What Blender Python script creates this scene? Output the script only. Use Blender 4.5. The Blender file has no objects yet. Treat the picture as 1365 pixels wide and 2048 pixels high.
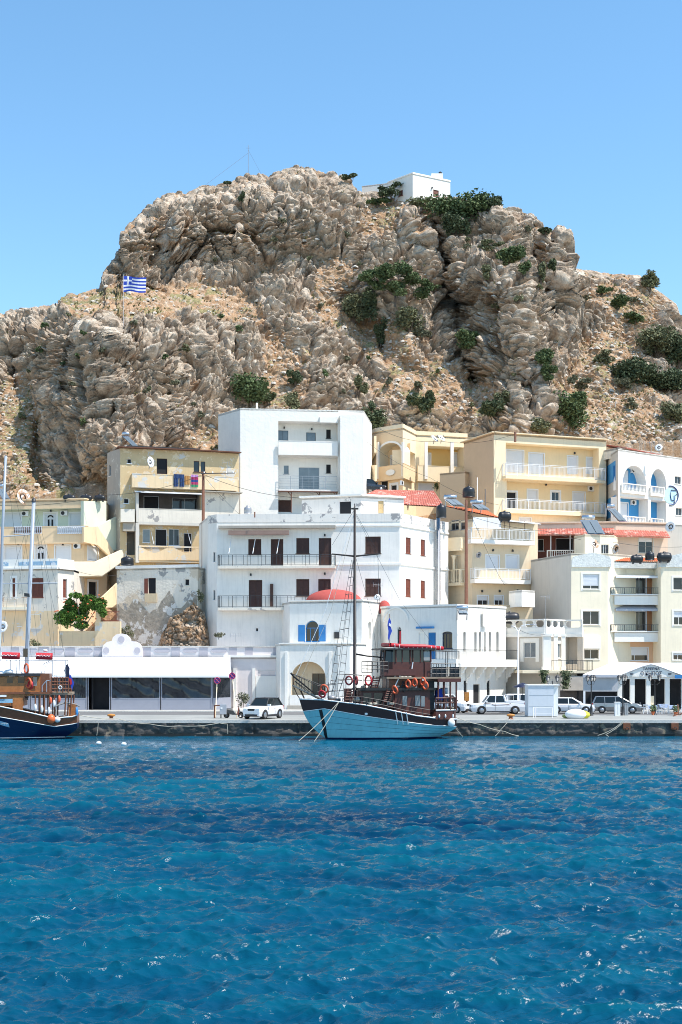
import bpy, bmesh, math, random
import numpy as np
from mathutils import Vector, Matrix
random.seed(7)
PI = math.pi
# ---------------------------------------------------------------- camera, sky, sun, exposure
F, H, CX, HY = 2640.0, 6.0, 682.5, 1328.0           # focal length in photo pixels, eye height, principal column, horizon row
scn = bpy.context.scene
COL = scn.collection
cam_d = bpy.data.cameras.new('camera'); cam = bpy.data.objects.new('camera', cam_d); COL.objects.link(cam)
cam_d.sensor_fit = 'VERTICAL'; cam_d.sensor_height = 36.0; cam_d.lens = 36.0 * F / 2048.0
cam_d.shift_y = (HY - 1024.0) / 2048.0
cam_d.clip_start = 0.5; cam_d.clip_end = 8000
cam.location = (0, 0, H); cam.rotation_euler = (PI / 2, 0, 0)
scn.camera = cam
SUN_EL, SUN_AZ = math.radians(60), math.radians(114)          # azimuth clockwise from +Y
S = Vector((math.cos(SUN_EL) * math.sin(SUN_AZ), math.cos(SUN_EL) * math.cos(SUN_AZ), math.sin(SUN_EL)))
W = bpy.data.worlds.new('World'); scn.world = W; W.use_nodes = True
nt = W.node_tree; nt.nodes.clear()
sky = nt.nodes.new('ShaderNodeTexSky'); sky.sky_type = 'NISHITA'; sky.sun_disc = False
sky.sun_elevation = SUN_EL; sky.sun_rotation = SUN_AZ; sky.altitude = 0
sky.air_density = 1.0; sky.dust_density = 0.0; sky.ozone_density = 2.3
hs = nt.nodes.new('ShaderNodeHueSaturation'); hs.inputs['Saturation'].default_value = 1.12; hs.inputs['Hue'].default_value = .490; hs.inputs['Value'].default_value = 1.0
bg = nt.nodes.new('ShaderNodeBackground'); bg.inputs['Strength'].default_value = 0.15
wo = nt.nodes.new('ShaderNodeOutputWorld')
nt.links.new(sky.outputs[0], hs.inputs['Color']); nt.links.new(hs.outputs[0], bg.inputs['Color']); nt.links.new(bg.outputs[0], wo.inputs['Surface'])
sun_d = bpy.data.lights.new('sun', 'SUN'); sun_d.energy = 4.0; sun_d.angle = math.radians(0.53); sun_d.color = (1.0, 0.95, 0.88)
sun = bpy.data.objects.new('sun', sun_d); COL.objects.link(sun)
sun.rotation_euler = (-S).to_track_quat('-Z', 'Y').to_euler()
scn.cycles.use_denoising = True; scn.cycles.denoiser = 'OPENIMAGEDENOISE'; scn.cycles.denoising_prefilter = 'NONE'; scn.cycles.sample_clamp_direct = 6; scn.cycles.use_adaptive_sampling = False; scn.cycles.diffuse_bounces = 3; scn.cycles.sample_clamp_indirect = 4; scn.cycles.filter_width = 1.0
scn.view_settings.view_transform = 'Standard'; scn.view_settings.look = 'None'
scn.view_settings.exposure = 0.74; scn.view_settings.gamma = 1.0

# ---------------------------------------------------------------- materials
MATS = {}
def lk(nt, a, b): nt.links.new(a, b)
def mat(name, col, rough=0.7, var=0.10, scale=1.2, bump=0.0, bscale=18.0, metal=0.0, spots=None, spec=0.5, streak=0.0, alpha=None, trans=0.0, emit=None, tile=None):
    """procedural paint/plaster: two noise tones, optional flaking spots (colour, amount, scale), rain streaks and bump"""
    if name in MATS: return MATS[name]
    m = bpy.data.materials.new(name); m.use_nodes = True; nt = m.node_tree
    p = nt.nodes['Principled BSDF']; N = nt.nodes.new
    geo = N('ShaderNodeNewGeometry')
    n1 = N('ShaderNodeTexNoise'); n1.inputs['Scale'].default_value = scale; n1.inputs['Detail'].default_value = 6; n1.inputs['Roughness'].default_value = .65
    lk(nt, geo.outputs['Position'], n1.inputs['Vector'])
    r = N('ShaderNodeValToRGB'); r.color_ramp.elements[0].position = .3; r.color_ramp.elements[1].position = .72
    c = Vector(col[:3]); lo = c * (1 - var); hi = c * (1 + var * .6)
    r.color_ramp.elements[0].color = (*lo, 1); r.color_ramp.elements[1].color = (min(hi[0], .93), min(hi[1], .93), min(hi[2], .93), 1)
    lk(nt, n1.outputs['Fac'], r.inputs['Fac']); out = r.outputs['Color']
    if streak:
        mp = N('ShaderNodeMapping'); mp.inputs['Scale'].default_value = (5, 5, .35); lk(nt, geo.outputs['Position'], mp.inputs['Vector'])
        n2 = N('ShaderNodeTexNoise'); n2.inputs['Scale'].default_value = 1; n2.inputs['Detail'].default_value = 5; lk(nt, mp.outputs[0], n2.inputs['Vector'])
        r2 = N('ShaderNodeValToRGB'); r2.color_ramp.elements[0].position = .5; r2.color_ramp.elements[1].position = .8
        lk(nt, n2.outputs['Fac'], r2.inputs['Fac'])
        mul = N('ShaderNodeMath'); mul.operation = 'MULTIPLY'; mul.inputs[1].default_value = streak; lk(nt, r2.outputs['Color'], mul.inputs[0])
        mx = N('ShaderNodeMix'); mx.data_type = 'RGBA'; lk(nt, mul.outputs[0], mx.inputs[0]); lk(nt, out, mx.inputs[6]); mx.inputs[7].default_value = (*(c * .45 + Vector((.02, .02, .02))), 1)
        out = mx.outputs[2]
    if spots:
        for (sc_, amt, sca) in spots:
            n3 = N('ShaderNodeTexNoise'); n3.inputs['Scale'].default_value = sca; n3.inputs['Detail'].default_value = 8; n3.inputs['Roughness'].default_value = .7
            lk(nt, geo.outputs['Position'], n3.inputs['Vector'])
            r3 = N('ShaderNodeValToRGB'); r3.color_ramp.elements[0].position = 1 - amt; r3.color_ramp.elements[1].position = 1 - amt + .02
            lk(nt, n3.outputs['Fac'], r3.inputs['Fac'])
            mx = N('ShaderNodeMix'); mx.data_type = 'RGBA'; lk(nt, r3.outputs['Color'], mx.inputs[0]); lk(nt, out, mx.inputs[6]); mx.inputs[7].default_value = (*sc_, 1)
            out = mx.outputs[2]
    lk(nt, out, p.inputs['Base Color'])
    p.inputs['Roughness'].default_value = rough; p.inputs['Metallic'].default_value = metal
    p.inputs['Specular IOR Level'].default_value = spec
    if bump:
        nb = N('ShaderNodeTexNoise'); nb.inputs['Scale'].default_value = bscale; nb.inputs['Detail'].default_value = 5; lk(nt, geo.outputs['Position'], nb.inputs['Vector'])
        b = N('ShaderNodeBump'); b.inputs['Strength'].default_value = bump; b.inputs['Distance'].default_value = .05
        lk(nt, nb.outputs['Fac'], b.inputs['Height']); lk(nt, b.outputs[0], p.inputs['Normal'])
    if emit:
        p.inputs['Emission Color'].default_value = (*emit[0], 1); p.inputs['Emission Strength'].default_value = emit[1]
    MATS[name] = m
    return m
M = MATS

# ---------------------------------------------------------------- object helpers
def tag(o, label=None, cat=None, group=None, kind=None):
    if label: o['label'] = label
    if cat: o['category'] = cat
    if group: o['group'] = group
    if kind: o['kind'] = kind
    return o
def at(px, py, Y): return Vector(((px - CX) / F * Y, Y, H + (HY - py) / F * Y))
def thing(name, label, cat, loc=(0, 0, 0), rz=0.0, group=None):
    o = bpy.data.objects.new(name, None); o.empty_display_size = .3; COL.objects.link(o)
    o.location = loc; o.rotation_euler = (0, 0, rz)
    return tag(o, label, cat, group)
def origin(o):
    v = Vector((0, 0, 0))
    while o is not None: v += Vector(o.location); o = o.parent
    return v
class MB:
    """collects faces and links them as one mesh object"""
    def __init__(s): s.v = []; s.f = []; s.mi = []; s.cur = 0; s.sm = []
    def add(s, pts, faces, smooth=False):
        k = len(s.v); s.v.extend([tuple(p) for p in pts])
        for f in faces: s.f.append(tuple(i + k for i in f)); s.mi.append(s.cur); s.sm.append(smooth)
    def poly(s, pts, smooth=False): s.add(pts, [tuple(range(len(pts)))], smooth)
    def box8(s, p):   # p: 8 points, bottom ring then top ring
        s.add(p, [(0, 3, 2, 1), (4, 5, 6, 7), (0, 1, 5, 4), (1, 2, 6, 5), (2, 3, 7, 6), (3, 0, 4, 7)])
    def box(s, x0, x1, y0, y1, z0, z1, fr=None):
        P = [(x0, y0, z0), (x1, y0, z0), (x1, y1, z0), (x0, y1, z0), (x0, y0, z1), (x1, y0, z1), (x1, y1, z1), (x0, y1, z1)]
        s.box8([fr(*q) for q in P] if fr else P)
    def tube(s, pts, r, n=6, r2=None):
        pts = [Vector(p) for p in pts]; L = len(pts); rings = []
        for i, p in enumerate(pts):
            d = (pts[min(i + 1, L - 1)] - pts[max(i - 1, 0)])
            if d.length < 1e-9: d = Vector((0, 0, 1))
            d.normalize(); a = d.orthogonal() if abs(d.z) < .9 else d.cross(Vector((1, 0, 0)))
            if abs(d.z) < .9: a = d.cross(Vector((0, 0, 1)))
            a.normalize(); b = d.cross(a)
            rr = r if r2 is None else r + (r2 - r) * i / max(1, L - 1)
            rings.append([p + (a * math.cos(2 * PI * k / n) + b * math.sin(2 * PI * k / n)) * rr for k in range(n)])
        V = [q for R in rings for q in R]; Fc = []
        for i in range(L - 1):
            for k in range(n): Fc.append((i * n + k, i * n + (k + 1) % n, (i + 1) * n + (k + 1) % n, (i + 1) * n + k))
        Fc.append(tuple(range(n))); Fc.append(tuple((L - 1) * n + k for k in range(n)))
        s.add(V, Fc, n > 5)
    def bar(s, a, b, w, h=None):   # square bar
        s.tube([a, b], (w if h is None else (w + h) / 2) * .62, 4)
    def lathe(s, c, prof, n=12, ax=2, sx=1.0, sy=1.0):
        c = Vector(c); V = []; Fc = []
        for (r, z) in prof:
            for k in range(n):
                a = 2 * PI * k / n; q = (r * math.cos(a) * sx, r * math.sin(a) * sy, z)
                if ax == 0: q = (q[2], q[0], q[1])
                elif ax == 1: q = (q[0], q[2], q[1])
                V.append(c + Vector(q))
        m = len(prof)
        for i in range(m - 1):
            for k in range(n): Fc.append((i * n + k, i * n + (k + 1) % n, (i + 1) * n + (k + 1) % n, (i + 1) * n + k))
        Fc.append(tuple(range(n))); Fc.append(tuple((m - 1) * n + k for k in range(n)))
        s.add(V, Fc, True)
    def ball(s, c, rx, ry=None, rz=None, n=12, m=8):
        ry = rx if ry is None else ry; rz = rx if rz is None else rz
        V = []; Fc = []; c = Vector(c)
        for i in range(m + 1):
            t = PI * i / m
            for k in range(n):
                a = 2 * PI * k / n; V.append(c + Vector((rx * math.sin(t) * math.cos(a), ry * math.sin(t) * math.sin(a), rz * math.cos(t))))
        for i in range(m):
            for k in range(n): Fc.append((i * n + k, i * n + (k + 1) % n, (i + 1) * n + (k + 1) % n, (i + 1) * n + k))
        s.add(V, Fc, True)
    def prism(s, pts, off):   # polygon extruded by offset vector
        n = len(pts); off = Vector(off); A = [Vector(p) for p in pts]; B = [p + off for p in A]
        s.add(A + B, [tuple(range(n)), tuple(range(2 * n - 1, n - 1, -1))] + [(i, (i + 1) % n, n + (i + 1) % n, n + i) for i in range(n)])
    def torus(s, c, R, r, nx, n=16, m=6):   # ring whose axis is nx
        c = Vector(c); nx = Vector(nx).normalized(); a = nx.orthogonal().normalized(); b = nx.cross(a); V = []; Fc = []
        for i in range(n):
            t = 2 * PI * i / n; d = a * math.cos(t) + b * math.sin(t)
            for k in range(m):
                q = 2 * PI * k / m; V.append(c + d * (R + r * math.cos(q)) + nx * r * math.sin(q))
        for i in range(n):
            for k in range(m): Fc.append((i * m + k, i * m + (k + 1) % m, ((i + 1) % n) * m + (k + 1) % m, ((i + 1) % n) * m + k))
        s.add(V, Fc, True)
    def build(s, name, mats, parent=None, label=None):
        if not isinstance(mats, (list, tuple)): mats = [mats]
        me = bpy.data.meshes.new(name)
        o0 = origin(parent) if parent is not None else Vector((0, 0, 0))
        me.from_pydata([(v[0] - o0.x, v[1] - o0.y, v[2] - o0.z) for v in s.v], [], s.f)
        for m in mats: me.materials.append(M[m] if isinstance(m, str) else m)
        me.polygons.foreach_set('material_index', s.mi); me.polygons.foreach_set('use_smooth', s.sm)
        me.update()
        o = bpy.data.objects.new(name, me); COL.objects.link(o)
        if parent is not None: o.parent = parent
        if label: o['label'] = label
        return o
def children(o): return [c for c in bpy.data.objects if c.parent == o]
def copy_tree(o, parent=None):
    c = o.copy(); COL.objects.link(c); c.parent = parent
    for ch in children(o): copy_tree(ch, c)
    return c

# ---------------------------------------------------------------- numpy noise
def _h(ix, iy, iz, seed):
    h = (ix.astype(np.uint32) * np.uint32(374761393) + iy.astype(np.uint32) * np.uint32(668265263) + iz.astype(np.uint32) * np.uint32(2147483647) + np.uint32((seed * 1274126177) & 0xffffffff))
    h = (h ^ (h >> np.uint32(13))) * np.uint32(1274126177); h = (h ^ (h >> np.uint32(16))) * np.uint32(2246822519)
    return h ^ (h >> np.uint32(15))
def vnoise(p, seed=0):
    i = np.floor(p).astype(np.int64); f = p - i; u = f * f * f * (f * (f * 6 - 15) + 10); r = 0
    for dx in (0, 1):
        for dy in (0, 1):
            for dz in (0, 1):
                h = _h(i[:, 0] + dx, i[:, 1] + dy, i[:, 2] + dz, seed)
                g0 = (h & np.uint32(1023)) / 511.5 - 1; g1 = ((h >> np.uint32(10)) & np.uint32(1023)) / 511.5 - 1; g2 = ((h >> np.uint32(20)) & np.uint32(1023)) / 511.5 - 1
                d = g0 * (f[:, 0] - dx) + g1 * (f[:, 1] - dy) + g2 * (f[:, 2] - dz)
                w = (u[:, 0] if dx else 1 - u[:, 0]) * (u[:, 1] if dy else 1 - u[:, 1]) * (u[:, 2] if dz else 1 - u[:, 2])
                r = r + w * d
    return r * 1.1
def fbm(p, seed=0, oct=4, gain=.5, lac=2.03):
    a = 1; r = 0
    for o in range(oct):
        r = r + a * vnoise(p, seed + o * 17); p = p * lac; a *= gain
    return r
def worley(p, seed=0, tilt=False):
    i = np.floor(p).astype(np.int64); f = p - i
    F1 = np.full(len(p), 9.0); F2 = np.full(len(p), 9.0); ID = np.zeros(len(p)); T = np.zeros(len(p))
    for dx in (-1, 0, 1):
        for dy in (-1, 0, 1):
            for dz in (-1, 0, 1):
                h = _h(i[:, 0] + dx, i[:, 1] + dy, i[:, 2] + dz, seed)
                jx = (h & np.uint32(1023)) / 1023.; jy = ((h >> np.uint32(10)) & np.uint32(1023)) / 1023.; jz = ((h >> np.uint32(20)) & np.uint32(1023)) / 1023.
                d = np.sqrt((dx + jx - f[:, 0]) ** 2 + (dy + jy - f[:, 1]) ** 2 + (dz + jz - f[:, 2]) ** 2)
                c = d < F1; F2 = np.where(c, F1, np.minimum(F2, d)); ID = np.where(c, ((h * np.uint32(7919)) & np.uint32(65535)) / 65535., ID); F1 = np.where(c, d, F1)
                if tilt: g = h * np.uint32(40503); T = np.where(c, (f[:, 0] - dx - jx) * ((g & np.uint32(255)) / 127.5 - 1) + (f[:, 2] - dz - jz) * (((g >> np.uint32(8)) & np.uint32(255)) / 127.5 - .7), T)
    return (F1, F2, ID, T) if tilt else (F1, F2, ID)
def sstep(a, b, x): t = np.clip((x - a) / (b - a), 0, 1); return t * t * (3 - 2 * t)
def grid_mesh(name, P, mats, attrs=None, mi=None):
    """P: rows x cols x 3 numpy grid"""
    R, C = P.shape[:2]; me = bpy.data.meshes.new(name)
    idx = np.arange(R * C).reshape(R, C); q = np.stack([idx[:-1, :-1], idx[:-1, 1:], idx[1:, 1:], idx[1:, :-1]], -1).reshape(-1, 4)
    me.vertices.add(R * C); me.vertices.foreach_set('co', P.reshape(-1).astype(np.float32))
    n = len(q); me.loops.add(n * 4); me.loops.foreach_set('vertex_index', q.reshape(-1).astype(np.int32))
    me.polygons.add(n); me.polygons.foreach_set('loop_start', np.arange(0, n * 4, 4, dtype=np.int32))
    me.update(calc_edges=True); me.validate()
    me.polygons.foreach_set('use_smooth', np.ones(n, dtype=bool))
    for m in mats: me.materials.append(m)
    for k, a in (attrs or {}).items():
        at_ = me.attributes.new(k, 'FLOAT', 'POINT'); at_.data.foreach_set('value', a.reshape(-1).astype(np.float32))
    o = bpy.data.objects.new(name, me); COL.objects.link(o); return o
# ---------------------------------------------------------------- WATER
QY, QZ = 110.0, 1.3                                   # quay edge depth and quay level above the water
def water_material():
    m = bpy.data.materials.new('sea_water'); m.use_nodes = True; nt = m.node_tree; p = nt.nodes['Principled BSDF']; N = nt.nodes.new
    geo = N('ShaderNodeNewGeometry')
    mp = N('ShaderNodeMapping'); mp.inputs['Scale'].default_value = (.03, .11, 1); lk(nt, geo.outputs['Position'], mp.inputs['Vector'])
    n1 = N('ShaderNodeTexNoise'); n1.inputs['Scale'].default_value = 1; n1.inputs['Detail'].default_value = 4; n1.inputs['Distortion'].default_value = .6; lk(nt, mp.outputs[0], n1.inputs['Vector'])
    r = N('ShaderNodeValToRGB'); e = r.color_ramp.elements; e[0].position = .26; e[1].position = .78
    e[0].color = (.0006, .022, .060, 1); e[1].color = (.0012, .100, .145, 1); x = e.new(.5); x.color = (.0008, .052, .103, 1)
    lk(nt, n1.outputs['Fac'], r.inputs['Fac'])
    sx = N('ShaderNodeSeparateXYZ'); lk(nt, geo.outputs['Position'], sx.inputs[0])
    # sandy shallows next to the quay are lighter, deeper weed band in the middle distance
    mr = N('ShaderNodeMapRange'); mr.inputs['From Min'].default_value = 80; mr.inputs['From Max'].default_value = 98; lk(nt, sx.outputs['Y'], mr.inputs['Value'])
    mr.interpolation_type = 'SMOOTHSTEP'
    mx = N('ShaderNodeMix'); mx.data_type = 'RGBA'; lk(nt, mr.outputs[0], mx.inputs[0]); lk(nt, r.outputs[0], mx.inputs[6]); mx.inputs[7].default_value = (.002, .082, .150, 1)
    # light through thin crests painted in: teal brightens with wave height
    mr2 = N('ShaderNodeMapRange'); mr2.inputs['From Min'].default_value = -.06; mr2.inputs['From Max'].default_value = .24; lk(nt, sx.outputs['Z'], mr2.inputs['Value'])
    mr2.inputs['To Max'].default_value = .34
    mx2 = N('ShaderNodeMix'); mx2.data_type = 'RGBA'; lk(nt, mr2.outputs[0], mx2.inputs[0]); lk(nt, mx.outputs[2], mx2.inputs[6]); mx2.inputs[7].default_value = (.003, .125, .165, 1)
    # foam flecks
    nf = N('ShaderNodeTexNoise'); nf.inputs['Scale'].default_value = 6.5; nf.inputs['Detail'].default_value = 7; nf.inputs['Roughness'].default_value = .75
    mpf = N('ShaderNodeMapping'); mpf.inputs['Scale'].default_value = (.8, 1.3, 1); lk(nt, geo.outputs['Position'], mpf.inputs['Vector']); lk(nt, mpf.outputs[0], nf.inputs['Vector'])
    rf = N('ShaderNodeValToRGB'); rf.color_ramp.elements[0].position = .79; rf.color_ramp.elements[1].position = .80; lk(nt, nf.outputs['Fac'], rf.inputs['Fac'])
    mx3 = N('ShaderNodeMix'); mx3.data_type = 'RGBA'; lk(nt, rf.outputs[0], mx3.inputs[0]); lk(nt, mx2.outputs[2], mx3.inputs[6]); mx3.inputs[7].default_value = (.65, .75, .8, 1)
    lk(nt, mx3.outputs[2], p.inputs['Base Color'])
    p.inputs['Roughness'].default_value = .10; p.inputs['IOR'].default_value = 1.33; p.inputs['Specular IOR Level'].default_value = .22
    b1 = N('ShaderNodeTexNoise'); b1.inputs['Scale'].default_value = 1; b1.inputs['Detail'].default_value = 6; b1.inputs['Roughness'].default_value = .6; b1.inputs['Distortion'].default_value = .3
    mpb = N('ShaderNodeMapping'); mpb.inputs['Scale'].default_value = (1.8, 3.4, 1.0); lk(nt, geo.outputs['Position'], mpb.inputs['Vector']); lk(nt, mpb.outputs[0], b1.inputs['Vector'])
    bp = N('ShaderNodeBump'); bp.inputs['Strength'].default_value = .9; bp.inputs['Distance'].default_value = .06
    lk(nt, b1.outputs['Fac'], bp.inputs['Height']); lk(nt, bp.outputs[0], p.inputs['Normal'])
    return m
def make_water():
    rng = np.random.RandomState(4)
    pys = np.concatenate([np.linspace(2300, 2048, 60, endpoint=False), np.linspace(2048, 1472, 760, endpoint=False)])
    ys = H * F / (pys - HY); ys = np.concatenate([[-300, -60, 2], ys, [QY + .3]])
    ss = np.concatenate([[-60, -8, -1.2], np.linspace(-.42, .42, 560), [1.2, 8, 60]])
    X = ss[None, :] * np.maximum(ys, 12)[:, None]; X[:, 0] = -900; X[:, -1] = 900
    Y = np.repeat(ys[:, None], len(ss), 1)
    dX = np.zeros_like(X); dY = np.zeros_like(X); Z = np.zeros_like(X)
    # wind sea: two tiles of random waves, split in three wavelength bands so that each fades where it gets finer than the mesh
    def tile(Lt, Nn, seed, th0):
        r = np.random.RandomState(seed); k1 = np.fft.fftfreq(Nn, Lt / Nn) * 2 * PI; KX, KY = np.meshgrid(k1, k1); K = np.hypot(KX, KY); K[0, 0] = 1e9
        ang = (KX * math.cos(th0) + KY * math.sin(th0)) / K; L0 = .50
        Ph = np.exp(-1 / (K * L0) ** 2) / K ** 3.5 * (np.abs(ang) ** 2.4 + .05) * np.exp(-(K * .022) ** 2); hk = np.sqrt(Ph) * (r.normal(size=K.shape) + 1j * r.normal(size=K.shape)); out = []
        full = np.fft.ifft2(hk).real; sc = 1 / full.std()
        for lo, hi in ((2.6, 1e9), (.95, 2.6), (0, .95)):
            lam = 2 * PI / K; m_ = (lam > lo) & (lam <= hi); h = np.fft.ifft2(hk * m_) * sc; dx = np.fft.ifft2(-1j * KX / K * hk * m_).real * sc; dy = np.fft.ifft2(-1j * KY / K * hk * m_).real * sc; out.append((h.real, dx, dy))
        return out
    def samp(A, x, y, Lt):
        n = A.shape[0]; u = (x / Lt % 1) * n; v = (y / Lt % 1) * n; i0 = np.floor(u).astype(int); j0 = np.floor(v).astype(int); fu = u - i0; fv = v - j0; i0 %= n; j0 %= n; i1 = (i0 + 1) % n; j1 = (j0 + 1) % n
        return A[j0, i0] * (1 - fu) * (1 - fv) + A[j0, i1] * fu * (1 - fv) + A[j1, i0] * (1 - fu) * fv + A[j1, i1] * fu * fv
    pix = Y * Y / (F * H) * 1.35
    for (Lt, seed, rot, amp) in ((41., 3, .35, .060), (27., 8, -.30, .050)):
        T = tile(Lt, 1024, seed, -PI / 2); c, s_ = math.cos(rot), math.sin(rot); xr, yr = c * X + s_ * Y, -s_ * X + c * Y
        for (h, dx, dy), lam in zip(T, (4., 1.5, .6)):
            fd = np.clip(1.9 - 1.2 * pix / lam, 0, 1) * amp; a = samp(h, xr, yr, Lt) * fd; bx, by = samp(dx, xr, yr, Lt) * fd, samp(dy, xr, yr, Lt) * fd
            Z += a; dX -= .75 * (c * bx - s_ * by); dY -= .75 * (s_ * bx + c * by)
    calm = np.clip((QY - Y) / 16, 0.25, 1) * (Y > 5)
    edge = (np.abs(ss)[None, :] < 1) * 1.0
    P = np.stack([X + dX * calm * edge, np.where(Y > QY, Y, np.minimum(Y + dY * calm * edge, QY + .2)), Z * calm * edge - .02], -1)
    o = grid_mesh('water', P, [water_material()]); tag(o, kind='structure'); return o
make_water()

# ---------------------------------------------------------------- HILL
RIDGE = [(-420, 760), (-300, 705), (-100, 655), (0, 630), (60, 620), (112, 610), (122, 592), (165, 586), (200, 578), (210, 560), (214, 535), (236, 518), (240, 488), (250, 456), (285, 428), (308, 403), (330, 388), (370, 381), (430, 376), (470, 366), (495, 355), (535, 348), (560, 343), (590, 334), (625, 334), (660, 344), (700, 358), (724, 388), (800, 395), (880, 397), (950, 400), (985, 405), (1010, 420), (1040, 418), (1056, 430), (1075, 450), (1100, 462), (1112, 454), (1130, 450), (1134, 470), (1129, 500), (1128, 534), (1160, 540), (1200, 545), (1280, 552), (1325, 588), (1352, 608), (1366, 650), (1420, 690), (1500, 735), (1700, 820), (1900, 900)]
rx, ry = np.array([a for a, _ in RIDGE], float), np.array([b for _, b in RIDGE], float)
HILL = {}
def make_hill():
    C = 1200; px = np.concatenate([np.linspace(-420, -40, 90, endpoint=False), np.linspace(-40, 1405, C - 180, endpoint=False), np.linspace(1405, 1900, 90)])
    pr = np.interp(px, rx, ry)                                                              # silhouette row
    pb = np.interp(px, [-420, 0, 230, 440, 720, 900, 1365, 1900], [1030, 1012, 960, 900, 890, 885, 885, 900])  # rock foot row
    Yb = np.interp(px, [-420, 0, 240, 440, 740, 900, 1365, 1900], [158, 160, 161, 167, 178, 180, 180, 182])
    Yr = np.interp(px, [-420, 0, 200, 330, 600, 900, 1120, 1180, 1365, 1900], [190, 188, 192, 203, 212, 208, 206, 212, 214, 218])
    R = 520; v = np.linspace(0, 1, R)
    PYs = pb[None, :] + (pr - pb)[None, :] * v[:, None]; PXs = np.repeat(px[None, :], R, 0)
    w = np.ones_like(PYs)
    for (cx, cy, sx, sy, a) in [(300, 605, 190, 42, 2.6), (110, 640, 120, 30, 1.8), (420, 460, 160, 70, -.55), (200, 770, 130, 80, -.5), (930, 560, 120, 70, -.5), (1220, 760, 120, 70, 1.4),
                                (60, 900, 60, 80, .8), (800, 760, 120, 90, .6), (600, 400, 150, 30, .5), (1050, 700, 60, 90, -.5), (1230, 560, 90, 20, 1.2), (1250, 640, 60, 40, -.3), (800, 420, 60, 25, .8)]:
        w += a * np.exp(-((PXs - cx) / sx) ** 2 - ((PYs - cy) / sy) ** 2)
    w = np.clip(w, .22, 4); cw = np.cumsum(w, 0); cw = (cw - cw[0]) / (cw[-1] - cw[0])
    Y = Yb[None, :] + (Yr - Yb)[None, :] * cw
    def along(pts, wd, amp, prof=2.0):
        pts = np.array(pts, float); best = np.full(PXs.shape, 1e9)
        for (x0, y0), (x1, y1) in zip(pts[:-1], pts[1:]):
            dx, dy = x1 - x0, y1 - y0; t = np.clip(((PXs - x0) * dx + (PYs - y0) * dy) / (dx * dx + dy * dy), 0, 1)
            best = np.minimum(best, np.hypot(PXs - x0 - t * dx, PYs - y0 - t * dy))
        return amp * np.exp(-(best / wd) ** prof)
    D = 0
    D = D + along([(866, 440), (880, 500), (903, 580), (912, 650), (932, 715), (950, 760)], 20, 7)
    D = D + along([(800, 470), (862, 520)], 14, 2)
    D = D + along([(1056, 480), (1082, 560), (1104, 625)], 15, 5) + along([(1128, 470), (1095, 500), (1100, 540)], 8, 2.5)
    D = D + along([(332, 755), (336, 840)], 9, 3) + along([(28, 715), (32, 775)], 10, 3) + along([(78, 850), (72, 950), (95, 985)], 10, 3.5)
    D = D + along([(760, 690), (772, 760)], 8, 2) + along([(420, 650), (470, 700)], 9, 1.5) + along([(470, 395), (480, 470)], 7, 2)
    D = D + along([(540, 360), (560, 430)], 7, 1.5) + along([(150, 690), (140, 790)], 14, 3)
    D = D + along([(320, 500), (400, 540)], 12, 3.0) + along([(400, 690), (360, 760)], 10, 2) + along([(240, 560), (330, 590)], 9, 2)
    D = D + along([(1010, 590), (1040, 700), (1062, 830)], 58, -8) + along([(835, 440), (905, 520), (975, 560)], 42, -4)
    D = D + along([(1000, 430), (1010, 520)], 30, -3.5) + along([(1118, 470), (1112, 560)], 18, -3) + along([(175, 680), (200, 780), (215, 900)], 62, -6)
    D = D + along([(300, 440), (420, 430), (560, 420)], 75, -5) + along([(620, 350), (700, 480), (780, 640), (860, 780)], 60, -3)
    D = D + along([(1200, 640), (1200, 740)], 40, -3) + along([(1050, 775), (1060, 810)], 20, 5) + along([(560, 600), (640, 740)], 50, -2.5)
    D = D + along([(690, 600), (800, 730), (900, 800)], 26, 2.5) + along([(330, 700), (300, 900)], 50, -3)
    env = sstep(0, .06, v)[:, None] * sstep(1.0, .93, v)[:, None]
    Y = Y + D * env
    Z = H + (HY - PYs) / F * Y; X = (PXs - CX) / F * Y
    P = np.stack([X, Y, Z], -1)
    # normals of the smooth form
    gu = np.gradient(P, axis=1); gv = np.gradient(P, axis=0)
    for _ in range(6):
        gv[1:-1] = (gv[:-2] + 2 * gv[1:-1] + gv[2:]) / 4; gv[:, 1:-1] = (gv[:, :-2] + 2 * gv[:, 1:-1] + gv[:, 2:]) / 4; gu[1:-1] = (gu[:-2] + 2 * gu[1:-1] + gu[2:]) / 4
    Nn = np.cross(gu, gv); Nn /= np.linalg.norm(Nn, axis=-1, keepdims=True) + 1e-9
    Nn[Nn[..., 1] > 0] *= -1
    Nn = Nn * .8 + np.array([0.05, -.4, .04]); Nn /= np.linalg.norm(Nn, axis=-1, keepdims=True)
    p = P.reshape(-1, 3)
    # bedding: tilted down to the left in the left crag, steeper in the right spur
    wp = p + 1.6 * np.stack([fbm(p / 7., 1, 3), fbm(p / 7., 2, 3), fbm(p / 7., 3, 3)], -1)
    hx = np.linspace(-120, 120, 400); hh = np.cumsum(np.tan(np.interp(CX + hx * 14.5, [0, 250, 600, 900, 1365], [.12, .38, .12, -.18, -.45]))) * (hx[1] - hx[0])
    bz = wp[:, 2] - np.interp(wp[:, 0], hx, hh)
    q = np.stack([wp[:, 0], wp[:, 1] * .8, bz], -1)
    soft = np.zeros(PXs.shape)                                             # earth slopes between the outcrops
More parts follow.
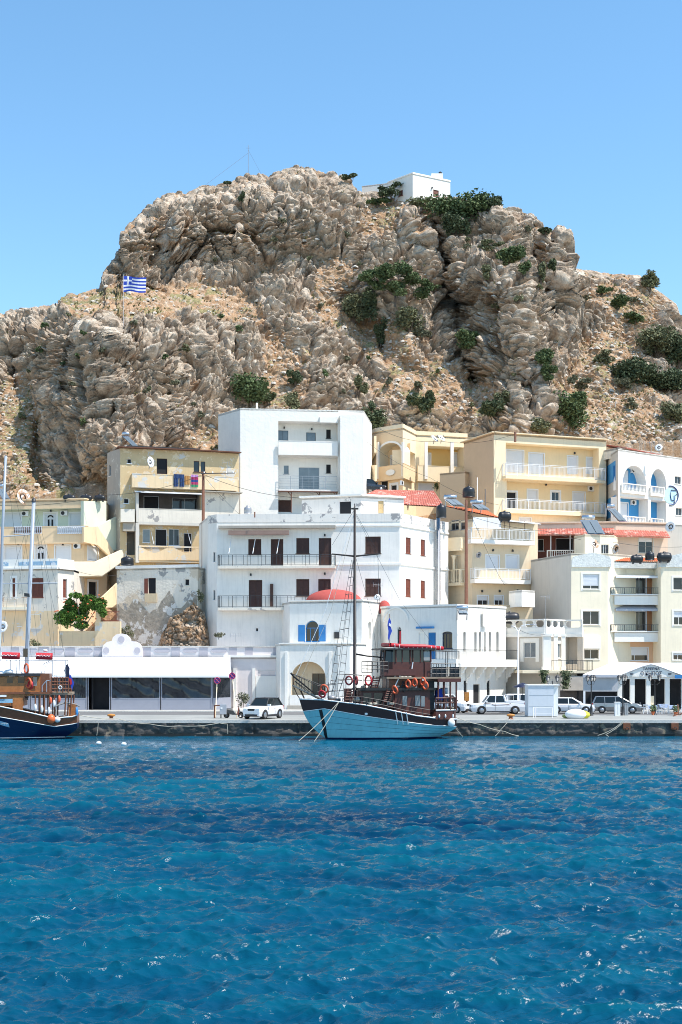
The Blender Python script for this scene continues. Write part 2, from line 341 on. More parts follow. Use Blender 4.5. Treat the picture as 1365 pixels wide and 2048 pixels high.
    for (cx, cy, sx, sy, a) in [(330, 610, 130, 35, 1.3), (180, 615, 100, 25, .7), (45, 870, 50, 90, 1.2), (20, 790, 40, 40, .5), (1220, 755, 90, 70, 1.2), (1240, 850, 120, 40, 1.3), (850, 760, 80, 60, 1.0), (800, 660, 30, 60, .5),
                                (700, 560, 60, 60, .35), (760, 450, 50, 30, .7), (560, 780, 60, 60, .6), (1240, 590, 80, 40, .5), (960, 810, 60, 35, .8), (760, 690, 60, 60, .6), (880, 800, 70, 40, .7), (770, 440, 40, 60, .4), (560, 700, 60, 50, .35), (650, 560, 60, 40, .4), (1290, 610, 60, 50, .5), (640, 640, 80, 100, .25), (450, 640, 60, 40, .6), (100, 985, 60, 25, 1.3), (420, 870, 60, 40, .6)]:
        soft += a * np.exp(-((PXs - cx) / sx) ** 2 - ((PYs - cy) / sy) ** 2)
    soft = soft.reshape(-1) + .60 * fbm(p / 9., 31, 4) + .2
    softm = sstep(.38, .85, soft); rock = 1 - softm
    def lumps(sc, seed, crackw, idw):
        F1, F2, ID, T = worley(q / np.array(sc), seed, True)
        cr = sstep(0, crackw, F2 - F1)
        return (1 - F1 * F1) * .45 + .35 * np.clip((F2 - F1) / .35, 0, 1) + (ID - .5) * idw + T * .75, cr
    a1, c1 = lumps((11, 11, 7.5), 5, .10, .8); a2, c2 = lumps((4.8, 4.8, 2.8), 6, .13, .55); a3, c3 = lumps((2.2, 2.2, 1.05), 7, .18, .5); a4, c4 = lumps((.95, .95, .5), 8, .25, .5)
    J1, J2, _ = worley(q / np.array([2.6, 2.6, 6.5]), 77); c5 = sstep(0, .12, J2 - J1)
    sa = bz / 1.15 + .8 * fbm(q / 6., 11, 3); fa = sa - np.floor(sa); strat = fa ** .7 * sstep(1.0, .84, fa)
    sb = bz / .50 + .7 * fbm(q / 2.6, 12, 3); fb = sb - np.floor(sb); strat2 = fb ** .7 * sstep(1.0, .8, fb)
    sm = sstep(-.3, .2, fbm(p / 10., 40, 2))
    big = 1.7 * a1 * c1 - 1.3 * (1 - c1) + .62 * a2 * c2 - .95 * (1 - c2) - .28 * (1 - c5)
    det = .44 * a3 * c3 - .50 * (1 - c3) + .17 * a4 * c4 - .14 * (1 - c4) + (.62 * strat + .34 * strat2) * (.35 + .8 * sm) + .10 * fbm(q / np.array([.7, .7, .35]), 55, 3)
    d = rock * (big + det) + 1.3 * fbm(p / 12., 50, 3) + .30 * fbm(p / 1.8, 51, 4) * rock
    d = d + softm * (.42 * np.clip(a3, 0, 1) * sstep(.35, .6, vnoise(p / 1.9, 60) + .5) + .26 * a4 * c4)
    groove = np.clip((1 - c2) * .7 + (1 - c3) * .55 + (1 - c1) * .6 + .3 * (1 - strat), 0, 1)
    topfade = 1 - (.6 + .3 * sstep(1110, 1135, PXs)) * sstep(.88, 1.0, v)[:, None]
    d = d.reshape(PXs.shape) * topfade * (.25 + .75 * sstep(0, .05, v))[:, None]
    P2 = P + Nn * d[..., None]
    # slope + earth colour masks
    g1 = np.gradient(P2, axis=1); g2 = np.gradient(P2, axis=0); n2 = np.cross(g1, g2); n2 /= np.linalg.norm(n2, axis=-1, keepdims=True) + 1e-9; n2[n2[..., 1] > 0] *= -1
    lowp = groove
    soil = np.clip(softm * 1.0 + 1.0 * lowp * sstep(.05, .4, n2[..., 2].reshape(-1)) * sstep(-.45, .15, fbm(p / 6., 70, 3)) + .45 * sstep(.55, .9, n2[..., 2].reshape(-1)) * sstep(-.1, .35, fbm(p / 4., 71, 3)), 0, 1)
    soil *= 1 - .75 * sstep(.15, .35, fbm(p / .9, 72, 3))
    veg = sstep(.05, .5, fbm(p / 3., 80, 4) + .25 * softm + .15 * (PXs.reshape(-1) < 250) - .12) * sstep(.2, .55, n2[..., 2].reshape(-1)) * np.clip(softm + .3, 0, 1)
    # back of the hill and the terrain strip under the town, joined into one sheet
    back = []
    zr = P2[-1]
    for (dy, f_) in [(3, 1.0), (10, .93), (30, .8), (80, .4), (200, .05), (420, .0)]:
        r_ = zr.copy(); r_[:, 1] += dy; r_[:, 2] = zr[:, 2] * f_ - .15 * dy * (f_ > .5); r_[:, 2] = np.maximum(r_[:, 2], 1.0); r_[:, 0] *= 1 + dy / 600; back.append(r_)
    front = []
    for k in range(26):
        t = k / 26.; r0 = P[0]; Y0 = 140.0; r_ = r0.copy(); r_[:, 1] = Y0 + (r0[:, 1] - Y0) * t; r_[:, 2] = 1.25 + (r0[:, 2] - 1.25) * (t ** 1.7) * .97; r_[:, 0] = (px - CX) / F * r_[:, 1]
        front.append(r_)
    full = np.concatenate([np.array(front), P2, np.array(back)], 0)
    def padz(a, vf, vb): a = a.reshape(PXs.shape); return np.concatenate([np.full((26, a.shape[1]), vf), a, np.full((6, a.shape[1]), vb)], 0)
    o = grid_mesh('hill', full, [hill_material()], {'soil': padz(soil, .8, .4), 'veg': padz(veg, .3, .2), 'bed': padz(bz, 1., 1.)})
    tag(o, kind='structure')
    HILL['P'] = P2; HILL['px'] = CX + P2[..., 0] / P2[..., 1] * F; HILL['py'] = HY - (P2[..., 2] - H) / P2[..., 1] * F
    HILL['n'] = n2; HILL['soil'] = soil.reshape(PXs.shape)
def hill_at(px, py):
    """nearest visible point of the hill under an image position"""
    d = (HILL['px'] - px) ** 2 + (HILL['py'] - py) ** 2
    k = np.where(d.reshape(-1) < max(9, d.min() * 1.5 + 1))[0]; Yk = HILL['P'].reshape(-1, 3)[k]; j = k[np.argmin(Yk[:, 1])]
    return Vector(HILL['P'].reshape(-1, 3)[j].tolist())
def hill_material():
    m = bpy.data.materials.new('limestone_hill'); m.use_nodes = True; nt = m.node_tree; p = nt.nodes['Principled BSDF']; N = nt.nodes.new
    geo = N('ShaderNodeNewGeometry')
    def attr(n): a = N('ShaderNodeAttribute'); a.attribute_name = n; return a.outputs['Fac']
    def noise(sc, det=6, ro=.6, vec=None, dist=0):
        n = N('ShaderNodeTexNoise'); n.inputs['Scale'].default_value = sc; n.inputs['Detail'].default_value = det; n.inputs['Roughness'].default_value = ro; n.inputs['Distortion'].default_value = dist
        lk(nt, vec or geo.outputs['Position'], n.inputs['Vector']); return n.outputs['Fac']
    def ramp(fac, els):
        r = N('ShaderNodeValToRGB'); e = r.color_ramp.elements; e[0].position, e[0].color = els[0][0], (*els[0][1], 1); e[1].position, e[1].color = els[-1][0], (*els[-1][1], 1)
        for q in els[1:-1]: x = e.new(q[0]); x.color = (*q[1], 1)
        lk(nt, fac, r.inputs['Fac']); return r.outputs['Color']
    def mix(f, a, b, mode='MIX'):
        x = N('ShaderNodeMix'); x.data_type = 'RGBA'; x.blend_type = mode
        for i, s_ in ((0, f), (6, a), (7, b)):
            if isinstance(s_, (int, float)): x.inputs[i].default_value = s_
            elif isinstance(s_, tuple): x.inputs[i].default_value = (*s_, 1)
            else: lk(nt, s_, x.inputs[i])
        return x.outputs[2]
    def math_(op, a, b):
        x = N('ShaderNodeMath'); x.operation = op
        for i, s_ in ((0, a), (1, b)):
            if isinstance(s_, (int, float)): x.inputs[i].default_value = s_
            else: lk(nt, s_, x.inputs[i])
        return x.outputs[0]
    sp = N('ShaderNodeSeparateXYZ'); lk(nt, geo.outputs['Position'], sp.inputs[0]); vr = N('ShaderNodeCombineXYZ'); lk(nt, sp.outputs[0], vr.inputs[0]); lk(nt, sp.outputs[1], vr.inputs[1]); lk(nt, attr('bed'), vr.inputs[2])
    mp = N('ShaderNodeMapping'); mp.inputs['Scale'].default_value = (.5, .5, 3.0); lk(nt, vr.outputs[0], mp.inputs['Vector'])
    st = noise(1.0, 7, .68, mp.outputs[0], .8)
    rock = ramp(noise(.55, 8, .7), [(.30, (.27, .20, .145)), (.43, (.48, .38, .29)), (.56, (.66, .56, .45)), (.70, (.83, .75, .65))])
    stc = ramp(st, [(.36, (.50, .46, .43)), (.47, (.88, .86, .84)), (.60, (1.15, 1.13, 1.1))])
    rock = mix(.85, rock, stc, 'MULTIPLY')
    rust = ramp(noise(.28, 6, .7), [(.55, (0, 0, 0)), (.68, (1, 1, 1))])
    rock = mix(math_('MULTIPLY', rust, .5), rock, (.42, .25, .14))
    soilc = ramp(noise(1.3, 8, .75), [(.3, (.36, .20, .10)), (.5, (.52, .335, .20)), (.62, (.58, .45, .33)), (.72, (.66, .60, .52))])
    grass = ramp(noise(2.2, 6, .7), [(.35, (.16, .17, .08)), (.55, (.36, .32, .15)), (.7, (.55, .45, .24))])
    sf = ramp(math_('ADD', attr('soil'), math_('MULTIPLY', math_('SUBTRACT', noise(2.0, 6, .7), .5), 1.0)), [(.38, (0, 0, 0)), (.62, (1, 1, 1))])
    c = mix(sf, rock, soilc)
    gf = ramp(math_('ADD', attr('veg'), math_('MULTIPLY', math_('SUBTRACT', noise(3.0, 6, .7), .5), 1.4)), [(.42, (0, 0, 0)), (.66, (1, 1, 1))])
    c = mix(math_('MULTIPLY', gf, .85), c, grass)
    lk(nt, c, p.inputs['Base Color']); p.inputs['Roughness'].default_value = .95; p.inputs['Specular IOR Level'].default_value = .15
    b1 = N('ShaderNodeBump'); b1.inputs['Strength'].default_value = 1.0; b1.inputs['Distance'].default_value = .40; lk(nt, st, b1.inputs['Height'])
    b2 = N('ShaderNodeBump'); b2.inputs['Strength'].default_value = 1.0; b2.inputs['Distance'].default_value = .22; lk(nt, noise(3.2, 7, .75), b2.inputs['Height']); lk(nt, b1.outputs[0], b2.inputs['Normal'])
    lk(nt, b2.outputs[0], p.inputs['Normal'])
    return m
make_hill()
# ---------------------------------------------------------------- building kit
def plaster(name, col, **k):
    k.setdefault('rough', .9); k.setdefault('bump', .2); k.setdefault('bscale', 3); k.setdefault('var', .05); k.setdefault('spec', .2); k.setdefault('scale', .8)
    return mat(name, (min(col[0]*1.05,.88), col[1]*1.0, col[2]*.92), **k)
WH = (.80, .80, .80)
plaster('white_plaster', WH, streak=.22, var=.07, spots=[((.60, .57, .53), .30, .7)])
plaster('white_clean', (.84, .84, .84), var=.05, streak=.12)
plaster('white_rough', (.83, .83, .82), bump=.5, bscale=2.5, streak=.12)
plaster('white_flaking', (.78, .76, .75), streak=.22, spots=[((.36, .34, .33), .43, .55)])
plaster('white_old', (.70, .67, .62), streak=.3, spots=[((.33, .31, .29), .41, .5), ((.55, .44, .32), .36, .9)])
plaster('grey_old', (.42, .39, .36), streak=.3, spots=[((.62, .58, .50), .42, .8)])
plaster('ochre_old', (.60, .47, .29), streak=.15, spots=[((.60, .57, .52), .43, .5), ((.74, .60, .40), .44, .9)])
plaster('ochre', (.66, .50, .28), streak=.08)
plaster('ochre_light', (.72, .58, .40), streak=.3, spots=[((.62, .59, .54), .44, .6)])
plaster('peach', (.78, .60, .41), streak=.14)
plaster('mint', (.62, .68, .58)); plaster('cream_beige', (.76, .70, .58))
plaster('beige_yellow', (.78, .64, .42)); plaster('yellow', (.85, .68, .45), streak=.10); plaster('yellow_pale', (.86, .72, .53), streak=.16)
plaster('brown_shade', (.62, .47, .33)); plaster('sand', (.72, .62, .48), streak=.2)  # brown for the left-facing yellow walls: their shade put into the colour
plaster('pinkish', (.70, .56, .47), streak=.15); plaster('cream', (.83, .77, .64), streak=.16); plaster('salmon', (.70, .48, .34)); plaster('grey_plaster', (.50, .47, .44))
plaster('lilac', (.74, .70, .74), streak=.08); plaster('lilac_grey', (.44, .43, .50)); plaster('grey_wall', (.60, .585, .56), streak=.2)
plaster('concrete', (.40, .38, .35), streak=.3, var=.12); plaster('stone_wall', (.36, .34, .32), var=.2, scale=3, bump=1, bscale=4)
mat('blue_paint', (.03, .20, .48), rough=.5); mat('blue_wall', (.06, .30, .60), rough=.8, var=.06); mat('navy', (.01, .015, .05), rough=.5)
mat('dark_wood', (.075, .03, .02), rough=.6, var=.2, scale=4); mat('red_wood', (.20, .055, .03), rough=.6, var=.2, scale=4); mat('black_void', (.012, .012, .014), rough=.8)
mat('glass', (.02, .024, .03), rough=.06, spec=.5, var=.3, scale=.6); mat('glass_pale', (.16, .19, .21), rough=.1, spec=.8, var=.25, scale=.8)
mat('white_metal', (.80, .80, .80), rough=.4, var=.02); mat('shutter_white', (.74, .75, .77), rough=.6, var=.03); mat('grey_metal', (.34, .35, .37), rough=.4, metal=.4)
mat('iron', (.03, .03, .032), rough=.5); mat('rust_wood', (.14, .055, .03), rough=.8, var=.3, scale=3, streak=.2); mat('black_plastic', (.015, .016, .02), rough=.4)
mat('steel', (.55, .56, .58), rough=.25, metal=.9, var=.1); mat('solar_glass', (.20, .24, .27), rough=.35, spec=.4)
mat('awning_white', (.86, .86, .86), rough=.8, var=.02); mat('awning_grey', (.45, .46, .5), rough=.8); mat('awning_brown', (.30, .20, .16), rough=.9, var=.15)
mat('red_tile', (.46, .13, .09), rough=.85, var=.25, scale=2.5, bump=.8, bscale=8, spots=[((.55, .30, .24), .45, 1.5)]); mat('orange_tile', (.62, .16, .06), rough=.8, var=.15, scale=2, bump=.6)
mat('dome_red', (.42, .075, .06), rough=.85, var=.12, scale=2)
mat('dish', (.70, .68, .65), rough=.5, spots=[((.50, .30, .18), .52, 1.2)]); mat('wire', (.02, .02, .02), rough=.6); mat('rope', (.50, .45, .36), rough=.9, var=.2)
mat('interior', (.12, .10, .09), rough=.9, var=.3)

class Fr:
    """a wall plane: u runs along the wall, d>0 goes into the building, z is height"""
    def __init__(s, A, Bp):
        s.A = Vector((A[0], A[1], 0)); t = Vector((Bp[0] - A[0], Bp[1] - A[1], 0)); s.L = t.length; s.t = t.normalized(); s.n = Vector((s.t.y, -s.t.x, 0))
    def __call__(s, u, d, z): return s.A + s.t * u - s.n * d + Vector((0, 0, z))
    def ray(s, px, d=0.0):
        k = (px - CX) / F; Y = (s.A.x * s.n.x + s.A.y * s.n.y - d) / (k * s.n.x + s.n.y)
        return k * Y, Y
    def u(s, px, d=0.0): X, Y = s.ray(px, d); return (Vector((X, Y, 0)) - s.A).dot(s.t)
    def z(s, px, py, d=0.0): Y = s.ray(px, d)[1]; return H + (HY - py) / F * Y
    def rect(s, r, d=0.0):
        x0, y0, x1, y1 = r; xm = (x0 + x1) / 2
        return s.u(x0, d), s.u(x1, d), s.z(xm, y1, d), s.z(xm, y0, d)
class Host:
    def __init__(s, fr, d=0.0): s.fr = fr; s.d = d; s.holes = []
def panel(mb, fr, u0, u1, z0, z1, host, mi=0):
    d = host.d; hs = host.holes
    us = sorted({u0, u1} | {min(max(x, u0), u1) for h in hs for x in h['r'][:2]}); zs = sorted({z0, z1} | {min(max(x, z0), z1) for h in hs for x in h['r'][2:]})
    mb.cur = mi
    for a, b in zip(us[:-1], us[1:]):
        for c, e in zip(zs[:-1], zs[1:]):
            if b - a < 1e-5 or e - c < 1e-5: continue
            um, zm = (a + b) / 2, (c + e) / 2
            if any(h['r'][0] < um < h['r'][1] and h['r'][2] < zm < h['r'][3] for h in hs): continue
            mb.poly([fr(a, d, c), fr(b, d, c), fr(b, d, e), fr(a, d, e)])
    for h in hs:
        a, b, c, e = h['r']; D = d + h['depth']; mb.cur = h.get('rmi', mi)
        mb.poly([fr(a, d, c), fr(b, d, c), fr(b, D, c), fr(a, D, c)])
        mb.poly([fr(a, d, e), fr(b, d, e), fr(b, D, e), fr(a, D, e)]) if not h.get('arch') else None
        if h.get('arch'):
            R = (b - a) / 2; um = (a + b) / 2; n = 14; hgt = min(h['arch'], e - c); z_ = e - hgt
            arc = [(um - R * math.cos(PI * i / n), z_ + hgt * math.sin(PI * i / n)) for i in range(n + 1)]
            for (p0, p1) in zip(arc[:-1], arc[1:]):
                mb.cur = mi; mb.poly([fr(p0[0], d, p0[1]), fr(p1[0], d, p1[1]), fr(p1[0], d, e), fr(p0[0], d, e)])
                mb.cur = h.get('rmi', mi); mb.poly([fr(p0[0], d, p0[1]), fr(p1[0], d, p1[1]), fr(p1[0], D, p1[1]), fr(p0[0], D, p0[1])])
            mb.poly([fr(a, d, c), fr(a, d, z_), fr(a, D, z_), fr(a, D, c)]); mb.poly([fr(b, d, c), fr(b, d, z_), fr(b, D, z_), fr(b, D, c)])
            if D and not h.get('inner'): mb.poly([fr(q[0], D, q[1]) for q in arc] + [fr(b, D, c), fr(a, D, c)]) if h.get('fill') else None
        else:
            mb.poly([fr(a, d, c), fr(a, d, e), fr(a, D, e), fr(a, D, c)]); mb.poly([fr(b, d, c), fr(b, d, e), fr(b, D, e), fr(b, D, c)])
        if h.get('inner'): panel(mb, fr, a, b, c, e, h['inner'], h.get('imi', mi))
class Bld:
    def __init__(s, name, label, cat, corners, top, zbot, back=8, mats=('white_plaster',), group=None, hidden=(True, True), flat=True):
        """corners: visible corners left to right as (photo column, depth); top: photo row of the roof edge at the first corner"""
        s.P = [((px - CX) / F * Y, Y) for px, Y in corners]
        s.z1 = H + (HY - top) / F * corners[0][1]; s.z0 = zbot; s.mats = list(mats)
        t = (Vector(s.P[-1]) - Vector(s.P[0])); nb = Vector((-t.y, t.x)).normalized() * back
        s.ring = s.P + [(s.P[-1][0] + nb.x, s.P[-1][1] + nb.y), (s.P[0][0] + nb.x, s.P[0][1] + nb.y)]
        cx = sum(p[0] for p in s.ring) / len(s.ring); cy = sum(p[1] for p in s.ring) / len(s.ring)
        s.root = thing(name, label, cat, (cx, cy, zbot), group=group)
        s.hosts = [Host(Fr(s.P[i], s.P[i + 1])) for i in range(len(s.P) - 1)]
        s.flat = flat; s.trim = {}
    def mb(s): return MB()
    def loggia(s, host, rect, depth, mi=0, rmi=None, arch=None):
        r = host.fr.rect(rect, host.d); inner = Host(host.fr, host.d + depth)
        if arch: arch = r[3] - host.fr.z((rect[0] + rect[2]) / 2, arch, host.d)
        host.holes.append(dict(r=r, depth=depth, inner=inner, imi=mi, rmi=mi if rmi is None else rmi, arch=arch)); inner.r = r
        return inner
    def win(s, host, rect, kind='glass', n=2, fc='white_metal', sc=None, depth=.14, trim=None, tw=.12, name='window', sill=True, arch=None, label=None, half=.5, open_=False):
        fr = host.fr; d = host.d; r = fr.rect(rect, d); a, b, c, e = r
        if hasattr(host, 'r'): a = max(a, host.r[0] + .01); b = min(b, host.r[1] - .01); c = max(c, host.r[2] + .01); e = min(e, host.r[3] - .01)
        ah = None
        if arch: ah = e - fr.z((rect[0] + rect[2]) / 2, arch, d)
        host.holes.append(dict(r=(a, b, c, e), depth=depth, arch=ah, fill=False))
        m = MB(); D = d + depth; w = .055 if (b - a) > .5 else .035
        bx = lambda mm, u0, u1, d0, d1, z0, z1: mm.box(u0, u1, d0, d1, z0, z1, fr)
        g = D - .05
        if ah:
            um, R = (a + b) / 2, (b - a) / 2
            for i in range(10):
                t0, t1 = PI * i / 10, PI * (i + 1) / 10
                m.prism([fr(um - R * math.cos(t0), g, e - ah + ah * math.sin(t0)), fr(um - R * math.cos(t1), g, e - ah + ah * math.sin(t1)), fr(um - (R - .08) * math.cos(t1), g, e - ah + (ah - .08) * math.sin(t1)), fr(um - (R - .08) * math.cos(t0), g, e - ah + (ah - .08) * math.sin(t0))], -fr.n * .05)
            bx(m, a, a + w, g, D, c, e - ah); bx(m, b - w, b, g, D, c, e - ah); bx(m, a, b, g, D, e - ah - .03, e - ah + .03)
        else:
            bx(m, a, a + w, g, D, c, e); bx(m, b - w, b, g, D, c, e); bx(m, a + w, b - w, g, D, e - w, e)
        bx(m, a + w, b - w, g, D, c, c + w)
        top = e - (ah or 0) - w
        if kind in ('glass', 'curtain', 'rollhalf', 'door'):
            for i in range(1, n):
                um = a + (b - a) * i / n; bx(m, um - w * .45, um + w * .45, g, D, c + w, top)
        if sill: bx(m, a - .08, b + .08, d - .07, d - .003, c - .07, c)
        if trim:
            k = tw; o = .035
            bx(m, a - k, a - .003, d - o, d, c - (0 if name == 'door' else k), e + k); bx(m, b + .003, b + k, d - o, d, c - (0 if name == 'door' else k), e + k); bx(m, a - .003, b + .003, d - o, d, e, e + k)
        wo_ = m.build(name, trim or fc, s.root, label)
        pz = MB(); gd = D - .02
        if kind in ('glass', 'curtain', 'dark', 'door'):
            pts = [fr(a + w * .5, gd, c + w * .5), fr(b - w * .5, gd, c + w * .5)]
            if ah:
                um, R = (a + b) / 2, (b - a) / 2; pts += [fr(um + R * math.cos(PI * i / 10), gd, e - ah + ah * math.sin(PI * i / 10)) for i in range(11)]
            else: pts += [fr(b - w * .5, gd, e - w * .5), fr(a + w * .5, gd, e - w * .5)]
            pz.prism(pts, -fr.n * .02)
            pz.build('pane', {'glass': 'glass', 'curtain': 'glass_pale', 'dark': 'black_void', 'door': 'glass'}[kind], wo_)
        if kind in ('roll', 'rollhalf'):
            zb = c + w if kind == 'roll' else c + (e - c) * half; q = zb
            mm = MB(); k = 0
            nsl = max(4, int((e - zb) / .085)); hh = (e - w - zb) / nsl
            for i in range(nsl):
                z_ = zb + i * hh
                mm.add([fr(a + w, g + .002, z_), fr(b - w, g + .002, z_), fr(b - w, g - .022, z_ + hh * .8), fr(a + w, g - .022, z_ + hh * .8), fr(b - w, g + .002, z_ + hh), fr(a + w, g + .002, z_ + hh)], [(0, 1, 2, 3), (3, 2, 4, 5)])
            mm.box(a + w, b - w, g - .03, g, e - w - .12, e - w, fr)
            mm.build('shutter', sc or 'shutter_white', wo_)
            if kind == 'rollhalf':
                pz.box(a + w * .5, b - w * .5, gd, D, c + w * .5, zb + .05, fr); pz.build('pane', 'glass', wo_)
        if kind in ('brown', 'louvre'):
            mm = MB(); nn = max(1, n)
            for i in range(nn):
                u0 = a + w + (b - a - 2 * w) * i / nn + .012; u1 = a + w + (b - a - 2 * w) * (i + 1) / nn - .012; fw = .05
                mm.box(u0, u0 + fw, g - .03, g + .01, c + w, top, fr); mm.box(u1 - fw, u1, g - .03, g + .01, c + w, top, fr)
                for zz in (c + w, (c + top) / 2, top - fw): mm.box(u0 + fw, u1 - fw, g - .03, g + .01, zz, zz + fw, fr)
                z_ = c + w + fw; sl = .11
                while z_ < top - fw - .02:
                    z2 = min(z_ + sl, top - fw); mm.add([fr(u0 + fw, g + .01, z2), fr(u1 - fw, g + .01, z2), fr(u1 - fw, g - .02, z_), fr(u0 + fw, g - .02, z_)], [(0, 1, 2, 3)]); z_ = z2
            mm.box(a + w, b - w, D - .01, D, c + w, top, fr)
            mm.build('shutter', sc or 'dark_wood', wo_)
        if open_:   # leaves folded back against the wall
            wl = (b - a) * .5
            for (u0, u1) in ((a - wl - .02, a - .02), (b + .02, b + wl + .02)):
                mm = MB(); zt = e - (ah or 0) * .6
                mm.box(u0, u1, d - .06, d - .015, c, zt, fr)
                for q in range(2): mm.box(u0 + .06, u1 - .06, d - .075, d - .06, c + .08 + q * (zt - c) * .5, c + (zt - c) * (.42 + .5 * q), fr)
                mm.build('shutter', sc or 'dark_wood', wo_)
        return wo_
    def balcony(s, fr, x0, x1, pyf, dep, rail='bars', hh=1.0, slab=.2, mat_='white_plaster', rmat='white_metal', d=0.0, pyr=None, ends=True, sm=None, gap=.14):
        """slab top at photo row pyf on its front edge; rail kinds bars, rails, baluster, solid, slat, mesh"""
        D = d - dep; u0, u1 = fr.u(x0, D), fr.u(x1, D); z = fr.z((x0 + x1) / 2, pyf, D)
        if pyr is not None: hh = fr.z((x0 + x1) / 2, pyr, D) - z
        m = MB(); m.box(u0, u1, D, d - .002, z - slab, z, fr); bo = m.build('balcony', sm or mat_, s.root)
        r = MB(); e0 = [(u0, u1, D + .03)]
        def seg(a, b, fix, ax):   # run of railing along u (ax 0) or along d (ax 1)
            f = (lambda q, w, zz: fr(q, fix + w, zz)) if ax == 0 else (lambda q, w, zz: fr(fix + w, q, zz))
            B = lambda q0, q1, w0, w1, z0, z1: r.box8([f(q0, w0, z0), f(q1, w0, z0), f(q1, w1, z0), f(q0, w1, z0), f(q0, w0, z1), f(q1, w0, z1), f(q1, w1, z1), f(q0, w1, z1)])
            L = abs(b - a); lo, hi = min(a, b), max(a, b)
            if rail == 'solid': B(lo, hi, 0, .12, z + .003, z + hh); B(lo - .0, hi + .0, -.03, .15, z + hh, z + hh + .06); return
            if rail == 'baluster':
                B(lo, hi, -.02, .14, z + hh - .10, z + hh); B(lo, hi, .0, .12, z + .003, z + .10)
                n = max(2, int(L / .24))
                for i in range(n):
                    q = lo + (i + .5) * L / n; c_ = f(q, .06, z)
                    r.lathe(c_, [(.05, .10), (.035, .18), (.075, .36), (.04, .58), (.035, hh - .2), (.06, hh - .1)], 6)
                B(lo, lo + .16, -.01, .13, z, z + hh - .1) if ax == 0 else None; B(hi - .16, hi, -.01, .13, z, z + hh - .1) if ax == 0 else None
                return
            B(lo, hi, 0, .05, z + hh - .05, z + hh); n = max(1, int(round(L / 1.5)))
            for i in range(n + 1):
                q = lo + .02 + (L - .04) * i / n; B(q - .025, q + .025, 0, .05, z, z + hh - .05)
            if rail in ('bars', 'iron'):
                B(lo, hi, .01, .04, z + .08, z + .11); n = max(2, int(L / gap))
                for i in range(n):
                    q = lo + (i + .5) * L / n; B(q - .011, q + .011, .012, .034, z + .11, z + hh - .05)
            elif rail == 'rails':
                for k in range(1, 5): B(lo, hi, .01, .035, z + hh * k / 5, z + hh * k / 5 + .02)
            elif rail == 'slat':   # white aluminium: paired rails with close bars between
                B(lo, hi, .01, .04, z + .12, z + .16); B(lo, hi, .01, .04, z + hh - .22, z + hh - .18); n = int(L / .17)
                for i in range(n):
                    q = lo + (i + .5) * L / n; B(q - .014, q + .014, .012, .034, z + .16, z + hh - .22)
            elif rail == 'mesh':
                B(lo, hi, .01, .035, z + .08, z + .11); n = int(L / .75)
                for i in range(n): q = lo + (i + .5) * L / n; B(q - .02, q + .02, .012, .034, z + .11, z + hh - .05)
                B(lo, hi, .01, .03, z + hh * .8, z + hh * .8 + .02)
        seg(u0, u1, D, 0)
        if ends and dep > .3: seg(D + .06, d - .01, u0, 1); seg(D + .06, d - .01, u1 - .06, 1)
        r.build('railing', rmat, bo)
        bo['z'] = z; return bo
    def box(s, fr, rect, d0, d1, m_, name='trim', d=None):
        """a box whose front face (at depth d0) covers the photo rectangle"""
        a, b, c, e = fr.rect(rect, d0 if d is None else d); m = MB(); m.box(a, b, d0, d1, c, e, fr); return m.build(name, m_, s.root)
    def ac(s, fr, px, py, d=0.0, w=.8, h=.55):
        dd = d - .32; u = fr.u(px, dd); z = fr.z(px, py, dd); m = MB()
        m.box(u - w / 2, u + w / 2, dd, d - .06, z - h / 2, z + h / 2, fr); m.box(u - w / 2 + .05, u - w / 2 + .09, d - .06, d, z - h / 2 - .05, z - h / 2 + .1, fr); m.box(u + w / 2 - .09, u + w / 2 - .05, d - .06, d, z - h / 2 - .05, z - h / 2 + .1, fr)
        o = m.build('air_conditioner', 'white_metal', s.root); g = MB()
        for k in (.21, .15, .09): g.torus(fr(u - .12, dd - .008, z), k, .012, fr.n, 14, 4)
        c = fr(u - .12, dd - .004, z); a_ = fr.t; pts = [c + a_ * .2 * math.cos(q * PI / 6) + Vector((0, 0, .2 * math.sin(q * PI / 6))) for q in range(12)]; g.poly(pts)
        g.build('fan_grille', 'iron', o); return o
    def lamp(s, fr, px, py, d=0.0):
        z = fr.z(px, py, d - .15); u = fr.u(px, d - .15); m = MB(); m.box(u - .03, u + .03, d - .12, d, z + .1, z + .14, fr); m.box(u - .09, u + .09, d - .22, d - .06, z - .14, z + .1, fr); m.build('wall_lamp', 'iron', s.root)
    def prof(s, name, m_, fr, px_pts, d0, d1, parent=None):
        """extrude a photo-traced polygon between depths d0 and d1 of this wall"""
        pts = [fr(fr.u(x, d0), d0, fr.z(x, y, d0)) for x, y in px_pts]; m = MB(); m.prism(pts, -fr.n * (d1 - d0)); return m.build(name, m_, parent or s.root)
    def parapet(s, h=.25, o=.08, m_=None, below=0.0):
        m = MB(); z = s.z1 + below
        for i, hst in enumerate(s.hosts):
            m.box(-o if i == 0 else 0, hst.fr.L + o * .7, -o, .3, z, z + h, hst.fr)
        m.build('cornice', m_ or s.mats[0], s.root)
    def finish(s, roof=None, wallname='wall'):
        m = MB(); n = len(s.ring)
        for h in s.hosts: panel(m, h.fr, 0, h.fr.L, s.z0, s.z1, h, 0)
        m.cur = 0
        for i in range(len(s.P) - 1, n):
            a, b = s.ring[i], s.ring[(i + 1) % n]
            m.poly([(a[0], a[1], s.z0), (b[0], b[1], s.z0), (b[0], b[1], s.z1), (a[0], a[1], s.z1)])
        s.wall = m.build(wallname, s.mats, s.root)
        r = MB(); r.prism([(p[0], p[1], s.z1 - .25) for p in s.ring], (0, 0, .2)); r.build('roof', roof or s.mats[0], s.root)
        return s.root
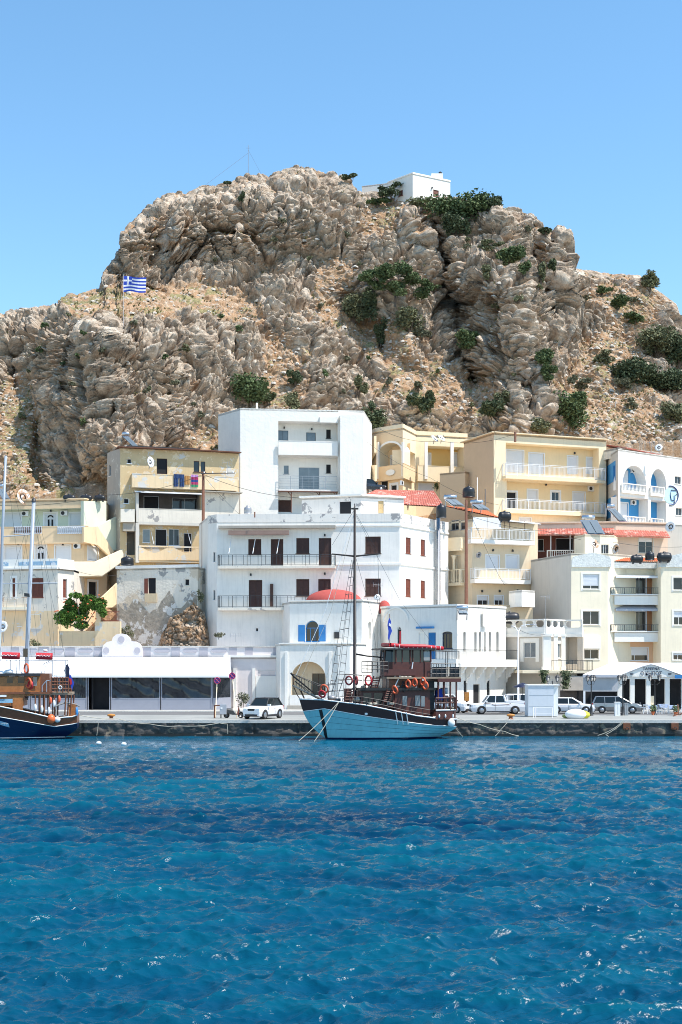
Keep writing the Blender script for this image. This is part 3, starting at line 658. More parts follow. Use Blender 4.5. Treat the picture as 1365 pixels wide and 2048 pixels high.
# ---------------------------------------------------------------- TOWN, left and centre
# --- three-storey white hotel behind the chapel
def hotel():
    b = Bld('hotel', 'long white hotel with brown shutters and two iron balconies, behind the red domed chapel', 'building', [(416, 143), (434, 141.5), (672, 141), (800, 140.5), (897, 149.5)], 1034, 6, back=7, mats=['white_plaster', 'white_old'])
    l, f1, f2, r = b.hosts
    for rc, nm in [((497, 1078, 523, 1109), 'window'), ((542, 1078, 567, 1131), 'door'), ((593, 1076, 619, 1107), 'window'), ((638, 1076, 663, 1131), 'door'), ((498, 1160, 525, 1214), 'door'), ((593, 1158, 619, 1192), 'window'), ((637, 1158, 662, 1190), 'window')]:
        b.win(f1, rc, 'brown', n=2, fc='dark_wood', name=nm, sill=nm == 'window', depth=.18)
    for rc in [(731, 1073, 762, 1107), (731, 1157, 762, 1192)]: b.win(f2, rc, 'brown', n=3, fc='dark_wood', depth=.18)
    for rc in [(812, 1075, 822, 1107), (842, 1079, 851, 1111), (812, 1158, 822, 1193), (842, 1161, 851, 1195)]: b.win(r, rc, 'brown', n=1, fc='red_wood', sc='red_wood', depth=.14, trim=None)
    for rc in [(427, 1104, 431, 1124), (427, 1180, 431, 1200)]: b.win(l, rc, 'dark', n=1)
    b.win(f1, (512, 1256, 517, 1263), 'dark', n=1, sill=False)
    fr = f1.fr
    b.balcony(fr, 436, 671, 1131, 1.1, 'mesh', pyr=1109, slab=.3, mat_='white_old', rmat='iron')
    b.balcony(fr, 436, 671, 1215, 1.1, 'mesh', pyr=1191, slab=.3, mat_='white_old', rmat='iron')
    m = MB(); a, e = fr.u(437, -.8), fr.u(671, -.8); z = fr.z(560, 1056, -.8); m.box(a, e, -.8, -.003, z, z + .28, fr); m.build('eaves', 'concrete', b.root)
    m = MB(); a, e = fr.u(457, -1), fr.u(578, -1); z = fr.z(520, 1069, -1); m.box(a, e, -1.0, -.55, z, z + .45, fr); m.build('rolled_awning', 'awning_brown', b.root)
    for x in (463, 511, 559):
        m = MB(); m.bar(fr(fr.u(x, -.1), -.1, fr.z(x, 1078)), fr(fr.u(x - 5, -1.0), -1.05, fr.z(x - 5, 1107, -1)), .07); m.build('awning_arm', 'white_metal', b.root)
    m = MB()   # string courses on the plain bay and the side
    for y0 in (1053, 1130):
        z = f2.fr.z(700, y0); m.box(0, f2.fr.L + .1, -.12, -.003, z, z + .18, f2.fr); m.box(.1, r.fr.L, -.12, -.003, z, z + .18, r.fr)
    m.box(r.fr.L * .72, r.fr.L * .76, -.15, -.003, 8, b.z1 - 1, r.fr); m.build('string_course', 'white_clean', b.root)
    m = MB(); z = b.z1
    for h in b.hosts: m.box(-.02, h.fr.L + .02, -.03, .25, z - .75, z + .12, h.fr)
    m.build('parapet', 'white_flaking', b.root)
    m = MB(); m.box(f1.fr.u(541, -.1), f1.fr.u(547, -.1), -.35, -.1, f1.fr.z(545, 1213), f1.fr.z(545, 1168), f1.fr); m.build('folded_shutter', 'dark_wood', b.root)
    for x, y in ((502, 1149), (650, 1147), (650, 1070)): b.lamp(fr, x, y)
    m = MB(); rf = r.fr; u = rf.u(876, -.4); m.tube([rf(u, -.45, rf.z(876, 1212, -.4)), rf(u, -.45, rf.z(876, 1025, -.4))], .22, 10); m.build('flue_pipe', 'steel', b.root)
    m = MB()
    for k in range(9):
        z = rf.z(876, 1200 - k * 20, -.4)
        for s_ in (-.45, .45): m.bar(rf(u + s_, -.5, z), rf(u + s_, -.5, z + 1.06), .03)
        m.bar(rf(u - .45, -.5, z), rf(u + .45, -.5, z), .03); m.bar(rf(u + .45, -.5, z), rf(u + .45, -.01, z), .03); m.bar(rf(u - .45, -.5, z), rf(u - .45, -.01, z), .03)
    m.build('pipe_cage', 'grey_metal', b.root)
    b.finish()
    p = Bld('rooftop_room', 'white flaking rooftop room with dark doorway on the hotel roof', 'building', [(604, 146), (722, 144), (808, 146)], 996, b.z1 - .6, back=5, mats=['white_flaking'])
    p.win(p.hosts[0], (679, 1002, 703, 1030), 'dark', n=1, name='door', sill=False); p.win(p.hosts[1], (757, 1002, 768, 1030), 'brown', n=1, fc='ochre', sc='ochre', name='door', sill=False)
    p.parapet(.18, .25, 'white_clean'); p.finish()
hotel()
def pole(name, label, px, py0, py1, Y, r0, r1, m_, cat='pole', lean=0):
    o = thing(name, label, cat, at(px, py0, Y)); m = MB(); m.tube([at(px, py0, Y), at(px + lean, py1, Y)], r0, 8, r1); m.build('shaft', m_, o); return o
# --- tall white block with recessed balconies
def block():
    b = Bld('apartment_block', 'tall plain white apartment block with recessed balconies below the rock face', 'building', [(437, 162), (481, 158), (728, 159.6)], 829, 17, back=9, mats=['white_rough', 'white_clean', 'white_plaster'])
    s, f = b.hosts; fr = f.fr
    L = b.loggia(f, (557, 843, 677, 1030), 1.7, mi=1, rmi=1)
    b.win(L, (555, 861, 577, 881), 'curtain', n=2, fc='iron', name='window'); b.win(L, (613, 865, 632, 909), 'curtain', n=1, fc='iron', name='door', sill=False); b.win(L, (653, 859, 662, 877), 'dark', n=1, fc='iron')
    b.win(L, (568, 931, 578, 948), 'curtain', n=1, fc='grey_metal'); b.win(L, (598, 935, 639, 978), 'curtain', n=2, fc='grey_metal', name='door', sill=False); b.win(L, (653, 929, 662, 946), 'dark', n=1, fc='iron')
    b.win(L, (553, 1000, 583, 1024), 'brown', n=2, fc='dark_wood', name='door', sill=False); b.win(L, (640, 1000, 662, 1024), 'brown', n=2, fc='dark_wood', name='door', sill=False)
    bo = b.balcony(fr, 557.5, 676, 907, .35, 'solid', pyr=883, mat_='white_clean', rmat='white_clean', ends=False)
    # balcony floors run back into the recess
    for y, nm in ((908, 0), (979, 1), (1031, 0)):
        m = MB(); z = fr.z(610, y, 0); a, e = fr.u(557) + .02, fr.u(677) - .02; m.box(a, e, .02, 1.69, z - .22, z, fr); m.build('balcony_floor', 'white_plaster', b.root)
    bo.parent = b.root
    b.balcony(fr, 558, 675, 979, .25, 'rails', pyr=952, rmat='grey_metal', ends=False)
    m = MB(); z = fr.z(610, 982, -.6); a, e = fr.u(557, -.6), fr.u(676, -.6); m.box(a, e, -.62, -.26, z - .12, z, fr)
    for x in (583, 640, 674): m.bar(fr(fr.u(x, -.5), -.5, z - 2.6), fr(fr.u(x, -.5), -.5, z - .12), .10); m.bar(fr(fr.u(x, -.5) - .4, -.5, z - .12), fr(fr.u(x, -.5), -.5, z - .6), .07)
    m.build('pergola', 'rust_wood', b.root)
    b.box(fr, (640, 833, 676, 845), -.3, -.01, 'white_clean', 'roof_fascia'); b.box(fr, (681, 829, 728, 1030), -.9, -.01, 'white_rough', 'pier')
    for x, y in ((569, 855), (624, 858)): b.lamp(fr, x, y, 1.7)
    b.finish()
    o = thing('plastic_chair', 'white plastic chair on the upper balcony of the tall white block', 'chair', fr(fr.u(654, .6), .6, fr.z(654, 908, .6))); c = Vector(o.location); m = MB()
    m.box(c.x - .22, c.x + .22, c.y - .22, c.y + .22, c.z + .42, c.z + .46); m.build('seat', 'white_metal', o); m = MB(); m.box(c.x - .22, c.x + .22, c.y + .2, c.y + .24, c.z + .46, c.z + .9); m.build('backrest', 'white_metal', o)
    for i in (-1, 1):
        for j in (-1, 1): m = MB(); m.bar((c.x + .19 * i, c.y + .19 * j, c.z), (c.x + .19 * i, c.y + .19 * j, c.z + .42), .04); m.build('leg', 'white_metal', o)
    pole('roof_pipe', 'short white vent pipe on the flat roof of the tall white block', 514, 830, 806, 161, .1, .1, 'white_metal', 'pipe')
block()
# --- tall weathered ochre house
def ochre_house():
    b = Bld('weathered_house', 'tall weathered ochre house with peeling terraces and laundry, left of the white block', 'building', [(215, 155.5), (241, 152), (400, 154.4), (478, 156)], 906, 8, back=8, mats=['grey_old', 'ochre_old', 'ochre', 'interior'])
    s, f, g = b.hosts; fr = f.fr; b.wall_mi = 1
    Lg = b.loggia(f, (277, 984, 400, 1020), 1.8, mi=3, rmi=0); b.win(Lg, (288, 992, 318, 1020), 'dark', n=1, name='door', sill=False); b.win(Lg, (345, 996, 395, 1018), 'glass', n=2, fc='grey_metal')  # recess back wall darkened: the balcony's shade is put into its colour
    b.win(f, (255, 918, 263, 927), 'dark', n=1); b.win(f, (314, 917, 335, 948), 'dark', n=2, fc='dark_wood', name='door', sill=False); b.win(f, (388, 922, 411 - 12, 944), 'glass', n=1, fc='dark_wood')
    b.win(g, (402, 923, 411, 944), 'glass', n=1, fc='dark_wood')
    b.win(s, (219, 930, 222, 952), 'dark', n=1); b.win(f, (248, 997, 258, 1007), 'dark', n=1)
    st = b.loggia(f, (254, 1062, 272, 1110), 2.0, mi=0, rmi=0)
    b.win(f, (286, 1058, 301, 1085), 'curtain', n=1); b.win(f, (311, 1058, 334, 1092), 'dark', n=1, name='door', sill=False); b.win(f, (338, 1058, 359, 1091), 'glass', n=2, name='window'); b.win(f, (368, 1066, 384, 1104), 'dark', n=1, name='door', sill=False)
    b.balcony(fr, 265, 404, 972, 1.2, 'solid', pyr=950, slab=.25, mat_='ochre_light', rmat='ochre_light'); b.balcony(g.fr, 404.5, 476, 976, 1.15, 'solid', pyr=954, slab=.25, mat_='ochre_light', rmat='ochre_light', ends=False)
    b.balcony(fr, 277, 403, 1045, 1.0, 'solid', pyr=1019, slab=.3, mat_='grey_wall', rmat='white_old')
    # scalloped balcony parapet
    bo = b.balcony(fr, 278, 405, 1120, 1.0, 'rails', pyr=1092, slab=.3, mat_='ochre_light', rmat='ochre_light', ends=False)
    pts = [(278, 1120)] + [(278 + i * 127 / 36, 1100 - 5.5 * math.cos(i * 2 * PI / 18)) for i in range(37)] + [(405, 1120)]
    b.prof('scalloped_parapet', 'ochre_light', fr, pts, -1.1, -1.0); b.box(fr, (278, 1092, 405, 1095), -1.12, -1.0, 'ochre_light', 'handrail')
    b.box(fr, (242, 1018, 270, 1044), -1.2, -.02, 'white_old', 'landing'); b.box(fr, (247, 1045, 275, 1062), -.9, -.02, 'concrete', 'lintel')
    b.box(g.fr, (404, 985, 478, 1040), -.5, -.02, 'white_old', 'side_wall')
    b.box(fr, (273, 985, 278, 1045), -1.05, -.02, 'grey_wall', 'pier'); b.box(fr, (272, 1046, 279, 1125), -1.05, -.02, 'grey_wall', 'pier')
    # awning and roof sheets
    m = MB(); a, e = fr.u(270, -.8), fr.u(404, -.8); z = fr.z(330, 982, -.8); m.box8([fr(a, -1.5, z - .35), fr(e, -1.5, z - .35), fr(e, -.02, z), fr(a, -.02, z), fr(a, -1.5, z - .28), fr(e, -1.5, z - .28), fr(e, -.02, z + .07), fr(a, -.02, z + .07)]); m.build('awning', 'awning_white', b.root)
    for h, x0, x1, y0 in ((fr, 236, 404, 905), (g.fr, 404.5, 483, 909)):
        m = MB(); a, e = h.u(x0, -.6), h.u(x1, -.6); m.box8([h(a, -.7, b.z1 + .0), h(e, -.7, b.z1 + .0), h(e, 5, b.z1 + .25), h(a, 5, b.z1 + .25), h(a, -.7, b.z1 + .12), h(e, -.7, b.z1 + .12), h(e, 5, b.z1 + .37), h(a, 5, b.z1 + .37)]); m.build('roof_sheet', 'rust_wood', b.root)
    m = MB(); a, e = fr.u(255, .5), fr.u(400, .5); m.box8([fr(a, .4, b.z1 + .3), fr(e, .4, b.z1 + .3), fr(e, 3, b.z1 + .5), fr(a, 3, b.z1 + .5), fr(a, .4, b.z1 + .42), fr(e, .4, b.z1 + .42), fr(e, 3, b.z1 + .62), fr(a, 3, b.z1 + .62)]); m.build('roof_sheet', 'iron', b.root)
    h = g.fr; m = MB(); a, e = h.u(404, -1), h.u(484, -1); z = h.z(440, 985, -1); m.box(a, e, -1.4, -.02, z, z + .1, h); m.build('roof_sheet', 'concrete', b.root)
    for x0, y0, x1, y1 in ((302, 1060, 308, 1088), (375, 1060, 382, 1087)):
        m = MB(); m.bar(fr(fr.u(x0, -.1), -.1, fr.z(x0, y0)), fr(fr.u(x1, -1), -1, fr.z(x1, y1, -1)), .06); m.build('awning_arm', 'white_metal', b.root)
    # finish: grey side, ochre front
    m = MB()
    for i, hh in enumerate(b.hosts): panel(m, hh.fr, 0, hh.fr.L, b.z0, b.z1, hh, 0 if i == 0 else 1)
    n = len(b.ring)
    for i in range(len(b.P) - 1, n):
        p, q = b.ring[i], b.ring[(i + 1) % n]; m.cur = 0; m.poly([(p[0], p[1], b.z0), (q[0], q[1], b.z0), (q[0], q[1], b.z1), (p[0], p[1], b.z1)])
    m.cur = 0; m.poly([(p[0], p[1], b.z1 - .05) for p in b.ring]); m.build('wall', b.mats, b.root)
    # laundry on the terrace rail
    D = -1.3
    def cloth(x0, y0, x1, y1, cols, name, label, cat, legs=False):
        o = thing(name, label, cat, fr(fr.u((x0 + x1) / 2, D), D, fr.z(x0, y1, D))); n = len(cols)
        for i, c in enumerate(cols):
            za, zb = fr.z(x0, y0 + (y1 - y0) * i / n, D), fr.z(x0, y0 + (y1 - y0) * (i + 1) / n, D); a, e = fr.u(x0, D), fr.u(x1, D); m = MB(); V = []; Fc = []
            def strip(a, e):
                N_ = 8
                for k in range(N_):
                    u0, u1 = a + (e - a) * k / N_, a + (e - a) * (k + 1) / N_; w0, w1 = .03 * math.sin(k * 1.9), .03 * math.sin((k + 1) * 1.9)
                    m.add([fr(u0, D + w0, zb), fr(u1, D + w1, zb), fr(u1, D + w1, za), fr(u0, D + w0, za)], [(0, 1, 2, 3)])
            if legs and i > 0: strip(a, a + (e - a) * .44); strip(a + (e - a) * .56, e)
            else: strip(a, e)
            mat('cloth_%d%d%d' % tuple(int(q * 99) for q in c), c, rough=.95, var=.25, scale=3); ob = m.build('fabric', 'cloth_%d%d%d' % tuple(int(q * 99) for q in c), o)
            sd = ob.modifiers.new('thickness', 'SOLIDIFY'); sd.thickness = .015
    cloth(348, 948, 369, 973, [(.02, .05, .14)] * 3, 'jeans', 'blue jeans drying on the upper terrace parapet', 'laundry', True)
    cloth(370, 951, 380, 969, [(.45, .22, .07)], 'towel', 'orange brown cloth drying between the jeans and the striped cloth', 'laundry')
    cloth(383, 949, 397, 974, [(.45, .25, .5), (.35, .03, .10), (.03, .05, .2), (.4, .04, .12), (.05, .25, .12)], 'striped_cloth', 'purple red and green striped cloth drying right of the jeans', 'laundry')
ochre_house()
# --- peach and mint apartments on the left
def peach():
    b = Bld('holiday_apartments', 'two-storey peach and mint apartments with white doors at the left edge', 'building', [(-70, 152), (168, 150), (214, 153)], 1003, 8, back=8, mats=['peach', 'mint'])
    f, r = b.hosts; fr = f.fr
    L = b.loggia(f, (-69, 1018, 167, 1054), 1.2, mi=1, rmi=1)
    for rc in ((8, 1026, 42, 1054), (140, 1026, 168, 1054)): b.win(L, rc, 'roll', trim='white_metal', tw=.14, sill=False)
    b.win(L, (-40, 1026, -10, 1054), 'roll', trim='white_metal', sill=False)
    def fan_door(host, x0, y0, x1, y1):
        b.win(host, (x0, y0, x1, y1), 'roll', trim='white_metal', tw=.2, name='door', sill=False)
        h = host.fr; d = host.d + .03; xm = (x0 + x1) / 2; m = MB(); c = h(h.u(xm, d), d, h.z(xm, y0 + 8, d)); t = h.t
        R = .36
        m.prism([c + t * R * math.cos(PI * i / 8) + Vector((0, 0, R * .8 * math.sin(PI * i / 8))) for i in range(9)] + [c + t * .2 * math.cos(PI * i / 8) + Vector((0, 0, .14 * math.sin(PI * i / 8))) for i in range(8, -1, -1)], h.n * .02)
        for s_ in (-.32, .12):
            a = h.u(xm, d) + s_; z = h.z(xm, y1 - 2, d); m.box(a, a + .2, d - .02, d, z, z + .75, h)
        m.build('door_light', 'black_void', b.root)
    fan_door(L, 90, 1027, 113, 1054); fan_door(f, 72, 1090, 92, 1121)
    for rc in ((10, 1093, 43, 1121), (111, 1091, 141, 1121)): b.win(f, rc, 'roll', trim='white_metal', tw=.14)
    b.win(f, (-45, 1092, -15, 1121), 'roll', trim='white_metal', tw=.14); b.win(r, (176, 1094, 196, 1121), 'roll', trim='white_metal', tw=.12)
    b.ac(L.fr, 50, 1027, L.d); b.ac(L.fr, 128, 1026, L.d); b.ac(fr, 154, 1092)
    for x, y in ((102, 1021), (37, 1088), (82, 1086), (126, 1088)): b.lamp(fr, x, y, 1.2 if y < 1050 else 0)
    b.balcony(fr, -60, 172, 1085, .7, 'solid', pyr=1054, slab=.16, mat_='peach', rmat='peach')
    for x0, x1 in ((28, 84), (115, 171)):
        D = -.78; a, e = fr.u(x0, D), fr.u(x1, D); zb, zt = fr.z(x0, 1068, D), fr.z(x0, 1053, D); m = MB(); m.box(a, e, D - .05, D - .003, zb, zb + .08, fr); m.box(a, e, D - .05, D - .003, zt - .1, zt, fr); m.box(a, e, D - .012, D - .002, zb, zt, fr)
        m.build('baluster_frame', 'shutter_white', b.root); m = MB(); n = 13
        for i in range(n): m.lathe(fr(a + (i + .5) * (e - a) / n, D - .05, zb), [(.03, .08), (.07, .25), (.03, .5), (.05, zt - zb - .1)], 6)
        m.build('balusters', 'grey_metal' if x0 > 90 else 'dark_wood', b.root)
    # outside stair with sloping parapets
    b.prof('stair_block', 'mint', r.fr, [(168, 1002), (213, 1002), (213, 1058), (168, 1058)], -.5, -.02)
    b.prof('stair_parapet', 'peach', r.fr, [(168, 1054), (196, 1054), (229, 1104), (219, 1112), (196, 1090), (168, 1084)], -1.2, -.9)
    b.prof('stair_wall', 'mint', r.fr, [(196, 1053), (241, 1030), (241, 1098), (225, 1102)], -.88, -.5)
    b.prof('stair_parapet', 'cream_beige', r.fr, [(148, 1123), (193, 1123), (252, 1096), (252, 1118), (204, 1152), (148, 1152)], -2.2, -1.95)
    b.prof('stair_landing', 'cream_beige', r.fr, [(148, 1150), (252, 1114), (252, 1120), (204, 1154), (148, 1154)], -1.94, -.02)
    b.win(r, (178, 1163, 194, 1195), 'dark', n=1, trim='white_metal', name='door', sill=False, tw=.25)
    b.prof('stair_parapet', 'yellow_pale', r.fr, [(203, 1196), (235, 1166), (235, 1215), (203, 1215)], -2.4, -2.2)
    b.parapet(.15, .1, 'peach'); b.finish()
peach()
# --- old house with blue-painted parapet
def blue_parapet():
    b = Bld('old_house', 'old lavender and ochre house with faded blue parapet panels, lower left', 'building', [(-70, 143.5), (116, 141), (148, 143.5)], 1139, 4, back=6, mats=['white_old', 'white_plaster', 'ochre_light'])
    f, r = b.hosts; fr = f.fr
    b.win(f, (25, 1156, 31, 1194), 'brown', n=1, fc='red_wood', sc='red_wood', trim='white_clean', tw=.25); b.win(f, (64, 1156, 87, 1195), 'brown', n=2, fc='red_wood', sc='red_wood'); b.win(r, (126, 1158, 134, 1196), 'brown', n=1, fc='red_wood', sc='red_wood', trim='white_clean', tw=.3)
    b.win(f, (63, 1230, 81, 1256), 'glass', n=2, fc='red_wood', trim='white_old', tw=.12); b.win(f, (36, 1243, 43, 1252), 'dark', n=1); b.win(f, (-25, 1228, 0, 1290), 'dark', n=1, name='door', sill=False)
    b.balcony(fr, -40, 54, 1214, 1.0, 'rails', pyr=1195, slab=.3, mat_='cream', rmat='dish')
    m = MB()
    for h in b.hosts: m.box(-.05, h.fr.L + .05, -.28, .2, b.z1 - .1, b.z1 + .1, h.fr)
    m.build('cornice', 'white_clean', b.root); m = MB()
    for h in b.hosts: m.box(0, h.fr.L, -.05, .2, b.z1 + .1, b.z1 + 1.0, h.fr)
    m.build('parapet', 'white_clean', b.root)
    for x0, x1 in ((3, 18), (38, 60), (65, 87), (92, 115)):
        m = MB(); a, e = fr.u(x0), fr.u(x1); m.box(a, e, -.075, -.05, b.z1 + .3, b.z1 + .72, fr); m.build('painted_panel', 'faded_blue', b.root)
    m = MB()
    for h in b.hosts: m.box(0, h.fr.L + .02, -.03, -.002, 4, fr.z(60, 1222), h.fr)
    m.build('lower_wall', 'ochre_light', b.root)
    b.finish()
mat('faded_blue', (.30, .46, .60), rough=.9, spots=[((.7, .72, .74), .45, 1.2)])
blue_parapet()
def garden_wall():
    o = thing('garden_wall', 'ochre retaining wall under the orange flowering shrub', 'wall', at(178, 1300, 139.5)); fr = Fr(((118 - CX) / F * 139.5, 139.5), ((240 - CX) / F * 139, 139))
    m = MB(); m.box(0, fr.L, 0, .4, 4, fr.z(150, 1262), fr); m.build('lower_section', 'ochre_light', o); m = MB(); a = fr.u(190, -.1); m.box(a, fr.L + .05, -.1, .5, 4, fr.z(210, 1243), fr); m.build('upper_section', 'ochre_light', o)
    m = MB(); a = fr.u(192, -.1); m.box(a, a + .5, -.12, .4, fr.z(195, 1243), fr.z(195, 1217), fr); m.build('gate_pier', 'ochre_light', o)
    m = MB(); u0, u1 = fr.u(202), fr.u(239); z0, z1 = fr.z(220, 1243), fr.z(220, 1222)
    m.box(u0, u1, .1, .14, z1 - .05, z1, fr); m.box(u0, u1, .08, .16, z0, z0 + .12, fr)
    for k in range(16): q = u0 + (u1 - u0) * (k + .5) / 16; m.box(q - .02, q + .02, .1, .14, z0 + .1, z1 - .05, fr)
    m.build('railing', 'red_wood', o)
garden_wall()
def ruin():
    b = Bld('ruined_house', 'crumbling white house with peeling plaster and one open shutter, above the tent restaurant', 'building', [(234, 146), (396, 143.5)], 1137, 3, back=6, mats=['peeling'])
    f = b.hosts[0]; fr = f.fr
    b.win(f, (297, 1156, 312, 1187), 'dark', n=1, fc='dark_wood'); b.win(f, (370, 1158, 379, 1171), 'dark', n=1, fc='white_old'); b.win(f, (263, 1213, 272, 1226), 'dark', n=1, fc='concrete')
    m = MB(); a = fr.u(289, -.05); m.box(a, a + .42, -.06, -.01, fr.z(293, 1187), fr.z(293, 1157), fr); m.build('shutter', 'red_wood', b.root)
    b.box(fr, (290, 1187, 314, 1205), -.12, -.01, 'ochre_light', 'window_apron')
    m = MB(); m.box(-.1, fr.L + .1, -.12, .35, b.z1 - .05, b.z1 + .28, fr); m.build('parapet', 'white_clean', b.root)
    rr = random.Random(4); pts = [(236, 1296)] + [(236 + i * 7.9, 1212 + 26 * math.sin(i * .9) * .5 + rr.uniform(-9, 9) - (14 if i > 12 else 0)) for i in range(21)] + [(395, 1296)]
    b.prof('bare_stonework', 'rubble', fr, pts, -.05, -.01)
    b.finish()
    o = thing('side_annex', 'narrow stone annex with a brown shutter, right of the crumbling white house', 'building', at(410, 1290, 144.6)); fr = Fr(((395 - CX) / F * 144.8, 144.8), ((420 - CX) / F * 144.8, 144.8)); m = MB(); m.box(0, fr.L, 0, 3, 5, fr.z(400, 1168), fr); m.build('wall', 'grey_old', o)
    m = MB(); m.box(fr.u(396), fr.u(401), -.04, -.005, fr.z(398, 1174), fr.z(398, 1150 + 6), fr)
    m = MB(); m.box(.05, .35, -.05, -.003, fr.z(398, 1205), fr.z(398, 1178), fr); m.build('shutter', 'dark_wood', o)
plaster('rubble', (.40, .36, .31), var=.35, scale=2.2, bump=1., bscale=3, spots=[((.72, .68, .62), .49, .5), ((.20, .18, .16), .38, 1.6)])
plaster('peeling', (.80, .75, .68), streak=.25, spots=[((.68, .56, .42), .47, .35), ((.38, .36, .33), .435, .45), ((.74, .74, .74), .36, .8)], bump=.8, bscale=4)
ruin()
# ---------------------------------------------------------------- TOWN, right half
def finish2(b, idx, roof=None):
    """like finish, with one wall material per visible side"""
    m = MB()
    for i, hh in enumerate(b.hosts): panel(m, hh.fr, 0, hh.fr.L, b.z0, b.z1, hh, idx[i])
    n = len(b.ring)
    for i in range(len(b.P) - 1, n):
        p, q = b.ring[i], b.ring[(i + 1) % n]; m.cur = idx[-1]; m.poly([(p[0], p[1], b.z0), (q[0], q[1], b.z0), (q[0], q[1], b.z1), (p[0], p[1], b.z1)])
    m.build('wall', b.mats, b.root); r = MB(); r.prism([(p[0], p[1], b.z1 - .25) for p in b.ring], (0, 0, .2)); r.build('roof', roof or b.mats[idx[0]], b.root)
plaster('peach_pale', (.80, .62, .42)); plaster('cream_wall', (.82, .73, .57)); plaster('mustard', (.66, .46, .20))  # this peach is a touch paler than the other peach plaster
def beige_apt():
    b = Bld('arched_apartments', 'beige apartments with an arched loggia and square white columns, behind the tall white block', 'building', [(722, 176), (752, 170), (806, 167), (832, 172), (934, 174)], 880, 22, back=9, mats=['cream_wall', 'peach_pale', 'mustard', 'yellow_pale'])
    h0, h1, h2, h3 = b.hosts
    L = b.loggia(h1, (758, 886, 803, 931), 1.8, mi=1, rmi=0, arch=905)
    b.win(L, (784, 912, 795, 932), 'dark', n=1, trim='white_metal', tw=.2); b.win(L, (762, 908, 772, 932), 'roll', trim='white_metal', tw=.15)
    L2 = b.loggia(h2, (812, 903, 831, 932), 1.8, mi=2, rmi=0)
    L3 = b.loggia(h3, (854, 893, 928, 935), 2.2, mi=2, rmi=0)
    for x in (839, 903): b.win(L3, (x, 907, x + 22, 933), 'roll', trim='white_metal', tw=.15)
    for h, x0, x1 in ((h1, 754, 805), (h2, 807, 831)): b.balcony(h.fr, x0, x1, 957, .5, 'solid', pyr=932, slab=.2, mat_='peach_pale', rmat='peach_pale', ends=False)
    b.balcony(h3.fr, 836, 932, 961, .8, 'solid', pyr=933, slab=.2, mat_='yellow_pale', rmat='yellow_pale', ends=False)
    for x in (853, 905): b.box(h3.fr, (x - 3, 884, x + 3, 958), -.95, -.7, 'white_clean', 'column')
    b.box(h1.fr, (753, 884, 757, 958), -.55, -.3, 'white_clean', 'column'); b.box(h1.fr, (803.5, 884, 806.5, 958), -.55, -.3, 'white_clean', 'column')
    m = MB(); fr = h1.fr; c = fr(fr.u(781, -.62), -.62, fr.z(781, 945, -.62)); m.prism([c + fr.t * .75 * math.cos(PI * k / 8) + Vector((0, 0, .38 * math.sin(PI * k / 8))) for k in range(16)], fr.n * .04); m.build('plaque', 'white_clean', b.root)
    # arch moulding
    m = MB(); a, e = fr.u(758), fr.u(803); um = (a + e) / 2; R = (e - a) / 2; z_ = fr.z(780, 905); hh = fr.z(780, 886) - z_
    for i in range(14):
        t0, t1 = PI * i / 14, PI * (i + 1) / 14; m.prism([fr(um - R * math.cos(t0), -.07, z_ + hh * math.sin(t0)), fr(um - R * math.cos(t1), -.07, z_ + hh * math.sin(t1)), fr(um - (R + .25) * math.cos(t1), -.07, z_ + (hh + .25) * math.sin(t1)), fr(um - (R + .25) * math.cos(t0), -.07, z_ + (hh + .25) * math.sin(t0))], fr.n * -.06)
    m.build('arch_moulding', 'white_clean', b.root)
    b.win(h3, (839, 968, 866, 990), 'roll', trim='white_metal', tw=.15); b.win(h1, (783, 970, 794, 990), 'dark', n=1, trim='white_metal', tw=.3); b.win(h1, (762, 962, 776, 990), 'dark', n=1, name='door', sill=False)
    b.ac(h2.fr, 806, 966); b.parapet(.5, .1, 'yellow_pale', below=0)
    finish2(b, [0, 1, 3, 3])
    b.prof('stair_side', 'yellow_pale', h0.fr, [(716, 925), (749, 872), (749, 905), (724, 950)], -.6, -.3)
    b.prof('terrace_wall', 'yellow_pale', h0.fr, [(716, 932), (750, 930), (750, 962), (716, 975)], -1.2, -.9)
beige_apt()
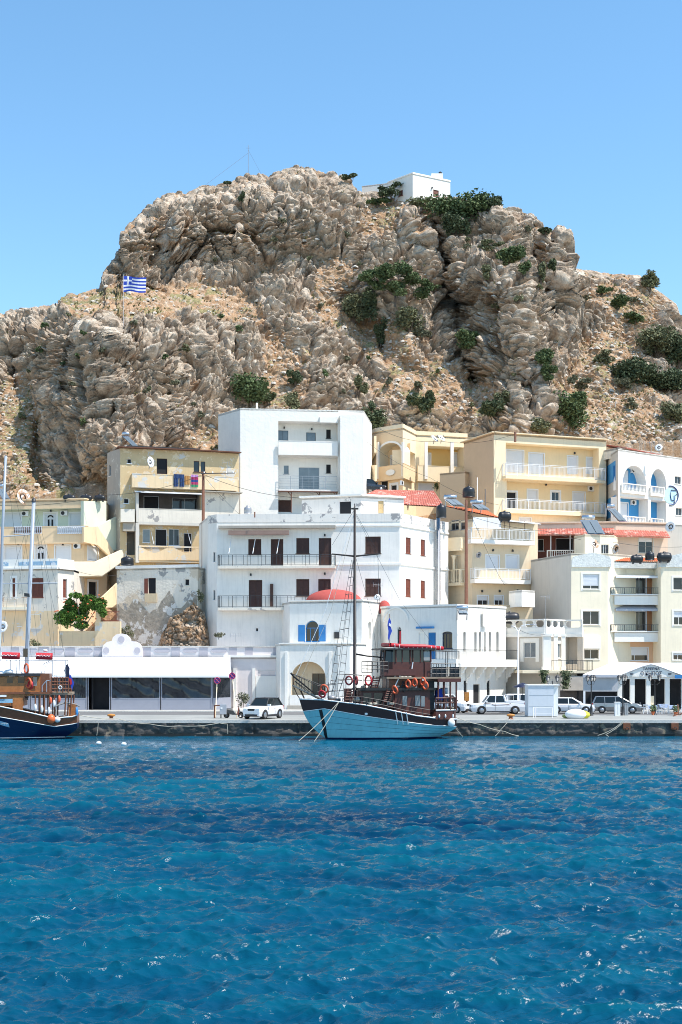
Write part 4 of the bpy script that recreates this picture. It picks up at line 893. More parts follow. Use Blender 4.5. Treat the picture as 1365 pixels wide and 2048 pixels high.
def yellow_hotel():
    a0 = Bld('rear_building', 'long pale yellow flat-roofed building behind the yellow balconies', 'building', [(836, 176), (1400, 189)], 868, 25, back=6, mats=['yellow_pale']); a0.finish()
    w = Bld('side_wing', 'windowless wing in shaded brown left of the yellow balcony building', 'building', [(880, 165), (931, 163)], 947, 18, back=4, mats=['brown_shade']); w.finish()
    b = Bld('balcony_building', 'yellow building with two long white railed balconies and a blank side in shaded brown', 'building', [(928, 165), (988, 158), (1213, 163.2)], 885, 14, back=10, mats=['brown_shade', 'yellow', 'yellow_pale'])
    s, f = b.hosts; fr = f.fr
    L1 = b.loggia(f, (1012, 891, 1198, 950), 1.4, mi=1, rmi=2); L2 = b.loggia(f, (1014, 965, 1198, 1020), 1.4, mi=1, rmi=2)
    for rc in ((1014, 901, 1047, 945), (1059, 907, 1088, 948), (1136, 913, 1155, 948), (1174, 916, 1191, 948)): b.win(L1, rc, 'roll', trim='white_metal', tw=.14, name='door', sill=False)
    b.win(L2, (1014, 984, 1033, 1019), 'dark', n=1, trim='white_metal', tw=.2, name='door', sill=False)
    b.win(L2, (1056, 980, 1075, 1001), 'roll', trim='white_metal', tw=.15); b.win(L2, (1104, 984, 1119, 1002), 'glass', n=2, trim='white_metal', tw=.25); b.win(L2, (1147, 985, 1170, 1019), 'roll', trim='white_metal', tw=.16, name='door', sill=False)
    b.balcony(fr, 1012, 1212, 956, .9, 'slat', pyr=931, slab=.35, mat_='yellow_pale'); b.balcony(fr, 1012, 1212, 1024, .9, 'slat', pyr=1001, slab=.35, mat_='yellow_pale')
    b.ac(L2.fr, 1184, 977, L2.d, .9, .7); b.parapet(.1, .35, 'yellow_pale'); b.lamp(L2.fr, 1093, 969, 1.4); b.lamp(L1.fr, 1150, 906, 1.4)
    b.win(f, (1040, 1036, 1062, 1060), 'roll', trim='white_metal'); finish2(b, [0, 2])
yellow_hotel()
def blue_hotel():
    b = Bld('arched_hotel', 'white hotel with bright blue walls inside its arched balconies and a round blue emblem', 'building', [(1208, 166), (1237, 158), (1420, 168)], 919, 14, back=8, mats=['grey_wall', 'white_clean', 'blue_wall'])
    s, f = b.hosts; fr = f.fr
    def half_arch(rect, springs):
        pass
    A1 = b.loggia(f, (1246, 931, 1293, 981), 1.5, mi=2, rmi=1, arch=968); A2 = b.loggia(f, (1302, 938, 1333, 986), 1.5, mi=2, rmi=1, arch=970)
    B1 = b.loggia(f, (1241, 995, 1297, 1046), 1.5, mi=2, rmi=1); B2 = b.loggia(f, (1302, 1001, 1333, 1050), 1.5, mi=2, rmi=1)
    b.win(A1, (1247, 940, 1258, 976), 'roll', n=1, name='door', sill=False); b.win(A1, (1282, 946, 1291, 978), 'dark', n=1, name='door', sill=False); b.win(B1, (1239, 1006, 1256, 1040), 'roll', trim='white_metal', name='door', sill=False); b.win(B1, (1279, 1012, 1289, 1042), 'dark', trim='white_metal', n=1, name='door', sill=False)
    b.win(B2, (1324, 1018, 1329, 1028), 'dark', n=1)
    for rc in ((1350, 953, 1362, 968), (1352, 1016, 1364, 1031), (1374, 956, 1386, 971)): b.win(f, rc, 'glass', n=2, trim='white_clean', tw=.12)
    for x0, x1, yf, yr in ((1245, 1294, 985, 968), (1302, 1330, 990, 973), (1247, 1292, 1048, 1033), (1302, 1328, 1052, 1037)): b.balcony(fr, x0, x1, yf, .25, 'baluster', pyr=yr, slab=.15, mat_='white_clean', rmat='white_clean', ends=False)
    b.ac(B1.fr, 1269, 1005, B1.d); b.ac(A1.fr, 1269, 941, A1.d)
    for y0, y1 in ((927, 966), (995, 1034)): b.box(s.fr, (1214, y0, 1231, y1), -.04, -.003, 'blue_wall', 'painted_panel')
    # emblem
    m = MB(); c = fr(fr.u(1341, -.06), -.06, fr.z(1341, 991, -.06)); t = fr.t; Z = Vector((0, 0, 1))
    def pt(x, y, d=-.07): return fr(fr.u(x, d), d, fr.z(x, y, d))
    arc = [pt(1341 + 16 * math.sin(a), 991 - 19 * math.cos(a)) for a in [(-.05 + i / 20 * 1.08) * PI for i in range(21)]]
    m.tube(arc, .075, 6); m.tube([pt(1355, 981), pt(1343, 980), pt(1341, 990), pt(1343, 1000), pt(1348, 1001)], .06, 6); m.tube([pt(1354, 989), pt(1349, 992), pt(1349, 1009)], .06, 6)
    m.build('emblem', 'navy_sign', b.root)
    m = MB(); m.prism([pt(1341 + 13 * math.cos(q * PI / 12), 991 - 16 * math.sin(q * PI / 12), -.03) for q in range(24)], fr.n * -.02); m.build('emblem_ground', 'pale_blue', b.root)
    finish2(b, [0, 1])
    p = Bld('roof_storey', 'grey roof storey with a slanting red roof on the arched white hotel', 'building', [(1236, 161), (1326, 165)], 895, b.z1 - .5, back=5, mats=['white_old', 'red_tile'])
    p.finish(); fr = p.hosts[0].fr; m = MB(); u0, u1 = fr.u(1252, -.6), fr.u(1331, -.6); za, zb = fr.z(1252, 893, -.6), fr.z(1331, 908, -.6)
    m.box8([fr(u0, -.7, za - .2), fr(u1, -.7, zb - .35), fr(u1, 4, zb + .1), fr(u0, 4, za + .9), fr(u0, -.7, za - .1), fr(u1, -.7, zb - .25), fr(u1, 4, zb + .2), fr(u0, 4, za + 1.0)]); m.build('lean_roof', 'red_tile', p.root)
mat('navy_sign', (.02, .07, .20), rough=.4); mat('pale_blue', (.50, .72, .84), rough=.6)
blue_hotel()
def tile_roof(name, label, pts, m_, rows=.28):
    """tiled slope from four corner points (near-left, near-right, far-right, far-left) with rounded tile ribs"""
    o = thing(name, label, 'roof', (pts[0] + pts[1] + pts[2] + pts[3]) / 4); a, b_, c, d = pts; n = max(4, int((b_ - a).length / .3)); m = MB()
    nrm = (b_ - a).cross(d - a).normalized()
    if nrm.z < 0: nrm = -nrm
    R = []; K = n * 4
    for j in range(9):
        t = j / 8.; row = []
        for i in range(K + 1):
            s_ = i / K; p = (a * (1 - s_) + b_ * s_) * (1 - t) + (d * (1 - s_) + c * s_) * t; row.append(p + nrm * (.07 * abs(math.sin(PI * i / 4)) + .03 * ((j * 3) % 2)))
        R.append(row)
    V = [p for r in R for p in r]; W_ = K + 1; m.add(V, [(j * W_ + i, j * W_ + i + 1, (j + 1) * W_ + i + 1, (j + 1) * W_ + i) for j in range(8) for i in range(K)], False)
    m.build('tiles', m_, o); e = MB(); e.prism([a - nrm * .08, b_ - nrm * .08, c - nrm * .08, d - nrm * .08], nrm * .05); e.build('roof_deck', 'rust_wood', o); return o
tile_roof('tiled_roof', 'faded red tiled roof between the white hotel and the brown wing', [at(704, 1003, 152), at(890, 1014, 152), at(868, 982, 158), at(752, 980, 158)], 'red_tile')
def mid_house():
    b = Bld('terrace_house', 'sand coloured house with white railed balconies and hanging lamps, right of the wooden pole', 'building', [(893, 152), (945, 149), (1076, 152)], 1044, 6, back=7, mats=['sand', 'peach'])
    s, f = b.hosts; fr = f.fr
    b.win(s, (903, 1040, 918, 1060), 'glass', n=2, fc='grey_metal'); b.win(s, (922, 1040, 934, 1059), 'glass', n=1, fc='grey_metal'); b.win(s, (913, 1110, 922, 1165), 'roll', sc='sand', n=1)
    for x in (903,):
        b.balcony(s.fr, 895, 921, 1098, .8, 'solid', pyr=1076, slab=.2, mat_='cream_wall', rmat='cream_wall'); b.balcony(s.fr, 895, 921, 1167, .8, 'baluster', pyr=1139, slab=.25, mat_='cream_wall', rmat='cream_wall')
        m = MB(); c = s.fr(s.fr.u(908, -.6), -.6, s.fr.z(908, 1165, -.6)); m.lathe(c, [(.2, 0), (.16, .3), (.15, 2.6), (.25, 2.9), (.3, 3.1)], 10); m.build('column', 'cream_wall', b.root)
    for rc in ((973, 1111, 998, 1137), (1013, 1111, 1037, 1137)): b.win(f, rc, 'roll', trim='white_metal', tw=.13, name='door', sill=False)
    for rc in ((956, 1192, 976, 1214), (990, 1192, 1006, 1214), (1026, 1194, 1040, 1214)): b.win(f, rc, 'rollhalf', trim='white_metal', tw=.13, half=.6)
    b.balcony(fr, 943, 1070, 1080, 1.2, 'slat', pyr=1057, slab=.45, mat_='white_clean'); b.balcony(fr, 950, 1062, 1159, 1.2, 'slat', pyr=1137, slab=.45, mat_='white_clean')
    for x, y in ((987, 1100), (1026, 1101), (965, 1182), (1000, 1182), (1036, 1181)): b.lamp(fr, x, y)
    m = MB(); u0, u1 = fr.u(946, -1.1), fr.u(1003, -1.1); z0, z1 = fr.z(975, 1057, -1.1), fr.z(975, 1035, -1.1)
    for i in range(2): m.box(u0 + (u1 - u0) * i / 2 + .05, u0 + (u1 - u0) * (i + 1) / 2 - .03, -1.12, -1.06, z0, z1, fr)
    m.build('wind_screen', 'shutter_white', b.root)
    m = MB(); u0, u1 = fr.u(1003, -1.1), fr.u(1080, -1.1); z = fr.z(1003, 1040, -1.1); m.box8([fr(u0, -1.4, z - .1), fr(u1, -1.4, z - .35), fr(u1, 1.5, z + .2), fr(u0, 1.5, z + .2), fr(u0, -1.4, z - .03), fr(u1, -1.4, z - .28), fr(u1, 1.5, z + .27), fr(u0, 1.5, z + .27)]); m.build('canopy', 'awning_white', b.root)
    for x in (1010, 1020, 1050): m = MB(); m.bar(fr(fr.u(x, -1.1), -1.1, fr.z(x, 1078, -1.1)), fr(fr.u(x, -1.1), -1.1, fr.z(x, 1042, -1.1)), .06); m.build('canopy_post', 'dark_wood', b.root)
    b.finish()
    tile_roof('orange_roof', 'bright orange tiled lean-to roof beside the tall wooden pole', [at(899, 1014, 150), at(1000, 1036, 150), at(975, 1022, 153), at(893, 1012, 153)], 'orange_tile')
    w = Bld('low_wall_house', 'low cream block with a blank wall between the white museum and the cream apartments', 'building', [(895, 143.5), (1066, 145)], 1209, 4, back=3, mats=['sand']); w.finish()
    o = Bld('stair_hut', 'small white rooftop hut below the railed balconies', 'building', [(1031, 143), (1044, 142), (1070, 143.5)], 1181, w.z1 - .3, back=2, mats=['white_clean']); o.finish()
mid_house()
def pink_house():
    b = Bld('veranda_house', 'pink house with a red tiled canopy and a dark veranda, below the blue arched hotel', 'building', [(1066, 154), (1232, 153), (1336, 154.5)], 1047, 8, back=6, mats=['pinkish', 'salmon', 'red_wood'])
    v, f = b.hosts; fr = v.fr
    L = b.loggia(v, (1072, 1068, 1150, 1122), 2.2, mi=2, rmi=0); b.win(L, (1076, 1078, 1088, 1102), 'dark', n=1); b.win(L, (1112, 1076, 1150, 1105), 'dark', n=2, name='door', sill=False)
    m = MB(); m.bar(v.fr(v.fr.u(1102, .1), .1, fr.z(1102, 1122)), v.fr(v.fr.u(1102, .1), .1, fr.z(1102, 1068)), .12); m.build('post', 'white_metal', b.root); m = MB(); m.bar(v.fr(v.fr.u(1141, .1), .1, fr.z(1141, 1122)), v.fr(v.fr.u(1141, .1), .1, fr.z(1141, 1068)), .12); m.build('post', 'white_metal', b.root)
    b.balcony(fr, 1094, 1152, 1121, .15, 'baluster', pyr=1100, slab=.2, ends=False, rmat='white_clean')
    b.win(f, (1278, 1075, 1306, 1106), 'rollhalf', n=2, trim='grey_wall', tw=.12, half=.72); b.parapet(.15, .15, 'pinkish')
    for h, x0, x1, y0, y1 in ((v.fr, 1071, 1230, 1058, 1069), (f.fr, 1228, 1341, 1060, 1071)):
        m = MB(); u0, u1 = h.u(x0, -1), h.u(x1, -1); z0, z1 = h.z(x0, y1, -1), h.z(x0, y0, 0); n = int((u1 - u0) / .3) * 2; V = []
        for i in range(n + 1):
            u = u0 + (u1 - u0) * i / n; k = .06 * (i % 2); V += [h(u, -1.0, z0 + k), h(u, -.02, z1 + k)]
        m.add(V, [(2 * i, 2 * i + 2, 2 * i + 3, 2 * i + 1) for i in range(n)]); m.box(u0, u1, -1.0, -.9, z0 - .12, z0 - .02, h); m.build('tiled_canopy', 'red_tile', b.root)
    b.finish()
    t = Bld('stair_tower', 'cream stair tower carrying a rusty satellite dish, between the dark veranda and the pink wall', 'building', [(1149, 149.5), (1170, 147), (1228, 148)], 1073, 10, back=3, mats=['cream'])
    t.win(t.hosts[1], (1203, 1089, 1218, 1113), 'glass', n=3, fc='shutter_white', name='door', sill=False); t.finish()
    t2 = Bld('rooftop_wall', 'low pale wall with a white door cut by dark slots under the emblem', 'building', [(1300, 156), (1420, 157)], 1048, 10, back=1, mats=['grey_wall']); t2.finish()
pink_house()
def cream_modern():
    b = Bld('cream_apartments', 'modern cream apartments with dark iron balconies and small gables, at the right edge', 'building', [(1062, 151), (1143, 141.5), (1216, 142)], 1120, 2, back=9, mats=['grey_wall', 'cream', 'salmon', 'brick_panel'])
    s, f = b.hosts; fr = f.fr
    b.win(f, (1166, 1148, 1199, 1178), 'rollhalf', trim='white_clean', tw=.2, half=.22); b.win(f, (1166, 1222, 1199, 1249), 'glass', n=2, trim='white_clean', tw=.2); b.win(f, (1166, 1299, 1198, 1318), 'glass', n=2, trim='white_clean', tw=.15); b.box(fr, (1162, 1272, 1202, 1297), -.3, -.01, 'white_clean', 'sunshade_box')
    finish2(b, [0, 1])
    m = MB(); g = [(1144, 1120), (1148, 1113), (1170, 1108), (1184, 1105), (1200, 1108), (1220, 1113), (1223, 1120)]; m = b.prof('gable', 'stucco', fr, [(1144, 1134)] + g + [(1223, 1134)], -.12, .6)
    c = Bld('cream_apartments_centre', 'balcony bay of the cream apartments with brick coloured side panels and striped awnings', 'building', [(1216, 143.6), (1322, 144.2)], 1122, 2, back=7, mats=['cream', 'brick_panel', 'salmon', 'white_clean'])
    h = c.hosts[0]; fr = h.fr
    for y0, y1 in ((1150, 1188), (1220, 1262)):
        L = c.loggia(h, (1231, y0, 1310, y1), .8, mi=1, rmi=0); c.win(L, (1240, y0 + 3, 1292, y1 - .5), 'glass', n=4, fc='shutter_white', trim='shutter_white', name='door', sill=False)
        c.balcony(fr, 1222, 1331, y1, 1.4, 'iron', pyr=y1 - 13, slab=.12, mat_='white_clean', rmat='iron', gap=.2); m = MB(); u0, u1 = fr.u(1230, -1.3), fr.u(1333, -1.3); z = fr.z(1280, y1 + 3, -1.3); m.box(u0, u1, -1.25, -.01, z - 1.0, z - .0, fr); m.build('balcony_front', 'white_clean', c.root)
    for y0, mt in ((1152, 'awning_white'), (1218, 'awning_grey')):
        m = MB(); D = -1.2; u0, u1 = fr.u(1232, D), fr.u(1318, D); z0, z1 = fr.z(1270, y0 + 1, D), fr.z(1270, y0 - 8 if y0 > 1200 else y0 - 2, 0); N_ = 26
        m.box8([fr(u0, D, z0), fr(u1, D, z0), fr(u1, -.02, z1), fr(u0, -.02, z1), fr(u0, D, z0 + .03), fr(u1, D, z0 + .03), fr(u1, -.02, z1 + .03), fr(u0, -.02, z1 + .03)])
        for i in range(N_): a = u0 + (u1 - u0) * i / N_; e = u0 + (u1 - u0) * (i + 1) / N_; m.add([fr(a, D, z0), fr(e, D, z0), fr(e, D, z0 - .12), fr((a + e) / 2, D, z0 - .2), fr(a, D, z0 - .12)], [(0, 1, 2, 3, 4)])
        m.build('awning', mt, c.root)
    c.box(fr, (1226, 1125, 1322, 1136), -1.0, -.01, 'stucco', 'balcony_hood'); m = MB(); u0, u1 = fr.u(1229, -1), fr.u(1322, -1); z = fr.z(1270, 1123, -1); n = 44
    V = []
    for i in range(n + 1): u = u0 + (u1 - u0) * i / n; k = .08 * (i % 2); V += [fr(u, -1.05, z + k), fr(u, -.02, z + .45 + k)]
    m.add(V, [(2 * i, 2 * i + 2, 2 * i + 3, 2 * i + 1) for i in range(n)]); m.build('tile_trim', 'orange_tile', c.root)
    c.loggia(h, (1230, 1284, 1312, 1400), .4, mi=2, rmi=0)
    q = h.holes[-1]['inner']; c.win(q, (1244, 1296, 1296, 1321), 'rollhalf', n=2, trim='shutter_white', tw=.12, half=.42); c.ac(q.fr, 1234, 1319, .4)
    c.finish()
    d = Bld('cream_apartments_wing', 'right wing of the cream apartments, cut by the right edge', 'building', [(1322, 142), (1440, 142.6)], 1120, 2, back=9, mats=['cream', 'salmon'])
    f = d.hosts[0]; fr = f.fr
    d.win(f, (1347, 1155, 1366, 1180), 'glass', n=1, trim='white_clean', tw=.2); d.win(f, (1348, 1222, 1368, 1250), 'rollhalf', trim='white_clean', tw=.2, half=.55); d.win(f, (1347, 1306, 1366, 1320), 'rollhalf', trim='white_clean', tw=.15, half=.7)
    d.prof('gable', 'stucco', fr, [(1321, 1134), (1321, 1120), (1340, 1112), (1375, 1104), (1410, 1112), (1425, 1120), (1425, 1134)], -.12, .6); d.box(fr, (1326, 1287, 1420, 1325), -.03, -.005, 'salmon', 'lower_wall') if False else None
    d.finish()
plaster('stucco', (.68, .72, .74), bump=.9, bscale=6, var=.2, scale=3); mat('brick_panel', (.45, .20, .09), rough=.8, var=.2, scale=2); plaster('grey_stone', (.55, .52, .49), var=.1)
cream_modern()
def columned():
    b = Bld('columned_house', 'grey plastered house with white parapet ovals, quoined window and porch columns', 'building', [(1008, 141), (1091, 137), (1130, 140), (1166, 139)], 1258, 1.2, back=6, mats=['grey_stone', 'white_plaster'])
    f, g, k = b.hosts; fr = f.fr
    b.win(f, (1048, 1285, 1072, 1315), 'curtain', n=2, trim='white_clean', tw=.45); b.win(g, (1113, 1287, 1122, 1316), 'curtain', n=1, trim='white_clean', tw=.3)
    L = b.loggia(k, (1132, 1266, 1155, 1328), 1.0, mi=0, rmi=0)
    m = MB()
    for h in b.hosts: m.box(-.05, h.fr.L + .05, -.25, .2, b.z1 - .9, b.z1 - .55, h.fr); m.box(-.02, h.fr.L + .02, -.12, .2, b.z1 - .55, b.z1 + .02, h.fr)
    m.build('cornice', 'white_clean', b.root)
    # balustrade with oval openings
    for h in b.hosts:
        L_ = h.fr.L; n = max(1, int(L_ / 1.3)); z0, z1 = b.z1 + .03, b.z1 + .95
        m = MB(); m.box(0, L_, -.15, .12, z1 - .14, z1, h.fr); m.box(0, L_, -.1, .1, z0, z0 + .08, h.fr)
        for i in range(n + 1): q = L_ * i / n; m.box(max(0, q - .14), min(L_, q + .14), -.08, .08, z0 + .08, z1 - .14, h.fr)
        for i in range(n):
            a, e = L_ * i / n + .14, L_ * (i + 1) / n - .14; zc = (z0 + z1) / 2 - .03; hh = (z1 - z0) / 2 - .13; r = min(hh, (e - a) / 2)
            for sx_, sz_ in ((-1, -1), (-1, 1), (1, -1), (1, 1)):
                cx_ = a + r if sx_ < 0 else e - r; pts = [h.fr(cx_ + sx_ * r * math.cos(t * PI / 12), -.05, zc + sz_ * r * math.sin(t * PI / 12)) for t in range(7)] + [h.fr(a if sx_ < 0 else e, -.05, zc + sz_ * hh * 1.02)]
                m.prism(pts, h.fr.n * -.1)
        m.build('balustrade', 'white_plaster', b.root)
    z0, z1 = fr.z(1090, 1340), b.z1 - .6
    for (x, Y) in ((1094, 135.6), (1112, 136.5), (1127, 136.6)):
        m = MB(); p = at(x, 1340, Y); w = .5 if x == 1094 else .25
        m.box(p.x - w, p.x + w, p.y - w, p.y + w, p.z, p.z + .35); m.box(p.x - w * .8, p.x + w * .8, p.y - w * .8, p.y + w * .8, p.z + .35, z1 - .25); m.box(p.x - w, p.x + w, p.y - w, p.y + w, z1 - .25, z1); m.build('column', 'white_clean', b.root)
    # terrace slab with railing
    h = Fr(((1046 - CX) / F * 133.5, 133.5), ((1186 - CX) / F * 133.8, 133.8)); m = MB(); z = h.z(1120, 1341); m.box(0, h.L, 0, 7, z - .28, z, h); m.build('terrace_slab', 'cream_wall', b.root)
    m = MB(); u0 = h.u(1104); m.box(u0, h.L, .05, .08, z + 1.0, z + 1.04, h)
    for i in range(9): q = u0 + (h.L - u0 - .04) * i / 8; m.box(q, q + .04, .05, .08, z, z + 1, h)
    for i in range(24): q = h.u(1130) + .16 * i; m.box(q, q + .02, .055, .075, z + .05, z + 1, h) if q < h.L else None
    m.build('terrace_railing', 'iron', b.root)
    b.finish(wallname='wall')
    # shop below the terrace
    m = MB(); m.box(h.u(1100), h.L, .8, 6.5, 1.3, z - .285, h); m.build('shop_wall', 'white_plaster', b.root); m = MB(); m.box(h.u(1124), h.u(1165), .72, .795, 1.3, h.z(1140, 1381), h); m.build('shop_opening', 'interior', b.root)
    m = MB(); m.box(h.u(1122), h.u(1170), .1, .2, h.z(1140, 1381), h.z(1140, 1352), h); m.build('roller_curtain', 'grey_stone', b.root)
columned()
def museum():
    b = Bld('museum', 'white building with tall slit windows over a bracketed terrace, behind the stern', 'building', [(757, 140), (776, 137), (915, 133), (1012, 139)], 1216, 1.2, back=6, mats=['white_plaster', 'white_clean'])
    l, f, r = b.hosts; fr = f.fr
    b.win(f, (885, 1263, 905, 1297), 'glass', n=3, fc='navy', arch=1267, depth=.25); b.win(f, (857, 1265, 872, 1318), 'brown', n=1, fc='blue_paint', sc='blue_paint', name='door', sill=False); b.win(f, (838, 1263, 850, 1292), 'roll', n=1, sc='white_clean', arch=1270, sill=False)
    b.box(fr, (832, 1253, 866, 1257), -.35, -.01, 'blue_paint', 'door_lintel'); b.win(f, (795, 1253, 803, 1290), 'dark', n=1, arch=1258, sill=False)
    for x0, x1 in ((927, 932), (949, 954), (958, 963), (968, 973), (978, 983), (993, 998)): b.win(r, (x0, 1263, x1, 1303), 'glass' if x0 != 968 else 'dark', n=1, fc='grey_wall', arch=1266, depth=.35, sill=False)
    # moulded arch on the shaded side
    m = MB(); um, R = fr.u(792), 1.35; zc = fr.z(792, 1243)
    for i in range(14):
        t0, t1 = PI * i / 14, PI * (i + 1) / 14; m.prism([fr(um - R * math.cos(t0), -.08, zc + R * math.sin(t0)), fr(um - R * math.cos(t1), -.08, zc + R * math.sin(t1)), fr(um - (R + .16) * math.cos(t1), -.08, zc + (R + .16) * math.sin(t1)), fr(um - (R + .16) * math.cos(t0), -.08, zc + (R + .16) * math.sin(t0))], fr.n * -.07)
    m.build('arch_moulding', 'white_clean', b.root)
    z = fr.z(905, 1319, 0)
    # terrace runs along both faces
    for h, x0, x1, nm in ((f.fr, 860, 916, 0), (r.fr, 913, 1038, 1)):
        D = -1.3; u0, u1 = h.u(x0, D), h.u(x1, D); m = MB(); m.box(u0, u1, D, -.01, z - .75, z, h); m.build('terrace', 'white_clean', b.root)
        m = MB(); m.box(u0, u1, D + .03, D + .07, z + .95, z + 1.0, h); n = int((u1 - u0) / .16)
        for i in range(n): q = u0 + (u1 - u0) * (i + .5) / n; m.box(q - .01, q + .01, D + .04, D + .06, z, z + .95, h)
        m.build('railing', 'iron', b.root)
    h = r.fr
    for i in range(6):   # scrolled brackets
        u = h.u(918 + i * 20, -.4); m = MB(); pr = [(-1.25, -.76), (-1.2, -.95), (-1.0, -1.05), (-.9, -1.35), (-.6, -1.45), (-.5, -1.8), (-.2, -1.9), (-.02, -2.4), (-.02, -.76)]
        m.prism([h(u, d_, z + z_) for d_, z_ in pr], h.t * .22); m.build('bracket', 'white_plaster', b.root)
    b.win(r, (928, 1361, 935, 1402), 'glass', n=1, fc='grey_wall', sill=False); b.win(r, (947, 1368, 960, 1420), 'dark', n=1, fc='grey_wall', name='door', sill=False); b.win(r, (974, 1361, 981, 1402), 'glass', n=1, fc='grey_wall', sill=False)
    b.win(f, (893, 1355, 905, 1412), 'roll', n=1, sc='white_clean', name='door', sill=False)
    b.parapet(.2, .06, 'white_clean', below=-.1); b.finish()
    o = thing('wall_sign', 'small white sign on the bright side of the museum above the slit windows', 'sign', r.fr(r.fr.u(971, -.3), -.3, 9)); m = MB(); u = r.fr.u(971, -.3); zz = r.fr.z(971, 1251, -.3); m.box(u - .35, u + .35, -.3, -.22, zz - .1, zz + 1.6, r.fr); m.build('panel', 'white_clean', o)
    m = MB(); m.box(u - .03, u + .03, -.28, -.24, zz - 2.2, zz - .1, r.fr); m.build('bracket_pole', 'white_clean', o)
    w = Bld('bell_wall', 'low white side block with a small red domed niche, right of the red dome', 'building', [(758, 139), (778, 140)], 1228, 1.2, back=2, mats=['white_clean']); w.finish()
    m = MB(); c = at(769, 1214, 139.6); m.lathe(c, [(.62, -.7), (.62, 0), (.58, .25), (.42, .5), (.2, .65), (.02, .7)], 14); m.build('small_dome', 'dome_red', w.root)
museum()
def chapel():
    b = Bld('domed_chapel', 'white chapel with a shallow red dome and a blue arched window behind the mast', 'chapel', [(580, 137.2), (724, 135), (760, 139.5)], 1203, 1.2, back=7, mats=['white_plaster', 'white_clean'])
    f, r = b.hosts; fr = f.fr
    b.win(f, (611, 1241, 638, 1283), 'glass', n=3, fc='blue_paint', sc='blue_paint', arch=1256, open_=True, depth=.3)
    b.win(r, (737, 1243, 743, 1279), 'roll', n=1, sc='white_clean', fc='white_clean', arch=1248, sill=False, depth=.35)
    b.box(fr, (668, 1264, 678, 1277), -.18, -.01, 'iron', 'loudspeaker'); b.parapet(.12, .1, 'white_clean')
    m = MB(); c = at(668, 1203, 139.5); R = 2.95; m.lathe(c, [(R, -.1), (R, .05)] + [(R * math.cos(t * PI / 20), 1.28 * math.sin(t * PI / 20)) for t in range(1, 10)] + [(.05, 1.29)], 28); m.build('dome', 'dome_red', b.root)
    b.finish()
    p = Bld('chapel_porch', 'white porch with one large round arch and a dark door, below the red dome', 'porch', [(561, 133.5), (702, 132.6), (733, 135)], 1287, 1.2, back=4, mats=['white_plaster', 'white_clean', 'sand'])
    f, r = p.hosts; fr = f.fr
    L = p.loggia(f, (583, 1323, 652, 1418), 1.5, mi=2, rmi=2, arch=1357)
    p.win(L, (625, 1347, 650, 1408), 'glass', n=2, fc='dark_wood', name='door', sill=False)
    p.box(fr, (580, 1390, 655, 1420), -.06, -.01, 'white_clean', 'low_wall'); p.box(fr, (570, 1304, 576, 1420), -.12, -.01, 'white_clean', 'pilaster'); p.box(fr, (658, 1304, 664, 1420), -.12, -.01, 'white_clean', 'pilaster'); p.box(fr, (575, 1411, 622, 1422), -.5, -.07, 'concrete', 'step')
    p.parapet(.14, .12, 'white_clean', below=-.08); p.box(fr, (676, 1293, 700, 1420), -.25, -.01, 'white_clean', 'buttress')
    finish2(p, [0, 1])
chapel()
# ---------------------------------------------------------------- QUAY
mat('quay_top', (.31, .31, .285), rough=.9, var=.16, scale=.35, bump=.3, bscale=6, spots=[((.22, .21, .2), .36, .25)])
mat('quay_kerb', (.58, .55, .50), rough=.9, var=.15, scale=1.5, bump=.5)
mat('quay_face', (.085, .078, .072), rough=.85, var=.45, scale=1.1, bump=1.0, bscale=3.2, spots=[((.20, .165, .12), .43, .9), ((.30, .27, .23), .34, 2.2)])
mat('weed_band', (.015, .016, .014), rough=.6, var=.4, scale=2)
mat('asphalt', (.16, .155, .15), rough=.95, var=.15, scale=.6, bump=.4)
def quay():
    m = MB(); m.add([(-260, QY + .45, QZ), (260, QY + .45, QZ), (260, 142, QZ), (-260, 142, QZ)], [(0, 1, 2, 3)]); tag(m.build('quay', 'quay_top'), kind='structure')
    m = MB(); m.add([(-260, 121.5, QZ + .004), (260, 121.5, QZ + .004), (260, 129.5, QZ + .004), (-260, 129.5, QZ + .004)], [(0, 1, 2, 3)]); tag(m.build('road', 'asphalt'), kind='structure')
    m = MB(); m.box(-260, 260, 129.8, 141, QZ + .0, QZ + .12); tag(m.build('pavement', 'quay_kerb'), kind='structure')
    m = MB(); m.box(-260, 260, QY - .06, QY + .45, QZ - .22, QZ + .03); tag(m.build('kerb', 'quay_kerb'), kind='structure')
    xs = np.linspace(-45, 45, 620); zs = np.linspace(-.8, QZ - .2, 22); X, Z = np.meshgrid(xs, zs); p = np.stack([X.ravel(), np.zeros(X.size), Z.ravel()], -1)
    F1, F2, ID = worley(p / np.array([1.1, 1, .62]), 3); jb = 3.6; blk = np.abs(((p[:, 0] / jb) % 1) - .5) * 2
    d = .16 * (1 - F1) * sstep(0, .2, F2 - F1) + .10 * fbm(p / .5, 9, 4) + .10 * (ID - .5) + .18 * vnoise(p / np.array([4, 1, 1.5]), 5) - .25 * sstep(.93, 1, blk)
    P = np.stack([X, QY + .12 - d.reshape(X.shape) * .9, Z], -1); o = grid_mesh('quay_wall', P, [M['quay_face']]); tag(o, kind='structure')
    m = MB(); m.box(-260, -45, QY, QY + .5, -1, QZ - .2); m.box(45, 260, QY, QY + .5, -1, QZ - .2); tag(m.build('quay_wall', 'quay_face'), kind='structure')
    m = MB(); m.box(-60, 60, QY + .0, QY + .4, -1, .16); tag(m.build('quay_wall', 'weed_band'), kind='structure')
quay()
def gY(py): return (H - QZ) * F / (py - HY)                     # depth of a ground point on the quay seen at photo row py

